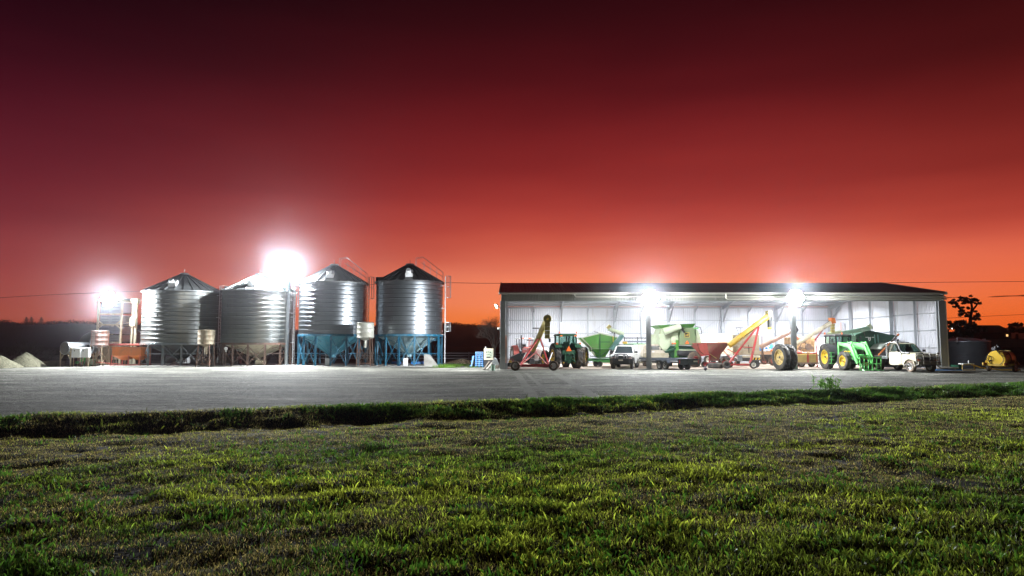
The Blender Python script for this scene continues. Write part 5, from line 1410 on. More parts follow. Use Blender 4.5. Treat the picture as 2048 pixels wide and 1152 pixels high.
# generic 4x4 body built from lofted sections; x forward, front axle at x=0
def ute(label, loc, rotz, paint, kind='dual', scale=1.0, mud=None):
    t = thing('ute', label, 'ute', loc, rotz, None, scale)
    wb = 3.1; tr = .74; r = .39; w = .27
    mud = mud or RUBBER
    for x in (0, -wb):
        for s_ in (-1, 1): wheel(t, (x, s_ * tr, r), r, w, r * .58, mud, CHROME, side=s_, lugs=0, dish=.4)
    mb = MB(); mb.box((-wb / 2, 0, .55), (wb + 1.2, .9, .22)); mb.cyl((0, -tr, r), (0, tr, r), .06, .06, 8); mb.cyl((-wb, -tr, r), (-wb, tr, r), .06, .06, 8); mb.build('chassis', STEELDK, t)
    H = .86
    # nose and bonnet
    def sec(x, w_, z0, z1, r_=.1): return [(x, -w_, z0), (x, -w_, z1 - r_), (x, -w_ + r_ * 1.3, z1), (x, w_ - r_ * 1.3, z1), (x, w_, z1 - r_), (x, w_, z0)]
    sq = kind == 'tray'
    zc = 1.26 if sq else 1.14
    mb = MB(); mb.loft([sec(.62, .70, .72, zc - .10), sec(.5, .80, .72, zc - .02), sec(-.2, .84, .86, zc + .03), sec(-.75, .85, .86, zc + .06)]); mb.build('bonnet', paint, t, bevel=.03)
    mb = MB(); mb.loft([sec(-.62, .855, .48, zc + .07), sec(-1.3, .865, .42, zc + .08), sec(-2.1 if not sq else -1.85, .865, .42, zc + .08), sec(-2.35 if not sq else -1.95, .86, .5, zc + .08)]); mb.build('cab_body', paint, t, bevel=.03)
    xr = -2.3 if not sq else -1.92
    zr = 1.80 if not sq else 1.93
    mb = MB(); mb.loft([[(-1.28, -.62, zr - .06), (xr + .12, -.64, zr - .06), (xr + .12, .64, zr - .06), (-1.28, .62, zr - .06)], [(-1.25, -.63, zr - .02), (xr + .08, -.65, zr - .02), (xr + .08, .65, zr - .02), (-1.25, .63, zr - .02)], [(-1.4, -.5, zr + .03), (xr + .2, -.52, zr + .03), (xr + .2, .52, zr + .03), (-1.4, .5, zr + .03)]]); mb.build('cab_roof', paint, t, bevel=.02)
    zt = zc + .07
    for s_ in (-1, 1):
        for (a, b) in (((-.70 if not sq else -.88, s_ * .78, zt), (-1.27, s_ * .62, zr - .04)), ((-1.55 if not sq else -1.6, s_ * .84, zt), (-1.58, s_ * .65, zr - .04)), ((xr, s_ * .83, zt), (xr + .14, s_ * .64, zr - .04))):
            if sq and abs(a[0] + 1.6) < .01: continue
            mb = MB(); mb.bar(a, b, .07, .08); mb.build('roof_pillar', paint, t)
    x0 = -.72 if not sq else -.9
    GLS = GLASS if not sq else CABGLASS
    mb = MB(); mb.prism([(x0, -.72, zt), (x0, .72, zt), (-1.25, .58, zr - .06), (-1.25, -.58, zr - .06)], (-.015, 0, -.01)); mb.build('windscreen', GLS, t)
    mb = MB(); mb.prism([(xr - .0, -.72, zt), (xr, .72, zt), (xr + .12, .58, zr - .06), (xr + .12, -.58, zr - .06)], (.015, 0, 0)); mb.build('rear_window', GLS, t)
    for s_ in (-1, 1):
        segs = ((x0 - .1, -1.53, -1.22, -1.53), (-1.6, xr + .06, -1.6, xr + .16)) if not sq else ((x0 - .12, xr + .22, -1.24, xr + .30),)
        for (a, b, c_, d_) in segs:
            mb = MB(); mb.prism([(a, s_ * .83, zt + .02), (b, s_ * .845, zt + .02), (d_, s_ * .655, zr - .08), (c_, s_ * .655, zr - .08)], (0, -s_ * .012, 0)); mb.build('side_window', GLS, t)
        for (a, b) in (((-.68, -1.56), (-1.6, xr + .03)) if not sq else ((-.70, -1.62),)):
            mb = MB(); mb.box(((a + b) / 2, s_ * .862, (zt + .5) / 2 + .02), (abs(b - a) - .02, .03, zt - .52)); d = mb.build('door', paint, t, bevel=.012)
            mb = MB(); mb.box((b + .12, s_ * .885, zt - .12), (.14, .02, .04)); mb.build('handle', BLACKPL, d)
        # arches
        mb = MB(); n = 9; rr_ = r + .10
        rings = [[(rr_ * math.cos(a), s_ * .80, r + rr_ * math.sin(a)), ((rr_ + .05) * math.cos(a), s_ * .80, r + (rr_ + .05) * math.sin(a)), ((rr_ + .05) * math.cos(a), s_ * .90, r + (rr_ + .05) * math.sin(a)), (rr_ * math.cos(a), s_ * .90, r + rr_ * math.sin(a))] for a in np.linspace(-.05, PI + .05, n)]
        mb.loft(rings); mb.build('wheel_arch', BLACKPL if not sq else paint, t)
        mb = MB(); mb.prism([(.58, s_ * .86, .72), (.58, s_ * .86, zc - .05), (-.65, s_ * .86, zc), (-.65, s_ * .86, .5), (-.5, s_ * .86, .55), (-.42, s_ * .86, .78), (-.2, s_ * .86, .92), (.2, s_ * .86, .92), (.42, s_ * .86, .78)], (0, -s_ * .03, 0)); mb.build('wing', paint, t)
        mb = MB(); mb.box((-.85, s_ * 1.0, zt + .10), (.10, .2, .16)); mb.bar((-.85, s_ * .85, zt + .02), (-.85, s_ * .95, zt + .06), .03); mb.build('mirror', BLACKPL, t, bevel=.02)
    if sq:
        for s_ in (-1, 1):
            mb = MB(); mb.box((-1.65, s_ * .38, zt + .12), (.16, .46, .5)); mb.box((-1.67, s_ * .38, zt + .46), (.1, .26, .18)); mb.build('seat', BLACKPL, t, bevel=.04)
        mb = MB(); mb.pipe([(-1.15, -.38 + .17 * math.cos(a), zt + .1 + .17 * math.sin(a)) for a in np.linspace(0, 2 * PI, 13)], .015, 5); mb.box((-1.0, 0, zt + .0), (.2, 1.4, .1)); mb.build('dashboard', BLACKPL, t)
    mb = MB(); mb.box((.62, 0, .93), (.06, .8, .2)); mb.build('grille', BLACKPL, t)
    for s_ in (-1, 1):
        mb = MB(); mb.box((.60, s_ * .60, .97), (.10, .28, .16)); mb.build('headlight', LAMPGLASS, t, bevel=.03)
        mb = MB(); mb.box((.64, s_ * .66, .82), (.05, .16, .06)); mb.build('indicator', ORANGE_LT, t)
    if kind == 'dual':
        # black bull bar with two spotlights
        mb = MB(); mb.loft([[(.64, -.84, .48), (.86, -.6, .42), (.90, 0, .42), (.86, .6, .42), (.64, .84, .48)], [(.66, -.86, .80), (.90, -.6, .80), (.95, 0, .80), (.90, .6, .80), (.66, .86, .80)], [(.62, -.84, .82), (.78, -.6, .84), (.80, 0, .84), (.78, .6, .84), (.62, .84, .82)]], close=False, caps=False); mb.build('bull_bar', BLACKPL, t, bevel=.01)
        mb = MB(); mb.pipe([(.84, -.55, .8), (.88, -.50, 1.12), (.90, 0, 1.16), (.88, .50, 1.12), (.84, .55, .8)], .032, 8); mb.pipe([(.84, -.55, .95), (.66, -.86, .92), (.62, -.88, .6)], .025, 6); mb.pipe([(.84, .55, .95), (.66, .86, .92), (.62, .88, .6)], .025, 6); mb.build('bull_bar_hoop', BLACKPL, t)
        for s_ in (-1, 1):
            mb = MB(); mb.cyl((.86, s_ * .26, 1.0), (.98, s_ * .26, 1.0), .11, .115, 16); sp = mb.build('spotlight', BLACKPL, t)
            mb = MB(); mb.cyl((.975, s_ * .26, 1.0), (.99, s_ * .26, 1.0), .095, .095, 16); mb.build('lens', LAMPGLASS, sp)
        mb = MB(); mb.box((.96, 0, .70), (.012, .34, .11)); mb.build('number_plate', CREAM, t)
        # tub with canopy sides
        mb = MB(); mb.loft([sec(-2.42, .84, .55, 1.18, .05), sec(-4.2, .84, .6, 1.18, .05)]); mb.build('tub', paint, t, bevel=.02)
        mb = MB(); 
        for x in (-1.5, -2.1): mb.bar((x, -.62, zr + .08), (x, .62, zr + .08), .05, .04)
        for y in (-.5, 0, .5): mb.bar((-1.45, y, zr + .11), (-2.2, y, zr + .11), .03)
        mb.build('roof_rack', STEELDK, t)
        mb = MB(); mb.box((-2.0, -.05, zr + .25), (.5, .35, .18)); mb.build('rack_box', YELLOW, t, bevel=.02)
    else:
        # steel tray, headboard, rope rails, snorkel and tube bull bar
        mb = MB(); mb.box((-3.35, 0, .98), (2.75, 1.95, .09)); mb.build('tray', GALV_OLD, t, bevel=.015)
        for s_ in (-1, 1):
            mb = MB(); mb.box((-3.35, s_ * .985, .90), (2.75, .03, .10)); mb.build('tray_rail', GALV, t)
            mb = MB(); mb.box((-3.0, s_ * .82, .70), (.9, .3, .36)); mb.build('toolbox', STEELDK, t, bevel=.02)
            mb = MB(); mb.box((-4.0, s_ * .80, .70), (.5, .28, .25)); mb.build('mudflap', BLACKPL, t)
        mb = MB(); mb.pipe([(-2.02, -.92, 1.0), (-2.02, -.92, 1.85), (-2.02, -.80, 1.98), (-2.02, .80, 1.98), (-2.02, .92, 1.85), (-2.02, .92, 1.0)], .04, 8)
        for y in (-.6, -.3, 0, .3, .6): mb.bar((-2.02, y, 1.0), (-2.02, y, 1.97), .03)
        mb.bar((-2.02, -.9, 1.5), (-2.02, .9, 1.5), .03); mb.pipe([(-2.10, -.92, 1.05), (-2.14, -.92, 1.9), (-2.02, -.80, 2.0), (-1.2, -.72, 2.02)], .03, 6); mb.build('headboard', CHROME, t)
        mb = MB(); mb.pipe([(.1, -.90, 1.28), (-.55, -.92, 1.30), (-.72, -.90, 1.40), (-1.22, -.74, 2.0), (-1.24, -.72, 2.12)], .05, 8); mb.box((-1.22, -.72, 2.16), (.14, .12, .12)); mb.build('snorkel', BLACKPL, t)
        mb = MB(); mb.box((.02, 0, 1.33), (.02, .02, .02)); mb.cyl((-.1, .5, 1.26), (-.1, .5, 2.4), .008, .006, 5); mb.build('aerial', BLACKPL, t)
        mb = MB(); mb.box((.76, 0, .62), (.16, 1.66, .2)); mb.build('bumper', pbr('muddy_bumper', (.22, .19, .13), .6, .2, .2, 3), t, bevel=.03)
        mb = MB()
        for y in (-.5, 0, .5): mb.pipe([(.84, y, .55), (.88, y, 1.15), (.80, y, 1.30)], .035, 8)
        for (y0, y1) in ((-.84, .84),):
            for z in (.78, 1.0, 1.22): mb.pipe([(.62, y0 * 1.02, z), (.84, y0 * .82, z), (.88, 0, z), (.84, y1 * .82, z), (.62, y1 * 1.02, z)], .026, 7)
        for s_ in (-1, 1): mb.pipe([(.66, s_ * .86, .6), (.66, s_ * .88, 1.24), (.82, s_ * .66, 1.28), (.86, s_ * .5, 1.28)], .035, 8)
        mb.build('bull_bar', CHROME, t)
        for s_ in (-1, 1):
            mb = MB(); mb.cyl((.62, s_ * .52, .98), (.68, s_ * .52, .98), .10, .10, 14); mb.build('headlight', LAMPGLASS, t)
        mb = MB(); mb.pipe([(.8, -.84, .50), (-.5, -.9, .46)], .03, 6); mb.pipe([(.8, .84, .50), (-.5, .9, .46)], .03, 6); mb.build('side_step', STEELDK, t)
    return t
ute('white dual-cab ute with black bull bar and two round spotlights, parked nose-out', (8.4, 52.2, 0), R(-107), WHITE, 'dual', .97)
ute('muddy cream tray-back ute with snorkel and tubular bull bar at the right shed post', (27.6, 46.35, 0), R(-81), DIRTYWHITE, 'tray', 1.0, RUBBER_DUSTY)

# ================================================================== augers
def auger(label, a, b, r, tubem, framem, headm, cy_=None, spout=1.0, legs=None, axle=None, truss=True, wheels=True, wr=.28, name='grain_auger'):
    """a: intake end, b: head end (world); legs: list of (top fraction, foot point)"""
    a, b = Vector(a), Vector(b)
    base = Vector(((axle[0].x + axle[1].x) / 2, (axle[0].y + axle[1].y) / 2, 0)) if axle else Vector((a.x, a.y, 0))
    t = thing(name, label, 'auger', base)
    mb = MB(); mb.cyl(a, b, r, r, 16)
    for f in (.33, .66): p = a.lerp(b, f); d = (b - a).normalized(); mb.cyl(p - d * .04, p + d * .04, r + .03, r + .03, 16)
    mb.build('tube', tubem, t)
    d = (b - a).normalized(); h = max(r * 2.3, .34)
    return t, a, b, d
# yellow auger facing the camera, left
Y = 48.2
wl, wr_ = g(1030.5, 741.5), g(1107, 741.5)
hd = q(1094, 638, 48.9); lo = q(1066, 700, 54.3)
t, a, b, d = auger('yellow grain auger on a red A-frame, its round head pointing at the yard', lo, hd, .20, YELLOW_OLD, RED, YELLOW_OLD, axle=(wl, wr_))
mb = MB(); mb.cyl(hd + Vector((.02, .10, 0)), hd + Vector((.02, -.32, 0)), .30, .30, 22); hh = mb.build('head', YELLOW_OLD, t, bevel=.02)
mb = MB(); mb.cyl(hd + Vector((.02, -.32, 0)), hd + Vector((.02, -.36, 0)), .09, .07, 12); mb.build('bearing', LOGO_Y, hh)
for k in range(8):
    an = 2 * PI * k / 8; mb = MB(); p = hd + Vector((.02 + .24 * math.cos(an), -.33, .24 * math.sin(an))); mb.cyl(p, p + Vector((0, -.02, 0)), .02, .02, 6)
    if k % 2 == 0: mb.build('bolt', STEELDK, hh)
sp0 = q(1094.5, 645, 48.75); sp1 = q(1094.5, 677.5, 48.75)
for i in range(4):
    z0 = sp0.z + (sp1.z - sp0.z) * i / 4; z1 = sp0.z + (sp1.z - sp0.z) * (i + 1) / 4; w_ = .40 - .012 * i
    mb = MB(); mb.box((sp0.x, 48.75, (z0 + z1) / 2), (w_, .34, abs(z1 - z0) - .015)); mb.build('spout_section', YELLOW_OLD, t, bevel=.02)
for s_, w0 in ((-1, wl), (1, wr_)):
    wheel(t, (w0.x, w0.y, .35), .35, .20, .19, RUBBER_DUSTY, WHITE, side=s_, lugs=0)
mb = MB(); mb.bar((wl.x + .1, wl.y, .33), (wr_.x - .1, wl.y, .33), .13); mb.bar((wl.x + .2, wl.y + .15, .42), (wr_.x - .2, wl.y + .15, .42), .07); mb.build('axle', RED, t)
j = q(1078, 678, 50.8)
for w0, sx_ in ((wl, .32), (wr_, -.32)):
    mb = MB(); mb.bar((w0.x + sx_, w0.y + .02, .38), j + Vector((sx_ * -.3, 0, 0)), .10, .10); mb.build('frame_leg', RED, t)
    mb = MB(); mb.bar((w0.x + sx_ * 1.3, w0.y + .1, .42), (q(1072, 712, 53).x + sx_ * .2, 53, 1.3), .06); mb.build('frame_stay', RED_LT, t)
    mb = MB(); mb.bar((w0.x + sx_ * 1.2, w0.y + .1, .45), (j.x - sx_ * 3.0, 50.5, 1.25), .05); mb.build('frame_stay', WHITE, t)
mb = MB(); mb.lathe([(.24, -.05), (.24, .05)], 14, 'y', j); mb.build('clamp_ring', RED, t)
for (f, px, py) in ((.28, 1087, 660),):
    mb = MB(); p = a.lerp(b, .72); mb.box(p + Vector((.1, -.1, .12)), (.1, .06, .1)); mb.build('warning_label', CREAM, t)
# middle yellow auger seen side-on
Y = 53.4
a_ = q(1458, 691, Y); b_ = q(1537, 632, Y); ax = (g(1452.5, 736.5), g(1506, 738.5))
t, a, b, d = auger('long yellow grain auger with red truss and frame in the middle bay', a_, b_, .23, YELLOW, RED, YELLOW, axle=ax)
def P_(px, py, dy=0): return q(px, py, Y + dy)
mb = MB(); mb.pprism([(1535.5, 622), (1543, 620.5), (1546, 632), (1537, 634)], Y - .3, Y + .3); mb.build('head', YELLOW_OLD, t, bevel=.02)
mb = MB(); mb.pprism([(1538, 633.5), (1544.5, 632.5), (1544, 654), (1538.5, 654)], Y - .2, Y + .2); mb.build('spout', BLACKPL, t, bevel=.02)
mb = MB(); mb.pprism([(1538.2, 654.3), (1544.3, 654.3), (1544, 659), (1539, 659)], Y - .21, Y + .21); mb.build('spout_tip', LOGO_Y, t, bevel=.02)
mb = MB(); mb.pipe([P_(1466, 681), P_(1481, 669), P_(1510, 646.5), P_(1536, 627)], .035, 6); mb.build('truss_rod', RED, t)
for px, py in ((1482, 668.5), (1497, 657), (1509.5, 647.5), (1525, 636)):
    mb = MB(); mb.bar(P_(px, py), P_(px + 2.5, py + 5), .06); mb.build('truss_post', STEELDK, t)
mb = MB(); mb.pipe([P_(1480, 679, -.2), P_(1522, 648.5, -.2)], .03, 5); mb.build('hydraulic_pipe', BLACKPL, t)
for (p0, p1, dy) in (((1513.5, 655), (1457.5, 727), -1.0), ((1517.5, 654), (1500, 727), -1.0), ((1513.5, 655), (1460, 727), .9), ((1517.5, 654), (1502, 727), .9)):
    mb = MB(); top = P_(*p0, dy * .25); ft = P_(p1[0], p1[1], dy); ft.z = .42; mb.bar(top, ft, .11, .11); mb.build('frame_leg', RED, t)
for dy in (-.85, .75):
    mb = MB(); mb.bar(P_(1484, 694, dy * .7), P_(1507.5, 695, dy * .7), .08); mb.build('frame_brace', RED, t)
for k, (a1, b1) in enumerate((((1447, 702), (1467, 722)), ((1451, 700), (1476, 718)), ((1455, 698), (1480, 712)))):
    mb = MB(); mb.bar(P_(*a1, .3), P_(*b1, .3), .07); mb.build('lift_strut', RED_LT if k != 1 else WHITE, t)
mb = MB(); mb.bar(P_(1453, 729, -.9), P_(1503, 729.5, -.9), .12); mb.bar(P_(1453, 729, .9), P_(1503, 729.5, .9), .12); mb.bar(P_(1470, 726, -.9), P_(1470, 726, .9), .1); mb.build('undercarriage', RED, t)
for (px, dy) in ((1452.5, -1.0), (1506, -1.0), (1458, 1.0), (1511, 1.0)):
    c = q(px, 700, Y + dy); wheel(t, (c.x, c.y, .30), .30, .17, .17, RUBBER, STEELDK if px != 1506 else WHITE, side=-1, lugs=0)
mb = MB(); c = P_(1479.5, 716, -1.0); mb.box(c, (.34, .2, .44)); mb.build('switch_box', GALV, t, bevel=.02)
# pinkish auger behind
Y = 60.5
a_ = q(1521, 694, Y); b_ = q(1590, 659, Y)
t, a, b, d = auger('faded pink auger tube behind the big dual wheels, head by the right column', a_, b_, .20, pbr('faded_pink_paint', (.46, .30, .26), .6, 0, .2, 3, dirt=(.3, .2, .14), damt=.6), RED, STEELDK)
mb = MB(); mb.pprism([(1588, 653), (1593, 651), (1598, 660), (1594, 666), (1588, 663)], Y - .3, Y + .3); mb.build('head', STEELDK, t, bevel=.02)
mb = MB(); mb.pipe([P_(1530, 685.5), P_(1586, 655)], .02, 5); mb.build('drive_rod', STEELDK, t)
for px, py in ((1538, 680), (1562, 668)):
    mb = MB(); mb.bar(P_(px, py), P_(px + 1.5, py + 6), .05); mb.build('rod_guide', STEELDK, t)
for (x0, y0, x1, y1) in ((1524, 672, 1524, 726), (1524, 690, 1529, 726), (1527, 716, 1536, 727)):
    mb = MB(); p1_ = P_(x1, y1); p1_.z = max(p1_.z, .02); mb.bar(P_(x0, y0), p1_, .07); mb.build('stand', RUSTLEG, t)
c = P_(1539, 700); wheel(t, (c.x, Y - .8, .42), .42, .2, .24, RUBBER_DUSTY, RED_LT, side=-1, lugs=0)
c = P_(1528, 700); mb = MB(); mb.bar((c.x - .6, Y - .5, .2), (c.x + .9, Y - .5, .2), .1); mb.build('base', RUSTLEG, t)
# white auger with orange head
Y = 56.2
a_ = q(1592, 688, Y); b_ = q(1663.5, 645, Y)
t, a, b, d = auger('long white grain auger with an orange head, right of the right column', a_, b_, .18, CREAM, RED, ORANGE)
mb = MB(); mb.pprism([(1662.5, 635), (1670.5, 636), (1672.5, 646), (1665, 647.5)], Y - .3, Y + .3); mb.build('head', ORANGE, t, bevel=.02)
for i in range(3):
    mb = MB(); mb.pprism([(1664, 647.8 + i * 6), (1670, 647.8 + i * 6), (1669.5, 653.3 + i * 6), (1664.3, 653.3 + i * 6)], Y - .16, Y + .16); mb.build('spout_section', YELLOW_OLD, t, bevel=.015)
mb = MB(); mb.pipe([P_(1604, 678), P_(1662, 640)], .02, 5); mb.build('drive_rod', STEELDK, t)
for px, py in ((1617, 670), (1632, 661), (1648, 651)):
    mb = MB(); mb.bar(P_(px, py - 1), P_(px + 1, py + 5), .05); mb.build('rod_guide', STEELDK, t)
for dy in (-.6, .6):
    mb = MB(); mb.bar(P_(1647, 658, 0), P_(1630, 680, dy), .07); mb.build('frame_leg', RED, t)
    mb = MB(); e = P_(1634, 726, dy); e.z = .1; mb.bar(P_(1632, 678, dy), e, .06); mb.build('frame_leg', RED, t)
mb = MB(); e0 = P_(1634, 727, -.7); e0.z = .08; e1 = P_(1634, 727, .7); e1.z = .08; mb.bar(e0, e1, .12); e2 = P_(1592, 727, 0); e2.z = .1; mb.bar(e2, a_, .1); mb.bar(e2 - Vector((.4, 0, 0)), e2 + Vector((.4, 0, 0)), .1); mb.build('base', RED, t)

# ================================================================== green grain cart with folding auger
Y = 58.0
def P_(px, py, dy=0): return q(px, py, Y + dy)
D = 2.3
base = q(1196, 732, Y); base.z = 0
t = thing('grain_cart', 'grass green grain cart with folding unloading auger beside the dark green tractor', 'grain cart', base)
def tapered(top, bot, Yf, D, inset, mat, name, parent, bevel=.02):
    """bin wall: top outline and bottom outline in picture coordinates at the front face"""
    A = [q(x, y, Yf) for x, y in top]; B = [q(x, y, Yf) for x, y in bot]
    r0 = [A[0], A[1], A[1] + Vector((0, D, 0)), A[0] + Vector((0, D, 0))]
    r1 = [B[0] + Vector((0, inset, 0)), B[1] + Vector((0, inset, 0)), B[1] + Vector((0, D - inset, 0)), B[0] + Vector((0, D - inset, 0))]
    mb = MB(); mb.loft([r0, r1]); return mb.build(name, mat, parent, bevel=bevel)
Yf = Y - .9
mb = MB(); mb.prism([q(*p, Yf) for p in ((1165, 676), (1199.7, 667.5), (1237, 675.5), (1221, 697.5), (1184, 697.5))], (0, D, 0)); mb.build('bin_body', GREEN_BIN, t, bevel=.02)
tapered([(1184, 698), (1221, 698)], [(1196, 716), (1211, 716)], Yf, D, .5, GREEN_BIN, 'hopper', t)
for dx in (0, 1, 2):
    mb = MB(); mb.prism([q(*p, Yf - .05 - .0 * dx) for p in ((1153.5 + dx * 4.5, 676), (1156.5 + dx * 4.5, 675.5), (1180 + dx * 2, 694 + dx), (1180 + dx * 2, 704), (1176.5 + dx * 2, 702), (1176.5 + dx * 2, 696 + dx))], (0, .12, 0)); mb.build('ladder_rail' if dx else 'side_rail', GREEN_PALE if dx != 1 else GREEN_BIN, t)
mb = MB(); mb.bar(P_(1153, 676, -.9), P_(1165, 676, -.9), .06); mb.bar(P_(1153.5, 676, -.9), P_(1153.5, 698, -.9), .06); mb.build('ladder_frame', STEELDK, t)
for (x0, y0, x1, y1) in ((1200, 667, 1200, 716), (1201, 684, 1220, 684)):
    mb = MB(); mb.bar(q(x0, y0, Yf - .03), q(x1, y1, Yf - .03), .06); mb.build('rib', GREEN_DK, t)
mb = MB(); mb.bar(P_(1165, 675.6, -.92), P_(1199.7, 667, -.92), .07); mb.bar(P_(1199.7, 667, -.92), P_(1237, 675, -.92), .07); mb.build('rim', GREEN_PALE, t)
mb = MB()
for (x0, y0, x1, y1) in ((1183, 700, 1202, 712), (1222, 698, 1198, 714), (1180, 712, 1226, 716), (1184, 718, 1230, 719)): mb.bar(P_(x0, y0, -.95), P_(x1, y1, -.95), .07)
mb.build('frame', GREEN_DK, t)
mb = MB(); mb.box(P_(1203, 719, .3), (2.6, 1.3, .22)); mb.build('chassis', GREEN, t, bevel=.03)
mb = MB(); mb.box(P_(1205, 723, -.4), (1.6, .3, .16)); mb.build('draw_bar', GREEN_LT, t)
c = P_(1166, 700); wheel(t, (c.x, Y - .3, .80), .80, .62, .42, RUBBER_DUSTY, YRIM, side=-1, lugs=20, steer=R(72))
wheel(t, (c.x + 2.9, Y + 1.6, .80), .80, .62, .42, RUBBER_DUSTY, YRIM, side=-1, lugs=20, steer=R(72))
for px in (1191, 1200):
    c = P_(px, 700, -.6); wheel(t, (c.x, c.y, .22), .22, .14, .12, RUBBER, STEELDK, lugs=0)
mb = MB(); mb.cyl(P_(1222, 699, -1.1), P_(1245, 670, -1.1), .20, .20, 14); mb.cyl(P_(1231, 688, -1.1), P_(1234, 684, -1.1), .24, .24, 14); mb.build('auger_tube', pbr('teal_steel_paint', (.10, .22, .20), .5), t)
mb = MB(); mb.cyl(P_(1247, 668.5, -1.1), P_(1216, 657.5, -1.1), .19, .15, 14); mb.build('folding_tube', GREEN_PALE, t)
mb = MB(); mb.cyl(P_(1215.5, 657.5, -1.1), P_(1220.5, 651, -1.1), .17, .16, 12); mb.build('spout', YELLOW_OLD, t)
mb = MB()
for (x0, y0, x1, y1) in ((1220, 662, 1226, 666), (1226, 659, 1230, 668), (1233, 662, 1238, 667), (1228, 663, 1229, 675), (1188, 663.5, 1196, 665)): mb.bar(P_(x0, y0, -1.2), P_(x1, y1, -1.2), .05)
mb.build('linkage', STEELDK, t)
mb = MB(); mb.cyl(P_(1196, 664.5, -.9), P_(1219, 668.5, -.9), .05, .05, 8); mb.build('tarp_roll', WHITE, t)
mb = MB(); mb.pipe([P_(1226, 672, -1.3), P_(1226.3, 684, -1.3)], .025, 5); mb.build('hose', LOGO_Y, t)

# ================================================================== cream machine behind the left column
Y = 57.4
base = q(1300, 733, Y); base.z = 0
t = thing('old_truck', 'cream flat-fronted truck with rusty double wheels behind the left middle column', 'truck', base)
mb = MB(); mb.prism([q(*p, Y) for p in ((1289, 689), (1318, 688.5), (1338, 708), (1338, 714), (1286, 714), (1286, 700))], (0, 3.0, 0)); mb.build('cab', pbr('cream_truck_paint', (.62, .55, .45), .45, 0, .08, 2, dirt=(.36, .28, .2), damt=.3), t, bevel=.06)
mb = MB(); mb.box((q(1309, 696, Y).x, Y - .03, q(1309, 696, Y).z), (.72, .06, .30)); mb.build('grille', GALV_OLD, t)
for px in (1294.5, 1294.6, 1317, 1323):
    pass
for px, py in ((1294, 693), (1294, 698), (1317, 693), (1317, 698), (1323, 698.5)):
    c = q(px, py, Y - .03); mb = MB(); mb.box(c, (.16, .05, .13)); mb.build('tail_lamp', BLACKPL, t, bevel=.01)
mb = MB(); mb.box((q(1311, 711, Y).x, Y - .12, q(1311, 711, Y).z), (2.1, .2, .42)); mb.build('bumper', TANCREAM, t, bevel=.03)
mb = MB(); mb.box((q(1306, 704, Y).x, Y - .05, q(1306, 703.5, Y).z), (.2, .05, .1)); mb.build('badge', WHITE, t, bevel=.01)
for px in (1292, 1330):
    c = q(px, 700, Y + .6); wheel(t, (c.x, c.y, .62), .62, .42, .34, RUBBER_DUSTY, TANCREAM, side=-1, lugs=14, steer=R(80))
mb = MB(); c = q(1310, 722, Y); mb.box((c.x, Y + 1.2, .55), (1.9, 2, .3)); mb.build('chassis', STEELDK, t)
# white ute nose-in behind the dual-cab ute
Y = 58.5
base = q(1281, 733, Y); base.z = 0
t = thing('white_van', 'white van body seen from the rear between the dual-cab ute and the cream truck', 'van', base)
mb = MB(); mb.prism([q(*p, Y) for p in ((1284, 690), (1291, 689), (1291, 722), (1272, 722), (1272, 709), (1277, 704), (1281, 700))], (0, 3.8, 0)); mb.build('body', WHITE, t, bevel=.06)
mb = MB(); mb.prism([q(*p, Y - .01) for p in ((1285.5, 691.5), (1289.5, 691), (1289.5, 702), (1282.5, 702.5))], (0, -.015, 0)); mb.build('rear_window', GLASS, t)
mb = MB(); mb.box((q(1281.5, 724, Y).x, Y - .06, q(1281, 724, Y).z), (.8, .16, .16)); mb.build('bumper', TANCREAM, t, bevel=.02)
for px in (1275, 1288):
    c = q(px, 700, Y + .5); wheel(t, (c.x, c.y, .36), .36, .24, .2, RUBBER, GALV, lugs=0, steer=R(84))
# harvester header comb standing behind
Y = 65.5
base = q(1285, 727, Y); base.z = 0
t = thing('harvester_header', 'long white and green harvester header with dark reel bars along the back wall', 'harvester header', base)
def P_(px, py, dy=0): return q(px, py, Y + dy)
for py, r_, m_ in ((676, .05, STEELDK), (683, .09, pbr('slate_blue_steel', (.16, .17, .22), .5, .2)), (688, .06, GREEN)):
    mb = MB(); mb.cyl(P_(1247, py), P_(1326, py), r_, r_, 10); mb.build('reel_bar', m_, t)
for k in range(26):
    px = 1250 + k * 3; mb = MB(); mb.bar(P_(px, 676), P_(px + .6, 681), .018); mb.build('reel_finger', STEELDK if k % 2 else WHITE, t)
for px in (1249, 1275, 1300, 1322):
    mb = MB(); mb.bar(P_(px, 674), P_(px, 690), .08); mb.build('reel_arm', STEELDK, t)
mb = MB(); mb.prism([P_(*p) for p in ((1247, 687), (1326, 687), (1326, 703), (1247, 703))], (0, .5, 0)); mb.build('back_sheet', WHITE_METAL, t, bevel=.02)
mb = MB(); mb.prism([P_(*p, -.2) for p in ((1268, 691), (1292, 689), (1288, 699), (1270, 699))], (0, -.6, 0)); mb.build('divider_hood', GREEN_BIN, t, bevel=.05)
mb = MB(); mb.prism([P_(*p, -.84) for p in ((1271, 694), (1281, 694), (1281, 698), (1271, 698))], (0, -.03, 0)); mb.build('vent', BLACKPL, t)
mb = MB(); mb.box((base.x, Y + .2, .3), (5.2, .4, .5)); mb.build('trolley', STEELDK, t)
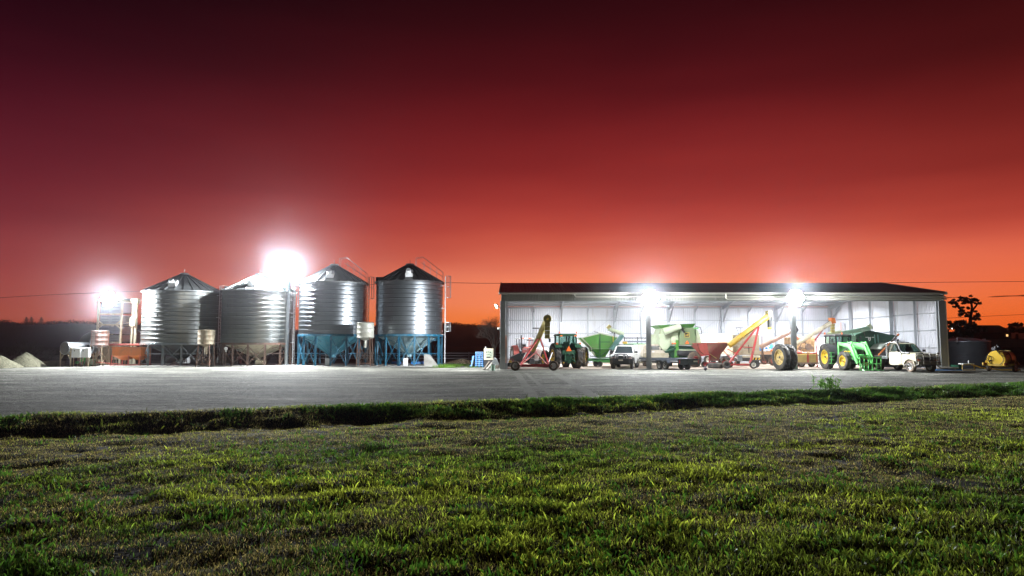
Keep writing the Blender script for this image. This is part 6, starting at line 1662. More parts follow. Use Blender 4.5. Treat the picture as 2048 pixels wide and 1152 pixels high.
# small platform with ladder and mirror next to combine
t = thing('work_platform', 'light green access platform with rails left of the combine harvester', 'platform', (q(1309, 700, 61).x, 61, 0))
Y = 61
for px in (1303, 1309, 1315):
    mb = MB(); mb.bar(P_(px, 676), P_(px, 690), .035); mb.build('rail_post', GREEN_PALE, t)
mb = MB(); mb.bar(P_(1303, 676), P_(1316, 676), .035); mb.bar(P_(1303, 683), P_(1316, 683), .03); mb.build('rail', GREEN_PALE, t)
mb = MB(); p = P_(1309, 690); mb.box((p.x, Y + .3, p.z), (.75, .9, .08)); mb.build('deck', GREEN_PALE, t)
for px in (1304, 1314):
    mb = MB(); p = P_(px, 690); mb.bar((p.x, Y + .3, 0), (p.x, Y + .3, p.z), .06); mb.build('leg', GREEN_PALE, t)
mb = MB(); p = P_(1311, 664); mb.cyl(P_(1311, 676), p, .02, .02, 6); mb.box(p, (.14, .05, .32)); mb.build('mirror', BLACKPL, t, bevel=.02)

# ================================================================== combine harvester, rear view
Y = 57.0
base = q(1358, 732, Y); base.z = 0
t = thing('combine_harvester', 'green combine harvester seen from the rear with its unloading auger folded back', 'combine harvester', base)
def P_(px, py, dy=0): return q(px, py, Y + dy)
LOGOK = BLACKPL
# side body (left, pale), rear hood, right shield
mb = MB(); mb.prism([P_(*p, .3) for p in ((1318, 668), (1342, 666.5), (1342, 690), (1332, 702), (1325, 700), (1318, 690))], (0, 3.8, 0)); mb.build('side_shield', GREEN_PALE, t, bevel=.05)
mb = MB(); mb.prism([P_(*p, .2) for p in ((1342.5, 666.5), (1357, 666), (1357.5, 690.5), (1342.5, 690.5))], (0, 3.8, 0)); mb.build('side_shield', GREEN_PALE, t, bevel=.05)
mb = MB()
r0 = [P_(*p, 0) for p in ((1358, 676), (1362, 663), (1370, 655), (1388, 655.5), (1391.5, 675), (1391.5, 691), (1358, 691))]
r1 = [p + Vector((.02 * (1 if i > 2 else -1), 3.6, .12)) for i, p in enumerate(r0)]
mb.loft([r0, r1]); mb.build('rear_hood', pbr('shaded_green_paint', (.15, .22, .10), .45, 0, .12, 1.6, dirt=(.2, .2, .13), damt=.4), t, bevel=.06)  # darker olive copy of the green: the hood's shade is in the colour
mb = MB(); mb.prism([P_(*p, .35) for p in ((1391.8, 657), (1397, 662), (1401, 672), (1403.5, 688), (1391.8, 690))], (0, 3.5, 0)); mb.build('side_shield', GREEN_PALE, t, bevel=.06)
# grain tank extension
tp_ = [P_(*p, .4) for p in ((1314.5, 650), (1391.5, 647))]; bt_ = [P_(*p, .9) for p in ((1322, 657), (1385.5, 655))]
mb = MB(); mb.loft([[tp_[0], tp_[1], tp_[1] + Vector((0, 3.4, 0)), tp_[0] + Vector((0, 3.4, 0))], [bt_[0], bt_[1], bt_[1] + Vector((0, 2.4, 0)), bt_[0] + Vector((0, 2.4, 0))]], caps=False); mb.build('tank_extension', GREEN_BIN, t)
mb = MB(); mb.prism([P_(*p, .9) for p in ((1322, 657), (1386, 655), (1386, 662), (1358, 668), (1318.5, 668))], (0, 2.4, 0)); mb.build('grain_tank', GREEN_PALE, t, bevel=.03)
mb = MB(); mb.cyl(P_(1327, 663.5, -.5), P_(1361, 652.5, -.5), .30, .24, 18); mb.build('unloading_tube', GREEN_PALE, t)
mb = MB(); mb.loft([[P_(1361 + 3.0 * math.cos(a), 652.3 + 3.3 * math.sin(a), -.5 + .25 * math.sin(a * 1)) for a in np.linspace(0, 2 * PI, 9)[:-1]], [P_(1368 + 2.5 * math.cos(a), 665 + 1.0 * math.sin(a), -.5 - .2 * math.cos(a)) for a in np.linspace(0, 2 * PI, 9)[:-1]]]); mb.build('unloading_boot', STEELDK, t)
mb = MB(); mb.lathe([(.30, -.03), (.33, 0), (.30, .03)], 16, 'y', P_(1345.5, 656.5, -.5)); mb.pipe([P_(1343, 648, -.5), P_(1346, 652, -.5), P_(1347, 660, -.5)], .025, 5); mb.build('tube_cradle', GALV, t)
# black square badge with a yellow border and a leaping deer silhouette
bc = P_(1374, 669.8, -.02); S = .40
mb = MB(); mb.box(bc, (S, .02, S)); bd = mb.build('badge', LOGO_Y, t, bevel=.02)
mb = MB(); mb.box(bc + Vector((0, -.014, 0)), (S * .84, .012, S * .84)); mb.build('badge_field', BLACKPL, bd)
deer = [(-.36, .02), (-.20, .10), (-.02, .08), (.10, .16), (.18, .26), (.13, .36), (.22, .28), (.30, .37), (.27, .25), (.36, .20), (.26, .14), (.22, .02), (.34, -.10), (.30, -.13), (.14, -.04), (.04, -.04), (.10, -.22), (.05, -.24), (-.06, -.08), (-.22, -.04), (-.34, -.20), (-.38, -.17), (-.28, -.02)]
mb = MB(); mb.prism([bc + Vector((x * S * .95, -.024, (z - .04) * S * .95)) for x, z in deer], (0, -.006, 0)); mb.build('badge_deer', LOGO_Y, bd)
mb = MB(); mb.prism([P_(1370, 687.5, -.03), P_(1378.2, 687.5, -.03), P_(1374.1, 680.5, -.03)], (0, -.02, 0)); mb.build('warning_triangle', ORANGE_LT, t)
for px, py in ((1345.5, 687), (1350, 687), (1361, 686)):
    mb = MB(); mb.box(P_(px, py, .12), (.16, .06, .10)); mb.build('tail_light', ORANGE_LT, t, bevel=.01)
mb = MB(); mb.prism([P_(*p, .4) for p in ((1340, 691), (1391, 692), (1391, 716), (1344, 716), (1330, 702))], (0, 3.0, 0)); mb.build('chassis', GREEN_DK, t, bevel=.04)
mb = MB(); mb.prism([P_(*p, .1) for p in ((1352, 680), (1357.5, 680), (1357.5, 715), (1350, 715))], (0, .5, 0)); mb.build('corner_post', GREEN_BIN, t, bevel=.03)
mb = MB(); mb.prism([P_(*p, .05) for p in ((1330, 703), (1352, 695), (1352, 699), (1333, 706))], (0, .5, 0)); mb.build('chute', GREEN_DK, t, bevel=.03)
mb = MB(); mb.cyl(P_(1354, 706, -.1), P_(1392, 707, -.1), .22, .22, 14); mb.build('straw_chopper', STEELDK, t)
mb = MB(); mb.bar(P_(1358, 700, -.05), P_(1391, 700, -.05), .1); mb.build('cross_bar', GREEN_PALE, t)
for px in (1338, 1394):
    c = P_(px, 700, 1.2); wheel(t, (c.x, c.y, .62), .62, .42, .34, RUBBER, YRIM, side=-1, lugs=16, steer=R(86))
mb = MB(); 
for (x0, y0, x1, y1) in ((1391, 653, 1401, 655), (1401, 655, 1405, 672), (1405, 672, 1406, 690), (1398, 668, 1406, 668), (1400, 678, 1406, 678)): mb.bar(P_(x0, y0, .6), P_(x1, y1, .6), .045)
mb.build('access_ladder', STEELDK, t)
mb = MB(); mb.box(P_(1390, 656.5, .3), (.5, .4, .12)); mb.build('top_rail', GREEN_LT, t, bevel=.02)

# ================================================================== dark tandem trailer
Y = 49.4
def P_(px, py, dy=0): return q(px, py, Y + dy)
base = g(1366, 741)
t = thing('car_trailer', 'dark grey flat-deck trailer with tandem wheels parked behind the left middle column', 'trailer', base)
dz0, dz1 = P_(1370, 729.5).z, P_(1370, 717.5).z
xa_, xb_ = P_(1356, 720).x, P_(1399.5, 720).x
mb = MB(); mb.box(((xa_ + xb_) / 2, Y, (dz0 + dz1) / 2), (xb_ - xa_, .05, dz1 - dz0)); tg = mb.build('tailgate', pbr('charcoal_paint', (.035, .045, .045), .4, 0, .2, 3), t, bevel=.01)
mb = MB(); mb.box((P_(1391, 723).x, Y - .04, P_(1391, 722.8).z), (.3, .012, .1)); mb.build('number_plate', CREAM, tg)
mb = MB(); mb.box((P_(1359, 723).x, Y - .03, (dz0 + dz1) / 2), (.07, .03, .26)); mb.build('tail_light', RED, tg); mb = MB(); mb.box((P_(1396.5, 723).x, Y - .03, (dz0 + dz1) / 2), (.07, .03, .26)); mb.build('tail_light', RED, tg)
mb = MB(); mb.cyl((P_(1377, 724).x, Y - .04, (dz0 + dz1) / 2), (P_(1377, 724).x, Y - .07, (dz0 + dz1) / 2), .04, .04, 8); mb.build('latch', CHROME, tg)
# deck runs back to the left and into the shed
dv = Vector((-.36, .93, 0)); Lt = 5.2
c0 = Vector((xa_, Y + .03, dz0 + .12)); c1 = Vector((xb_, Y + .03, dz0 + .12))
mb = MB(); mb.prism([c0, c1, c1 + dv * Lt, c0 + dv * Lt], (0, 0, .09)); mb.build('deck', STEELDK, t, bevel=.01)
for c_ in (c0, c1):
    mb = MB(); mb.bar(c_ + Vector((0, 0, .22)), c_ + dv * Lt + Vector((0, 0, .22)), .08, .16); mb.build('side_rail', pbr('slate_trailer_paint', (.06, .07, .09), .4, .1, .2, 3), t)
mb = MB(); mb.bar(c0 + dv * Lt + Vector((0, 0, .22)), c1 + dv * Lt + Vector((0, 0, .22)), .08, .16); mb.build('head_rail', STEELDK, t)
ang = math.atan2(dv.y, dv.x)
for s_, cc_ in ((-1, c0), (1, c1)):
    for l_ in (1.3, 2.05):
        c_ = cc_ + dv * l_ + Vector((-.16 if s_ < 0 else -.12, 0, 0)); wheel(t, (c_.x, c_.y, .33), .33, .2, .20, RUBBER, CHROME if s_ < 0 else STEELDK, side=1 if s_ < 0 else -1, lugs=0, steer=ang)
    mb = MB(); c_ = cc_ + dv * 1.68 + Vector((-.16, 0, 0)); hw = dv * .85; nx = Vector((dv.y, -dv.x, 0)) * .13
    top = [(c_ - hw) + Vector((0, 0, .52 - c_.z)), (c_ - hw * .8) + Vector((0, 0, .72 - c_.z)), (c_ + hw * .8) + Vector((0, 0, .72 - c_.z)), (c_ + hw) + Vector((0, 0, .52 - c_.z)), (c_ + hw) + Vector((0, 0, .48 - c_.z)), (c_ + hw * .75) + Vector((0, 0, .68 - c_.z)), (c_ - hw * .75) + Vector((0, 0, .68 - c_.z)), (c_ - hw) + Vector((0, 0, .48 - c_.z))]
    mb.prism([p - nx for p in top], nx * 2); mb.build('mudguard', pbr('slate_trailer_paint', (.06, .07, .09), .4), t)
mb = MB(); e_ = (c0 + c1) / 2 + dv * Lt; mb.bar(c0 + dv * Lt, e_ + dv * 1.1, .08); mb.bar(c1 + dv * Lt, e_ + dv * 1.1, .08); mb.build('draw_bar', STEELDK, t)

# ================================================================== red field bin
Y = 55.4
def P_(px, py, dy=0): return q(px, py, Y + dy)
base = q(1432, 733, Y); base.z = 0
t = thing('field_bin', 'red wedge-sided field bin on wheels between the combine and the yellow auger', 'field bin', base)
F = [P_(1413, 686), P_(1460, 686), P_(1442, 708), P_(1438, 722), P_(1421, 722), P_(1418.5, 708)]
mb = MB(); mb.prism(F, (0, .05, 0)); mb.build('front_panel', MAROON_AND_SHADE, t, bevel=.01)  # maroon here is the bin's red with the shade painted in
Lf = [P_(1379, 688, 2.0), P_(1413, 686, 0), P_(1419, 710, 0), P_(1402, 711.5, 1.5)]
mb = MB(); mb.prism(Lf, (.04, .03, 0)); mb.build('side_panel', RED_LT, t, bevel=.01)  # lighter red than the front: the lit side is put into the colour
mb = MB(); mb.prism([P_(1460, 686), P_(1452, 686.5, 2.6), P_(1440, 706, 2.2), P_(1442, 708)], (-.04, 0, 0)); mb.build('side_panel', MAROON_AND_SHADE, t, bevel=.01)
mb = MB(); mb.prism([P_(1379, 688, 2.0), P_(1452, 686.5, 2.6), P_(1440, 707, 2.4), P_(1404, 709, 1.8)], (0, .05, 0)); mb.build('rear_panel', RED_LT, t)
mb = MB(); mb.bar(P_(1413, 685.7, -.02), P_(1460, 685.7, -.02), .08); mb.bar(P_(1413, 685.7, -.02), P_(1378.5, 687.7, 2.0), .08); mb.build('rim', RED_LT, t)
mb = MB(); mb.bar(P_(1395, 687, .9), P_(1401, 703, 1.1), .07, .09); mb.bar(P_(1401, 703, 1.1), P_(1411, 711, .7), .07, .09); mb.build('rib', MAROON_AND_SHADE, t)
mb = MB(); mb.bar(P_(1420, 708, -.05), P_(1433, 717, -.05), .14, .04); mb.build('gate_rail', YELLOW_OLD, t)
mb = MB(); mb.bar(P_(1402, 711, .8), P_(1419, 709, -.1), .12); mb.bar(P_(1412, 726, -.3), P_(1432, 726, -.3), .12); mb.bar(P_(1419, 710, 0), P_(1419, 728, 0), .1); mb.build('frame', RED, t)
for (px, dy, r_) in ((1388.5, .6, .46), (1446, 1.6, .36)):
    c = P_(px, 700, dy); wheel(t, (c.x, c.y, r_ + .38 if px < 1400 else r_), r_, .34, r_ * .5, RUBBER_DUSTY, RED, side=-1, lugs=12, steer=R(20)) if px > 1400 else wheel(t, (c.x, c.y, .62), .62, .42, .26, RUBBER_DUSTY, RED, side=-1, lugs=14, steer=R(25))
for px in (1408, 1428):
    c = P_(px, 700, -.2); wheel(t, (c.x, c.y, .26), .26, .2, .13, RUBBER, RED, lugs=0, steer=R(8))
# black tyre under its front
for k, (px, Yt, lab) in enumerate(((1431, 53.0, 'flat dark tyre lying under the red field bin'),)):
    c = q(px, 735, Yt); c.z = 0; tt = thing('old_tyre_ring', lab, 'tyre', c, 0)
    mb = MB(); mb.lathe([(.30, .02), (.50, .0), (.58, .1), (.58, .34), (.5, .42), (.3, .40)], 28); mb.build('casing', RUBBER, tt)
# long white tank behind the red bin
Y = 63.5
t, p, r_ = boxthing('white_silage_trailer', 'long white high-sided trailer along the back behind the red field bin', 'trailer', 1404, 1466, 667, 712, Y, 2.2, WHITE_METAL, .06, 'body')
for k in range(6):
    mb = MB(); x = p.x + (r_.x - p.x) * (k + .5) / 6; mb.bar((x, Y - .04, r_.z), (x, Y - .04, p.z), .08, .06); mb.build('stake', WHITE, t)
for px in (1416, 1430, 1452):
    c = q(px, 700, Y + .3); wheel(t, (c.x, c.y, .42), .42, .28, .24, RUBBER, WHITE, lugs=0)
# tan truck box
Y = 58.6
def P_(px, py, dy=0): return q(px, py, Y + dy)
base = q(1493, 731, Y); base.z = 0
t = thing('truck_box', 'tan box-bodied truck tail with yellow and black hazard stripes, behind the yellow auger', 'truck', base)
mb = MB(); mb.prism([P_(*p) for p in ((1465, 669.5), (1518, 669.5), (1520, 710), (1466, 710))], (0, 4.2, 0)); mb.build('body', TANCREAM, t, bevel=.04)
for k in range(3):
    xa2 = 1466.5 + k * 17.6; mb = MB(); mb.prism([P_(*p, -.02) for p in ((xa2, 671), (xa2 + 16.6, 671), (xa2 + 17, 689), (xa2 + .4, 689))], (0, -.03, 0)); mb.build('panel', TANCREAM, t, bevel=.01)
    mb = MB(); mb.prism([P_(*p, -.02) for p in ((xa2 + .5, 690), (xa2 + 17, 690), (xa2 + 17.3, 708), (xa2 + .8, 708))], (0, -.03, 0)); mb.build('panel', TANCREAM, t, bevel=.01)
mb = MB(); mb.bar(P_(1488, 697, -.1), P_(1500, 697, -.1), .04); mb.bar(P_(1497, 690, -.1), P_(1498, 706, -.1), .05); mb.build('door_bar', STEELDK, t)
mb = MB(); mb.box((P_(1493, 713).x, Y + .05, P_(1493, 713).z), (2.3, .2, .18)); mb.build('tail_beam', CREAM, t, bevel=.02)
for k in range(6):
    x0 = 1500 + k * 3.2; mb = MB(); mb.prism([P_(*p, -.1) for p in ((x0, 719.5), (x0 + 3.1, 719.5), (x0 + 5, 715.5), (x0 + 1.9, 715.5))], (0, -.03, 0)); mb.build('hazard_stripe', LOGO_Y if k % 2 else BLACKPL, t)
mb = MB(); mb.box((P_(1493, 720).x, Y + 2, .55), (1.6, 4, .3)); mb.build('chassis', STEELDK, t)
for px in (1474, 1512):
    c = P_(px, 700, .8); wheel(t, (c.x, c.y, .48), .48, .3, .26, RUBBER, CREAM, lugs=0, steer=R(84))
# thin rig standing on the back of it
for k, (x0, x1, y0, lab) in enumerate(((1471, 1487, 655.5, 'thin T-shaped aerial frame rising above the tan truck box'),)):
    mb = MB(); mb.bar(q(x0, y0, 62), q(x1, y0, 62), .05); mb.bar(q(x0 + 2, y0, 62), q(x0 + 7, y0 + 15, 62), .03); mb.bar(q(x1 - 5, y0, 62), q(x1 - 6, y0 + 15, 62), .03)
    o = mb.build('aerial_frame', STEELDK); tag(o, lab, 'frame')
mb = MB(); mb.bar(q(1065, 656.5, 66), q(1078.5, 656.5, 66), .06, .12); mb.bar(q(1072, 656.5, 66), q(1072, 690, 66.5), .04); tag(mb.build('shelf_bracket', STEELDK), 'short dark bar on a thin stem against the back wall, left of the yellow auger', 'bracket')
mb = MB(); mb.bar(q(1054, 680.5, 62), q(1066.5, 680.5, 62), .06, .1); mb.bar(q(1060, 680.5, 62), q(1060, 726, 62), .04); tag(mb.build('shelf_bracket', STEELDK), 'lower short dark bar on a stem behind the old red tractor', 'bracket')
# blue covered machine and spray rig
Y = 62.5
def P_(px, py, dy=0): return q(px, py, Y + dy)
base = q(1540, 729, Y); base.z = 0
t = thing('blue_sprayer', 'blue tank with a white ladder frame on an orange machine behind the dual wheels', 'sprayer', base)
mb = MB(); mb.prism([P_(*p) for p in ((1538, 688), (1547.5, 686), (1548.5, 700), (1524, 702), (1521, 695))], (0, 1.5, 0)); mb.build('tank', BLUE_PLASTIC, t, bevel=.08)
mb = MB()
for (x0, y0, x1, y1) in ((1522, 690, 1537, 686), (1522, 696, 1539, 692), (1523, 701, 1541, 698), (1527, 688, 1531, 703), (1533, 686, 1538, 702)): mb.bar(P_(x0, y0, -.06), P_(x1, y1, -.06), .07)
mb.build('ladder_frame', WHITE, t)
mb = MB(); mb.prism([P_(*p, .1) for p in ((1519, 703), (1552, 702), (1552, 709), (1519, 709))], (0, 1.4, 0)); mb.build('tray', pbr('peach_paint', (.62, .42, .27), .5, 0, .1, 2), t, bevel=.03)
mb = MB(); mb.prism([P_(*p, .2) for p in ((1523, 709.5), (1550, 709.5), (1547, 722), (1526, 722))], (0, 1.2, 0)); mb.build('underframe', STEELDK, t)
for px in (1528, 1545):
    c = P_(px, 700, .3); wheel(t, (c.x, c.y, .36), .36, .22, .2, RUBBER, RED_LT, lugs=0)
for (px, py) in ((1545, 704), (1549, 700)):
    mb = MB(); mb.box(P_(px, py - 3, -.1), (.3, .3, .22)); mb.build('valve', ORANGE, t, bevel=.05)
# big dual wheels standing by the right column
c = g(1559, 740.2)
for k, (px, Yw, lab) in enumerate(((1561.5, 49.6, 'big tractor wheel with yellow rim, the left one of the pair by the right column'), (1575.5, 49.72, 'second big tractor tyre of the pair, touching the right middle column'))):
    c = q(px, 700, Yw); c.z = 0
    tw = thing('spare_tractor_tyre', lab, 'wheel', c, R(-79), 'pair of big spare tractor wheels')
    wheel(tw, (0, 0, .93), .93, .44, .56, RUBBER, YRIM_OLD, side=-1, lugs=20, name='tyre')
# wooden / rusted yellow workshop wall piece
Y = 60.6
def P_(px, py, dy=0): return q(px, py, Y + dy)
base = q(1612, 729, Y); base.z = 0
OCHRE = pbr('rust_stained_ochre_panel', (.52, .34, .17), .6, 0, .2, 2, dirt=(.14, .06, .02), damt=.85, dscale=2.6)
t = thing('old_harvester', 'old rust-stained ochre machine with exposed belts and shafts, behind the yellow trailer', 'harvester', base)
mb = MB(); mb.prism([P_(*p, .3) for p in ((1591, 674), (1629.5, 673.5), (1630, 704), (1591, 704))], (0, 2.6, 0)); mb.build('body', OCHRE, t, bevel=.03)
for (x0, y0, x1, y1) in ((1592, 692, 1597, 703), (1598, 690, 1604, 703), (1605, 688, 1610, 703), (1612, 676, 1621, 687), (1622, 677, 1629, 690), (1612, 698, 1626, 703), (1594, 676, 1600, 686)):
    mb = MB(); mb.prism([P_(*p, .27) for p in ((x0, y0), (x1, y0), (x1, y1), (x0, y1))], (0, -.07, 0)); mb.build('access_panel', OCHRE, t, bevel=.01)
for (px, py, r_) in ((1616, 694, .30), (1606, 683, .18), (1623, 696, .15), (1599, 697, .14)):
    mb = MB(); mb.lathe([(.02, -.12), (r_, -.12), (r_ - .03, -.08), (r_, -.04)], 20, 'y', P_(px, py, .2)); mb.build('pulley', RUSTLEG, t)
mb = MB(); mb.pipe([P_(1616, 690.5, .1), P_(1606, 681, .1), P_(1599, 695, .1), P_(1616, 697.5, .1), P_(1624, 695, .1)], .03, 5); mb.build('belt', BLACKPL, t)
mb = MB(); 
for (x0, y0, x1, y1) in ((1586, 672, 1593, 690), (1583, 690, 1590, 684), (1591, 671, 1597, 678)): mb.bar(P_(x0, y0, 0), P_(x1, y1, 0), .09)
mb.build('lever', RED_LT, t)
for px in (1600, 1624):
    c = P_(px, 700, .8); wheel(t, (c.x, c.y, .55), .55, .34, .3, RUBBER_DUSTY, YRIM_OLD, lugs=12)
mb = MB(); mb.box((base.x, Y + 1.5, .8), (1.8, 2.2, .5)); mb.build('axle_frame', STEELDK, t)
# dull yellow trailer box in front of it
Y = 55.6
def P_(px, py, dy=0): return q(px, py, Y + dy)
base = q(1615, 733, Y); base.z = 0
OLIVE = pbr('olive_ochre_paint', (.30, .22, .07), .5, 0, .2, 2, dirt=(.2, .14, .06), damt=.5)
t = thing('tipper_trailer', 'low dull yellow tipper trailer box between the right column and the loader tractor', 'trailer', base)
for (x0, x1) in ((1593.5, 1614), (1618, 1636)):
    mb = MB(); mb.prism([P_(*p) for p in ((x0, 709.5), (x1, 709.5), (x1, 725), (x0, 725))], (0, .05, 0)); mb.build('side_board', OLIVE, t, bevel=.01)
mb = MB(); mb.prism([P_(*p, -.02) for p in ((1614.5, 708), (1617.5, 708), (1617.5, 726), (1614.5, 726))], (0, .1, 0)); mb.build('stake', RED, t)
mb = MB(); mb.prism([P_(1593.5, 708), P_(1636, 708), P_(1636, 708, 2.2), P_(1593.5, 708, 2.2)], (0, 0, -.08)); mb.build('load_top', pbr('bright_ochre_paint', (.60, .42, .12), .5, 0, .2, 2, dirt=(.35, .22, .1), damt=.4), t)
mb = MB(); mb.prism([P_(*p, 2.2) for p in ((1593.5, 709.5), (1636, 709.5), (1636, 725), (1593.5, 725))], (0, .05, 0)); mb.build('side_board', OLIVE, t)
mb = MB(); mb.bar(P_(1592, 726.2, -.03), P_(1637, 726.2, -.03), .12); mb.bar(P_(1592, 726.2, 2.2), P_(1637, 726.2, 2.2), .12); mb.build('chassis', RUSTLEG, t)
for px in (1602, 1622):
    c = P_(px, 700, .3); wheel(t, (c.x, c.y, .30), .30, .2, .17, RUBBER_DUSTY, WHITE if px == 1602 else RUSTLEG, lugs=0)
    c = P_(px, 700, 1.9); wheel(t, (c.x, c.y, .30), .30, .2, .17, RUBBER_DUSTY, RUSTLEG, lugs=0)
LL = iter(['rounded rusty lump at the left end of the load on the dull yellow trailer', 'second rounded lump from the left on the dull yellow trailer load', 'rounded lump on the trailer load just left of its red stake', 'rounded lump on the trailer load just right of its red stake', 'second lump from the right end of the dull yellow trailer load', 'rounded lump at the right end of the dull yellow trailer load'])
for i in range(9):
    px = 1597 + i * 4.1 + random.uniform(-1, 1); s_ = random.uniform(.12, .3)
    if i % 3 == 1: continue
    tt = P_(px, 708, .3 + random.random()); mb = MB(); mb.lathe([(.01, 0), (s_ * .7, s_ * .1), (s_, s_ * .45), (s_ * .6, s_ * .85), (.01, s_)], 9, 'z', (tt.x, tt.y, tt.z)); o = mb.build('feed_lump', OCHRE if i % 2 else RED_LT)
    tag(o, next(LL), 'lump', 'lumps on the yellow trailer')
# white tank and rack behind loader tractor
t, p, r_ = boxthing('white_tank', 'white plastic water tank behind the cab of the loader tractor', 'tank', 1646, 1657, 677, 727, 60, 1.2, WHITE, .1, 'tank', None, True)
t, p, r_ = boxthing('shelf_unit', 'white shelf unit with small goods between the ochre machine and the loader tractor', 'shelf', 1633, 1646, 684, 728, 64, .8, WHITE_METAL, .02, 'back', None, True)
for z_ in (.4, 1.0, 1.6):
    mb = MB(); mb.box(((p.x + r_.x) / 2, 63.8, z_), (r_.x - p.x, .5, .04)); mb.build('shelf', STEELDK, t)
# poster with red and blue writing on the right wall
for k, (px, col, lab) in enumerate(((1690, (.55, .10, .08), 'faded red vertical banner on the back wall, left of the two'), (1694.5, (.10, .10, .35), 'faded dark blue vertical banner on the back wall, right of the two'))):
    Yb_ = YR - .25; c = q(1688 + k * 5, 653, Yb_)
    if c.x > X1 - .2: c.x = X1 - .15
    cX = q(1689 + k * 5, 653, 66.8 - k * 0.6); 
    mb = MB(); n = 9; zt_, zb_ = q(1690, 645, 66.8).z, q(1690, 661, 66.8).z
    mb.box((X1 - .30, 66.6 - k * .5, (zt_ + zb_) / 2), (.015, .34, zt_ - zb_)); t = thing('banner', lab, 'banner', (X1 - .3, 66.6 - k * .5, zb_)); mb.build('cloth', WHITE, t)
    m_ = pbr('banner_print_%s' % ('red' if k == 0 else 'blue'), col, .6)
    for i in range(n):
        mb = MB(); z = zb_ + (zt_ - zb_) * (i + .5) / n; mb.box((X1 - .312, 66.6 - k * .5, z), (.01, .2 if i % 2 else .14, (zt_ - zb_) / n * .55)); mb.build('print_mark', m_, t)
# deep green chaser bin behind the loader tractor
Y = 57.0
def P_(px, py, dy=0): return q(px, py, Y + dy)
base = q(1748, 733, Y); base.z = 0
t = thing('chaser_bin', 'deep green chaser bin with white emblem behind the loader tractor', 'chaser bin', base)
mb = MB(); mb.prism([P_(*p) for p in ((1711, 671), (1735.5, 662), (1790, 672.5), (1762, 706), (1723, 706))], (0, 2.6, 0)); mb.build('bin_body', GREEN_DK, t, bevel=.03)
mb = MB(); mb.bar(P_(1711, 670.5, -.03), P_(1735.5, 661.5, -.03), .07); mb.bar(P_(1735.5, 661.5, -.03), P_(1790.5, 672.3, -.03), .1); mb.build('rim', GREEN_DK, t)
for px in (1752, 1758.5):
    mb = MB(); mb.bar(P_(px - 3, 669, -.05), P_(px, 704, -.05), .06); mb.build('pipe_rib', pbr('teal_pipe', (.12, .28, .22), .45), t)
mb = MB(); mb.cyl(P_(1720, 676, -.01), P_(1720, 676, -.04), .13, .13, 14); mb.build('sight_window', BLACKPL, t)
e = P_(1739, 678.5, -.02)
mb = MB(); mb.prism([e + Vector((x * .13, 0, z * .14)) for x, z in ((-.8, .9), (0, 1.0), (.8, .9), (.75, -.1), (.3, -.9), (0, -1.1), (-.3, -.9), (-.75, -.1))], (0, -.012, 0)); em = mb.build('emblem', WHITE, t)
mb = MB(); mb.prism([e + Vector((x * .13, -.016, z * .14)) for x, z in ((-.45, .1), (-.1, .55), (.4, .5), (.1, .1), (.35, -.3), (-.1, -.5))], (0, -.008, 0)); mb.build('emblem_mark', BLACKPL, em)
for k in range(14):
    if k in (6, 9): continue
    p = P_(1731.5 + k * 1.25, 674.6, -.02); mb = MB(); mb.box(p, (.035, .012, .05)); mb.build('lettering_mark', WHITE, t)
mb = MB(); mb.prism([P_(*p, .4) for p in ((1725, 706), (1760, 706), (1755, 722), (1730, 722))], (0, 1.8, 0)); mb.build('chassis', STEELDK, t, bevel=.03)
for dy in (-.1, 2.2):
    c = P_(1728, 700, dy); wheel(t, (c.x, c.y, .8), .8, .5, .42, RUBBER, GREEN_DK, lugs=18)
mb = MB(); mb.cyl(P_(1682, 667, -.7), P_(1738, 656.5, -.7), .17, .19, 14); mb.build('unloading_tube', pbr('sage_tube_paint', (.20, .34, .24), .45, 0, .12, 2, dirt=(.3, .4, .32), damt=.3), t)
mb = MB(); mb.cyl(P_(1741, 658, -.7), P_(1737, 649, -.7), .22, .19, 14); mb.build('spout', GREEN_PALE, t)
mb = MB(); mb.cyl(P_(1656, 667.5, -.7), P_(1682, 663.5, -.7), .12, .14, 12); mb.build('tube_arm', GREEN_PALE, t)
for px in (1726, 1703):
    mb = MB(); mb.bar(P_(px, 660 + (1726 - px) * .1, -.7), P_(px + 4, 672, -.2), .05); mb.build('tube_stay', STEELDK, t)
# orange boom pole leaning over the ute tray
Y = 51.5
a_, b_ = q(1757, 710, 50.6), q(1795, 671, 52.4)
mb = MB(); mb.cyl(a_, a_.lerp(b_, .62), .05, .05, 8); t = thing('boom_pole', 'orange and dark pole slanting up from the ute tray beside the deep green bin', 'pole', a_)
mb.build('lower_tube', ORANGE, t); mb = MB(); mb.cyl(a_.lerp(b_, .62), b_, .04, .04, 8); mb.build('upper_tube', RUSTLEG, t); mb = MB(); mb.cyl(b_, b_ + Vector((.1, 0, .1)), .09, .07, 8); mb.build('end_cap', ORANGE, t)
# dark machine with a hood behind the ute
Y = 55.2
t, p, r_ = boxthing('seed_bin', 'low dark green-grey covered bin behind the cab of the muddy ute', 'bin', 1770, 1832, 694, 728, Y, 1.6, STEELDK, .05, 'body', None, True)
mb = MB(); mb.prism([q(*u, Y - .1) for u in ((1762, 697), (1770, 689), (1783, 685.5), (1829, 687.5), (1832, 695), (1762, 699))], (0, 1.8, 0)); mb.build('cover', pbr('grey_green_cover', (.16, .19, .16), .6, 0, .15, 2), t, bevel=.04)
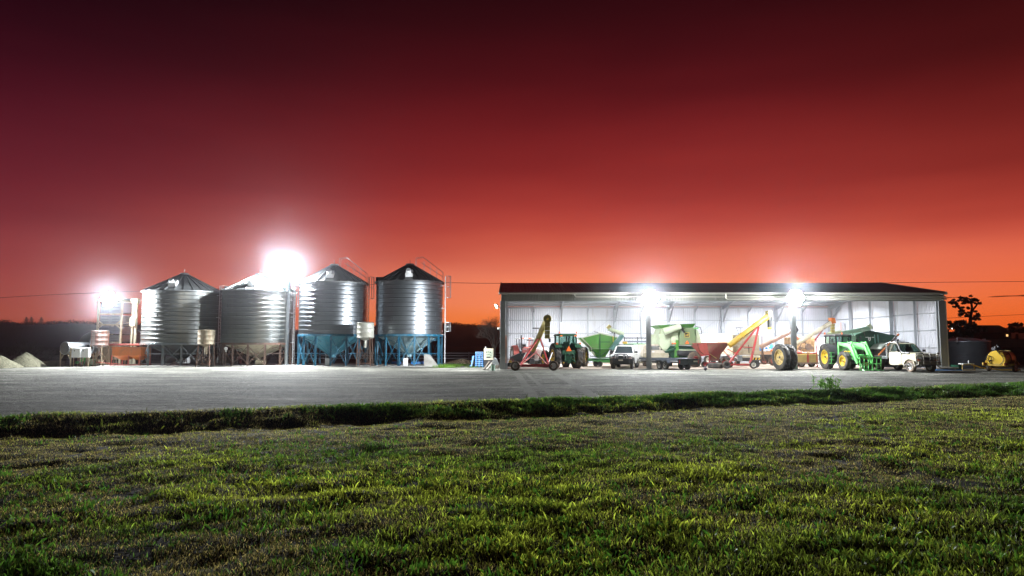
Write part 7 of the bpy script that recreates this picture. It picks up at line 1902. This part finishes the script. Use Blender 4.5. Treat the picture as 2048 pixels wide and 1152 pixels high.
# orange slim post and clutter at the left front column
mb = MB(); c = q(1012.5, 700, 53); mb.box((c.x, 53, 1.3), (.09, .09, 2.5)); t = thing('orange_post', 'slim bright orange post just inside the left end of the shed', 'post', (c.x, 53, 0)); mb.build('post', ORANGE, t); mb = MB(); mb.box((c.x, 53, .04), (.3, .3, .06)); mb.build('base', STEELDK, t)
c = q(1031, 735, 55.5); c.z = 0
t = thing('dark_hopper', 'dark grey wedge hopper on a maroon base behind the left auger wheel', 'hopper', c)
mb = MB(); mb.prism([q(*u, 55) for u in ((1019.5, 714.5), (1039, 706), (1045, 716), (1044, 722), (1019.5, 722.5))], (0, 1.1, 0)); mb.build('tub', pbr('matt_grey_plastic', (.11, .115, .12), .7, 0, .1, 2), t, bevel=.03)
mb = MB(); mb.prism([q(*u, 55.1) for u in ((1019.5, 722.8), (1044, 722.4), (1042, 732), (1020, 732.5))], (0, .9, 0)); mb.build('base', MAROON_AND_SHADE, t, bevel=.02)
c = g(1017, 738)
t = thing('petrol_pump', 'small yellow and black engine pump beside the left front column', 'pump', c)
mb = MB(); mb.box((c.x, c.y + .1, .32), (.45, .4, .3)); mb.build('engine', BLACKPL, t, bevel=.05)
mb = MB(); mb.cyl((c.x + .12, c.y - .05, .55), (c.x + .12, c.y + .3, .55), .13, .13, 12); mb.build('fuel_tank', YELLOW, t)
mb = MB(); mb.pipe([(c.x - .3, c.y - .1, .05), (c.x - .3, c.y - .1, .75), (c.x + .35, c.y - .1, .75), (c.x + .35, c.y - .1, .05)], .025, 6); mb.pipe([(c.x - .3, c.y - .1, .05), (c.x + .35, c.y - .1, .05)], .025, 6); mb.build('frame', RED, t)
for k in range(2):
    mb = MB(); cc_ = (c.x - .2 + .5 * k, c.y - .12, .13); mb.cyl(cc_, (cc_[0], cc_[1] - .06, .13), .13, .13, 12); mb.build('wheel', RUBBER, t)
# white drum tanks behind tractor
c = q(1078, 700, 59.5)
t = thing('white_tank', 'low white tank behind the red frame of the left auger', 'tank', (c.x, 60, 0))
mb = MB(); mb.lathe([(.02, 1.62), (.6, 1.5), (.72, 1.3), (.72, .5), (.6, .42)], 22, 'z', (c.x + .2, 60, 0)); mb.build('tank', WHITE, t); mb = MB(); mb.box((c.x + .2, 60, .25), (1.1, 1.0, .36)); mb.build('cradle', STEELDK, t)
c = q(1066, 720, 54.6); 
# small black ball on the gravel
c = g(1411, 741.5); c.z = .13
mb = MB(); mb.lathe([(.001, -.13)] + [(.13 * math.cos(a), .13 * math.sin(a)) for a in np.linspace(-1.4, 1.4, 9)] + [(.001, .13)], 16, 'z', c); tag(mb.build('tow_ball', pbr('purple_black_plastic', (.03, .02, .035), .4)), 'small round black ball lying on the gravel in front of the red field bin', 'ball')

# ================================================================== right of the shed
# round corrugated water tank
Y = 56.0
c = q(1930, 700, Y); c.z = 0; Rr = 1.72; zt = q(1930, 683.5, Y - 1).z
t = thing('rainwater_tank', 'dark round corrugated rainwater tank with pale roof pipes right of the shed', 'water tank', c)
DKTANK = pbr('dark_tank_steel', (.07, .073, .085), .5, .3, .2, 2)
nr_ = 10
for k in range(nr_):
    z0 = zt * k / nr_; h_ = zt / nr_; mb = MB(); mb.lathe([(Rr, z0), (Rr + .025, z0 + h_ * .25), (Rr, z0 + h_ * .5), (Rr + .025, z0 + h_ * .75), (Rr, z0 + h_ * .97)], 56, 'z', c); mb.build('wall_ring', DKTANK, t)
mb = MB(); mb.lathe([(Rr + .08, zt), (Rr + .08, zt + .05), (Rr * .5, zt + .26), (.02, zt + .32)], 48, 'z', c); mb.build('roof', pbr('tank_roof_steel', (.16, .17, .20), .4, .5, .1, 2), t)
for k in range(12):
    a = 2 * PI * k / 12; mb = MB(); mb.bar(c + Vector((Rr * math.cos(a), Rr * math.sin(a), zt + .07)), c + Vector((.3 * math.cos(a), .3 * math.sin(a), zt + .33)), .04); mb.build('roof_rib', DKTANK, t)
mb = MB(); p0 = q(1914, 677, Y - 1.6); p1 = q(1944, 684, Y - 1.6); mb.pipe([q(1914, 685, Y - 1.6), q(1914, 675, Y - 1.6), q(1926, 676.5, Y - 1.4), q(1937, 680, Y - 1.5), p1], .045, 8); mb.build('inlet_pipe', GALV_BRIGHT, t)
# leaning white post, rail wall beyond
c = q(1969, 688, 66); mb = MB(); mb.bar(q(1972, 699, 66), q(1967, 678, 66), .3, .2); o = mb.build('leaning_post', WHITE_METAL); tag(o, 'short pale post leaning between the water tank and the rail wall', 'post')
# yard wall of sleepers on the right and the bank below it
Y = 68
t = thing('sleeper_wall', 'low dark wall of horizontal sleepers beyond the yellow fuel trailer', 'wall', (q(2040, 700, Y).x, Y, 0))
SLEEP = pbr('old_sleeper_timber', (.17, .12, .10), .85, 0, .3, 1.5, .5, 10)
x0_, x1_ = q(1970, 690, Y).x, q(2160, 690, Y).x
for k, (ya, yb) in enumerate(((678.5, 682), (682.5, 686), (686.5, 690), (690.5, 694))):
    for j in range(3):
        xa2 = x0_ + (x1_ - x0_) * j / 3; xb2 = x0_ + (x1_ - x0_) * (j + 1) / 3 - .03
        mb = MB(); za_, zb_ = q(2000, ya, Y).z, q(2000, yb, Y).z; mb.box(((xa2 + xb2) / 2, Y, (za_ + zb_) / 2), (xb2 - xa2, .12, za_ - zb_)); mb.build('sleeper', SLEEP, t, bevel=.01)
for j in range(4):
    x = x0_ + (x1_ - x0_) * j / 3; mb = MB(); mb.bar((x, Y + .12, .2), (x, Y + .12, q(2000, 677, Y).z), .16); mb.build('post', SLEEP, t)
BANKM = ground_mat('earth_bank', [(.3, (.10, .08, .06)), (.7, (.20, .165, .13))], .8, .5, bumps=((2, .08), (10, .05)))
mb = MB(); n = 40; V = []; 
for i in range(n + 1):
    x = x0_ - .6 + (x1_ + 2 - x0_) * i / n
    for (dy, z_) in ((-7, -.03), (-5.4, .25), (-3.5, .75), (-1.5, 1.25), (0, 1.55), (2.5, 1.5), (6, -.1)):
        V.append((x, Y + dy + .25 * float(vnoise(x, dy, .8, 77)), z_ * min(1, i / 4) + .1 * float(vnoise(x, dy, 1.3, 78)) * (1 if z_ > .1 else 0)))
m_ = 7; mb.add(V, [(i * m_ + j, (i + 1) * m_ + j, (i + 1) * m_ + j + 1, i * m_ + j + 1) for i in range(n) for j in range(m_ - 1)]); tag(mb.build('earth_bank', BANKM, sharp=80), kind='structure')
# yellow and blue hose reel items in front of tank
c = g(1937, 741.5)
t = thing('water_pump', 'small yellow-framed pump with pale top and yellow hose in front of the water tank', 'pump', c)
mb = MB(); mb.pipe([(c.x - .45, c.y, .02), (c.x - .4, c.y, .42), (c.x + .5, c.y + .2, .42), (c.x + .6, c.y + .2, .02)], .035, 6); mb.bar((c.x - .45, c.y, .05), (c.x + .6, c.y + .2, .05), .05); mb.build('frame', YELLOW, t)
mb = MB(); mb.box((c.x, c.y + .2, .48), (.8, .5, .06)); mb.cyl((c.x + .1, c.y + .1, .5), (c.x + .1, c.y + .1, .72), .03, .03, 6); mb.build('top', WHITE, t)
mb = MB(); mb.pipe([(c.x + .2, c.y, .45), (c.x + 1.0, c.y, .2), (c.x + 2.2, c.y - .1, .06), (c.x + 3.6, c.y - .1, .05)], .05, 6); mb.build('yellow_hose', LOGO_Y, t)
mb = MB(); mb.pipe([(c.x - .5, c.y - .1, .05), (c.x - 1.6, c.y - .15, .05), (c.x - 2.3, c.y, .05)], .04, 6); mb.build('blue_hose', BLUE_PLASTIC, t)
c = g(1913, 739); mb = MB(); mb.lathe([(.02, .02), (.34, .02), (.42, .34), (.44, .34), (.42, .31)], 20, 'z', c); tag(mb.build('green_tub', pbr('dark_green_plastic', (.02, .12, .07), .5)), 'shallow dark green tub on the ground against the water tank', 'tub')
c = g(1898, 739.5); mb = MB(); mb.box((c.x, c.y + .4, .14), (1.5, .8, .1)); mb.box((c.x - .5, c.y + .4, .05), (.15, .7, .1)); mb.box((c.x + .5, c.y + .4, .05), (.15, .7, .1)); tag(mb.build('concrete_step', CONCRETE, bevel=.02), 'low pale slab on two blocks beside the right end of the shed', 'slab')
# fuel trailer
Y = 47.5
def P_(px, py, dy=0): return q(px, py, Y + dy)
base = g(2008, 746)
t = thing('fuel_trailer', 'yellow fuel tank trailer with coiled hoses at the right edge', 'fuel trailer', base)
tc_ = q(1993, 718, 46.8); dv = Vector((.80, .60, 0)); rr_ = .56
FY = pbr('fuel_tank_yellow', (.62, .40, .03), .4, 0, .1, 2, dirt=(.35, .24, .08), damt=.35)
mb = MB(); prof = [tc_ - dv * .06, tc_, tc_ + dv * 1.9, tc_ + dv * 1.96]
a, b = tc_, tc_ + dv * 1.9
mb.cyl(a, b, rr_, rr_, 32); mb.cyl(a - dv * .05, a, rr_ * .93, rr_, 32); mb.cyl(b, b + dv * .05, rr_, rr_ * .93, 32); mb.build('tank', FY, t)
for f in (.02, .5, .98):
    p = a.lerp(b, f); mb = MB(); mb.cyl(p - dv * .02, p + dv * .02, rr_ + .015, rr_ + .015, 32); mb.build('tank_band', YELLOW_OLD, t)
mb = MB(); top = a + dv * .15 + Vector((0, 0, rr_)); mb.box(top + Vector((0, 0, .12)), (.5, .35, .2)); mb.cyl(top + Vector((-.15, -.1, .1)), top + Vector((-.15, -.1, .32)), .09, .09, 10); mb.cyl(top + Vector((.15, 0, .1)), top + Vector((.15, 0, .36)), .1, .1, 10); mb.box(top + Vector((0, -.1, .36)), (.14, .1, .12)); mb.build('pump', STEELDK, t, bevel=.03)
mb = MB(); fc = a - dv * .08
rim_ = Vector((-dv.y, dv.x, 0))
mb.pipe([top + Vector((-.2, -.1, .2))] + [fc + rim_ * (.45 * math.cos(u)) - dv * .05 + Vector((0, 0, -.02 + .40 * math.sin(u))) for u in np.linspace(2.2, 5.9, 12)] + [fc - rim_ * .55 + dv * .5 + Vector((0, 0, .35))], .025, 6)
mb.pipe([fc + rim_ * .42 - dv * .06 + Vector((0, 0, .05)) + (rim_ * math.cos(u) + Vector((0, 0, math.sin(u)))) * .17 for u in np.linspace(0, 6.3, 14)], .022, 5)
mb.pipe([a + dv * .9 - rim_ * (rr_ + .03) * math.sin(u) + Vector((0, 0, (rr_ + .03) * math.cos(u))) for u in np.linspace(0, 2.2, 8)], .025, 5); mb.build('hose', BLACKPL, t)
for s_ in (-1, 1):
    f0 = a - dv * .25 - rim_ * (s_ * .52); f0.z = .50
    mb = MB(); mb.bar(f0, f0 + dv * 2.7, .09, .11); mb.build('chassis_rail', YELLOW, t, bevel=.01)
    wc = f0 + dv * 1.1 - rim_ * (s_ * .24)
    wheel(t, (wc.x, wc.y, .33), .33, .19, .19, RUBBER_DUSTY, CHROME, side=-1 if s_ > 0 else 1, lugs=0, steer=math.atan2(dv.y, dv.x))
    mb = MB(); hw = dv * .45; nx = rim_ * .12
    pts = [wc + hw * math.cos(u) + Vector((0, 0, .42 * math.sin(u) + .33 - wc.z)) for u in np.linspace(.25, PI - .25, 7)]
    mb.loft([[p - nx, p + nx, p + nx + Vector((0, 0, .03)), p - nx + Vector((0, 0, .03))] for p in pts]); mb.build('mudguard', YELLOW, t)
    tl = f0 - dv * .06 - rim_ * (s_ * .1); mb = MB(); mb.box(tl + Vector((0, 0, .04)), (.28, .1, .2)); bx_ = mb.build('light_box', YELLOW, t, bevel=.01); mb = MB(); mb.box(tl + Vector((0, -.06, .04)), (.2, .03, .1)); mb.build('tail_light', RED, bx_)
mb = MB(); f0 = a - dv * .25; f0.z = .46; mb.bar(f0 + rim_ * .7, f0 - rim_ * .7, .1); mb.build('rear_bar', YELLOW, t)
mb = MB()
for l_ in (.2, 1.7):
    p = a + dv * l_; mb.bar(p + rim_ * .5 + Vector((0, 0, .6 - p.z)), p - rim_ * .5 + Vector((0, 0, .6 - p.z)), .14, .2)
mb.build('saddle', YELLOW_OLD, t)
mb = MB(); e = a + dv * 2.45; e.z = .5; mb.bar(e + rim_ * .5, e + dv * 1.2, .08); mb.bar(e - rim_ * .5, e + dv * 1.2, .08); mb.build('draw_bar', GALV, t)

# ================================================================== trees on the right
LEAFM = pbr('gum_leaves', (.035, .05, .025), .7, 0, .4, .5)
BARKD = pbr('dark_gum_bark', (.07, .055, .045), .9, 0, .2, 2)
def clump(mb, c, r, n, s, flat=.8):
    for k in range(n):
        d = Vector((random.gauss(0, 1), random.gauss(0, 1), random.gauss(0, 1))).normalized() * (r * random.random() ** .45); d.z *= flat
        p = c + d; a = Vector((random.gauss(0, 1), random.gauss(0, 1), random.gauss(0, .7))).normalized() * s * random.uniform(.6, 1.3); b = Vector((random.gauss(0, 1), random.gauss(0, 1), random.gauss(0, 1))).normalized() * s * .45
        mb.add([p - a, p + b, p + a, p - b], [(0, 1, 2, 3)])
def leafy(name, label, trunk, limbs, clumps, Y, tr=.25, leaf=.28, per=90, group=None, trunkz=None):
    base = q(trunk[0][0], trunk[0][1], Y); base.z = 0
    t = thing(name, label, 'tree', base, None, group)
    pts = [Vector((base.x, Y, 0))] + [q(a, b, Y) for a, b in trunk[1:]]
    mb = MB(); n = len(pts)
    for i in range(n - 1): mb.cyl(pts[i], pts[i + 1], tr * (1 - .75 * i / n), tr * (1 - .75 * (i + 1) / n), 8)
    mb.build('trunk', BARKD, t)
    for l in limbs:
        mb = MB(); lp = [q(a, b, Y + (random.uniform(-1.2, 1.2) if k else 0)) for k, (a, b) in enumerate(l)]
        for i in range(len(lp) - 1): mb.cyl(lp[i], lp[i + 1], tr * .42 * (1 - .5 * i / len(lp)), tr * .42 * (1 - .5 * (i + 1) / len(lp)), 6)
        mb.build('limb', BARKD, t)
    mb = MB(); s = FPX / Y
    for (x, y, r) in clumps:
        for j in range(3):
            c = q(x + random.gauss(0, r * .55), y + random.gauss(0, r * .38), Y + random.uniform(-1, 1) * r / s * 1.2); clump(mb, c, r / s * random.uniform(.35, .8), per // 3 + int(r * 3), leaf, .75)
    mb.build('crown', LEAFM, t, sharp=180)
    return t
random.seed(44)
leafy('gum_tree', 'tall thin gum tree with open branches standing above the dark bushes right of the shed', [(1944, 733), (1942, 690), (1940, 650), (1941, 636), (1944, 618), (1943, 606)],
      [[(1941, 636), (1930, 625), (1918, 617), (1912, 610)], [(1944, 622), (1952, 612), (1957, 604)], [(1943, 608), (1932, 598), (1925, 594)], [(1941, 640), (1952, 632), (1957, 626)], [(1930, 626), (1916, 628)], [(1918, 612), (1908, 606)], [(1943, 606), (1944, 597)]],
      [(1925, 595, 6), (1933, 600, 7), (1942, 601, 7), (1951, 601, 6), (1956, 606, 4), (1918, 602, 5), (1908, 606, 6), (1904, 603, 3.5), (1912, 613, 4), (1928, 607, 4), (1921, 616, 5), (1920, 625, 6), (1926, 630, 6), (1933, 632, 5), (1949, 622, 4), (1950, 634, 6), (1956, 630, 5), (1955, 638, 5), (1948, 650, 6), (1940, 605, 6), (1935, 615, 3), (1914, 609, 3), (1938, 595, 4), (1947, 597, 4), (1936, 625, 3), (1944, 641, 4), (1910, 600, 3)], 82, .28, .15, 110)
leafy('bush_tree', 'dark rounded bushy tree beneath the tall gum, right of the shed', [(1925, 733), (1925, 680)], [], [(1912, 650, 8), (1922, 644, 9), (1932, 648, 9), (1942, 656, 9), (1918, 660, 11), (1932, 664, 12), (1946, 664, 9), (1908, 664, 9), (1926, 676, 12), (1943, 676, 10), (1909, 678, 9)], 76, .3, .22, 170)
leafy('bush_tree', 'thinner tree with sky showing through, touching the right end of the shed', [(1893, 733), (1893, 665), (1890, 655)], [[(1893, 668), (1900, 655)], [(1892, 662), (1886, 650)], [(1893, 674), (1902, 664)]], [(1890, 642, 5), (1898, 644, 5), (1886, 652, 6), (1900, 655, 4), (1893, 660, 3.5), (1888, 666, 5), (1902, 668, 4), (1895, 675, 4)], 80, .2, .20, 55)
leafy('bush_tree', 'small see-through bush on the skyline right of the tall gum', [(1962, 733), (1962, 668)], [[(1962, 672), (1955, 660)], [(1962, 672), (1968, 658)]], [(1954, 658, 4), (1962, 655, 5), (1970, 657, 4.5), (1974, 661, 3), (1950, 663, 3)], 95, .15, .17, 45)
leafy('bush_tree', 'dark bushy trees rising at the right edge of the picture', [(2034, 733), (2034, 668)], [], [(2027, 650, 5), (2034, 648, 6), (2022, 656, 5), (2042, 655, 8), (2050, 660, 10), (2034, 664, 9), (2060, 655, 12)], 110, .3, .25, 120)
# dark dwelling roofline with a lit window far right
Y = 140
t = thing('farmhouse', 'low dark farmhouse with one small lit window on the right skyline', 'house', (q(2000, 700, Y).x, Y, 0))
w0, w1 = q(1962, 670, Y).x, q(2022, 660, Y).x; ztp = q(1990, 664, Y).z
mb = MB(); mb.box(((w0 + w1) / 2, Y + 4, ztp / 2), (w1 - w0, 8, ztp)); mb.build('wall', pbr('dark_house_wall', (.05, .04, .035), .8), t)
mb = MB(); mb.prism([(w0 - .5, Y - .4, ztp - .15), (w0 - .5, Y + 4, ztp + 1.5), (w0 - .5, Y + 8.4, ztp - .15)], (w1 - w0 + 1, 0, 0)); mb.build('roof', pbr('dark_house_roof', (.035, .03, .03), .7), t)
c = q(2013.5, 663.5, Y); mb = MB(); mb.box((c.x, Y - .05, ztp - .7), (.38, .05, .42)); mb.build('window', emit('lit_window', (1, .55, .2), 1.6), t)
# ================================================================== thin dusty haze, added and tuned to give the lamps their glow
hz = bpy.data.materials.new('lamp_glow_haze'); hz.use_nodes = True
_t = hz.node_tree; _t.nodes.clear()
_o = _t.nodes.new('ShaderNodeOutputMaterial'); _v = _t.nodes.new('ShaderNodeVolumePrincipled')
_v.inputs['Color'].default_value = (.86, .88, .98, 1)
_v.inputs['Density'].default_value = .00017
_v.inputs['Anisotropy'].default_value = .965
_t.links.new(_v.outputs[0], _o.inputs['Volume'])
mb = MB(); mb.box((0, 400, 23.2), (2300, 1500, 49.6)); hb = mb.build('haze', hz, sharp=180); tag(hb, kind='stuff')
hz.cycles.homogeneous_volume = True
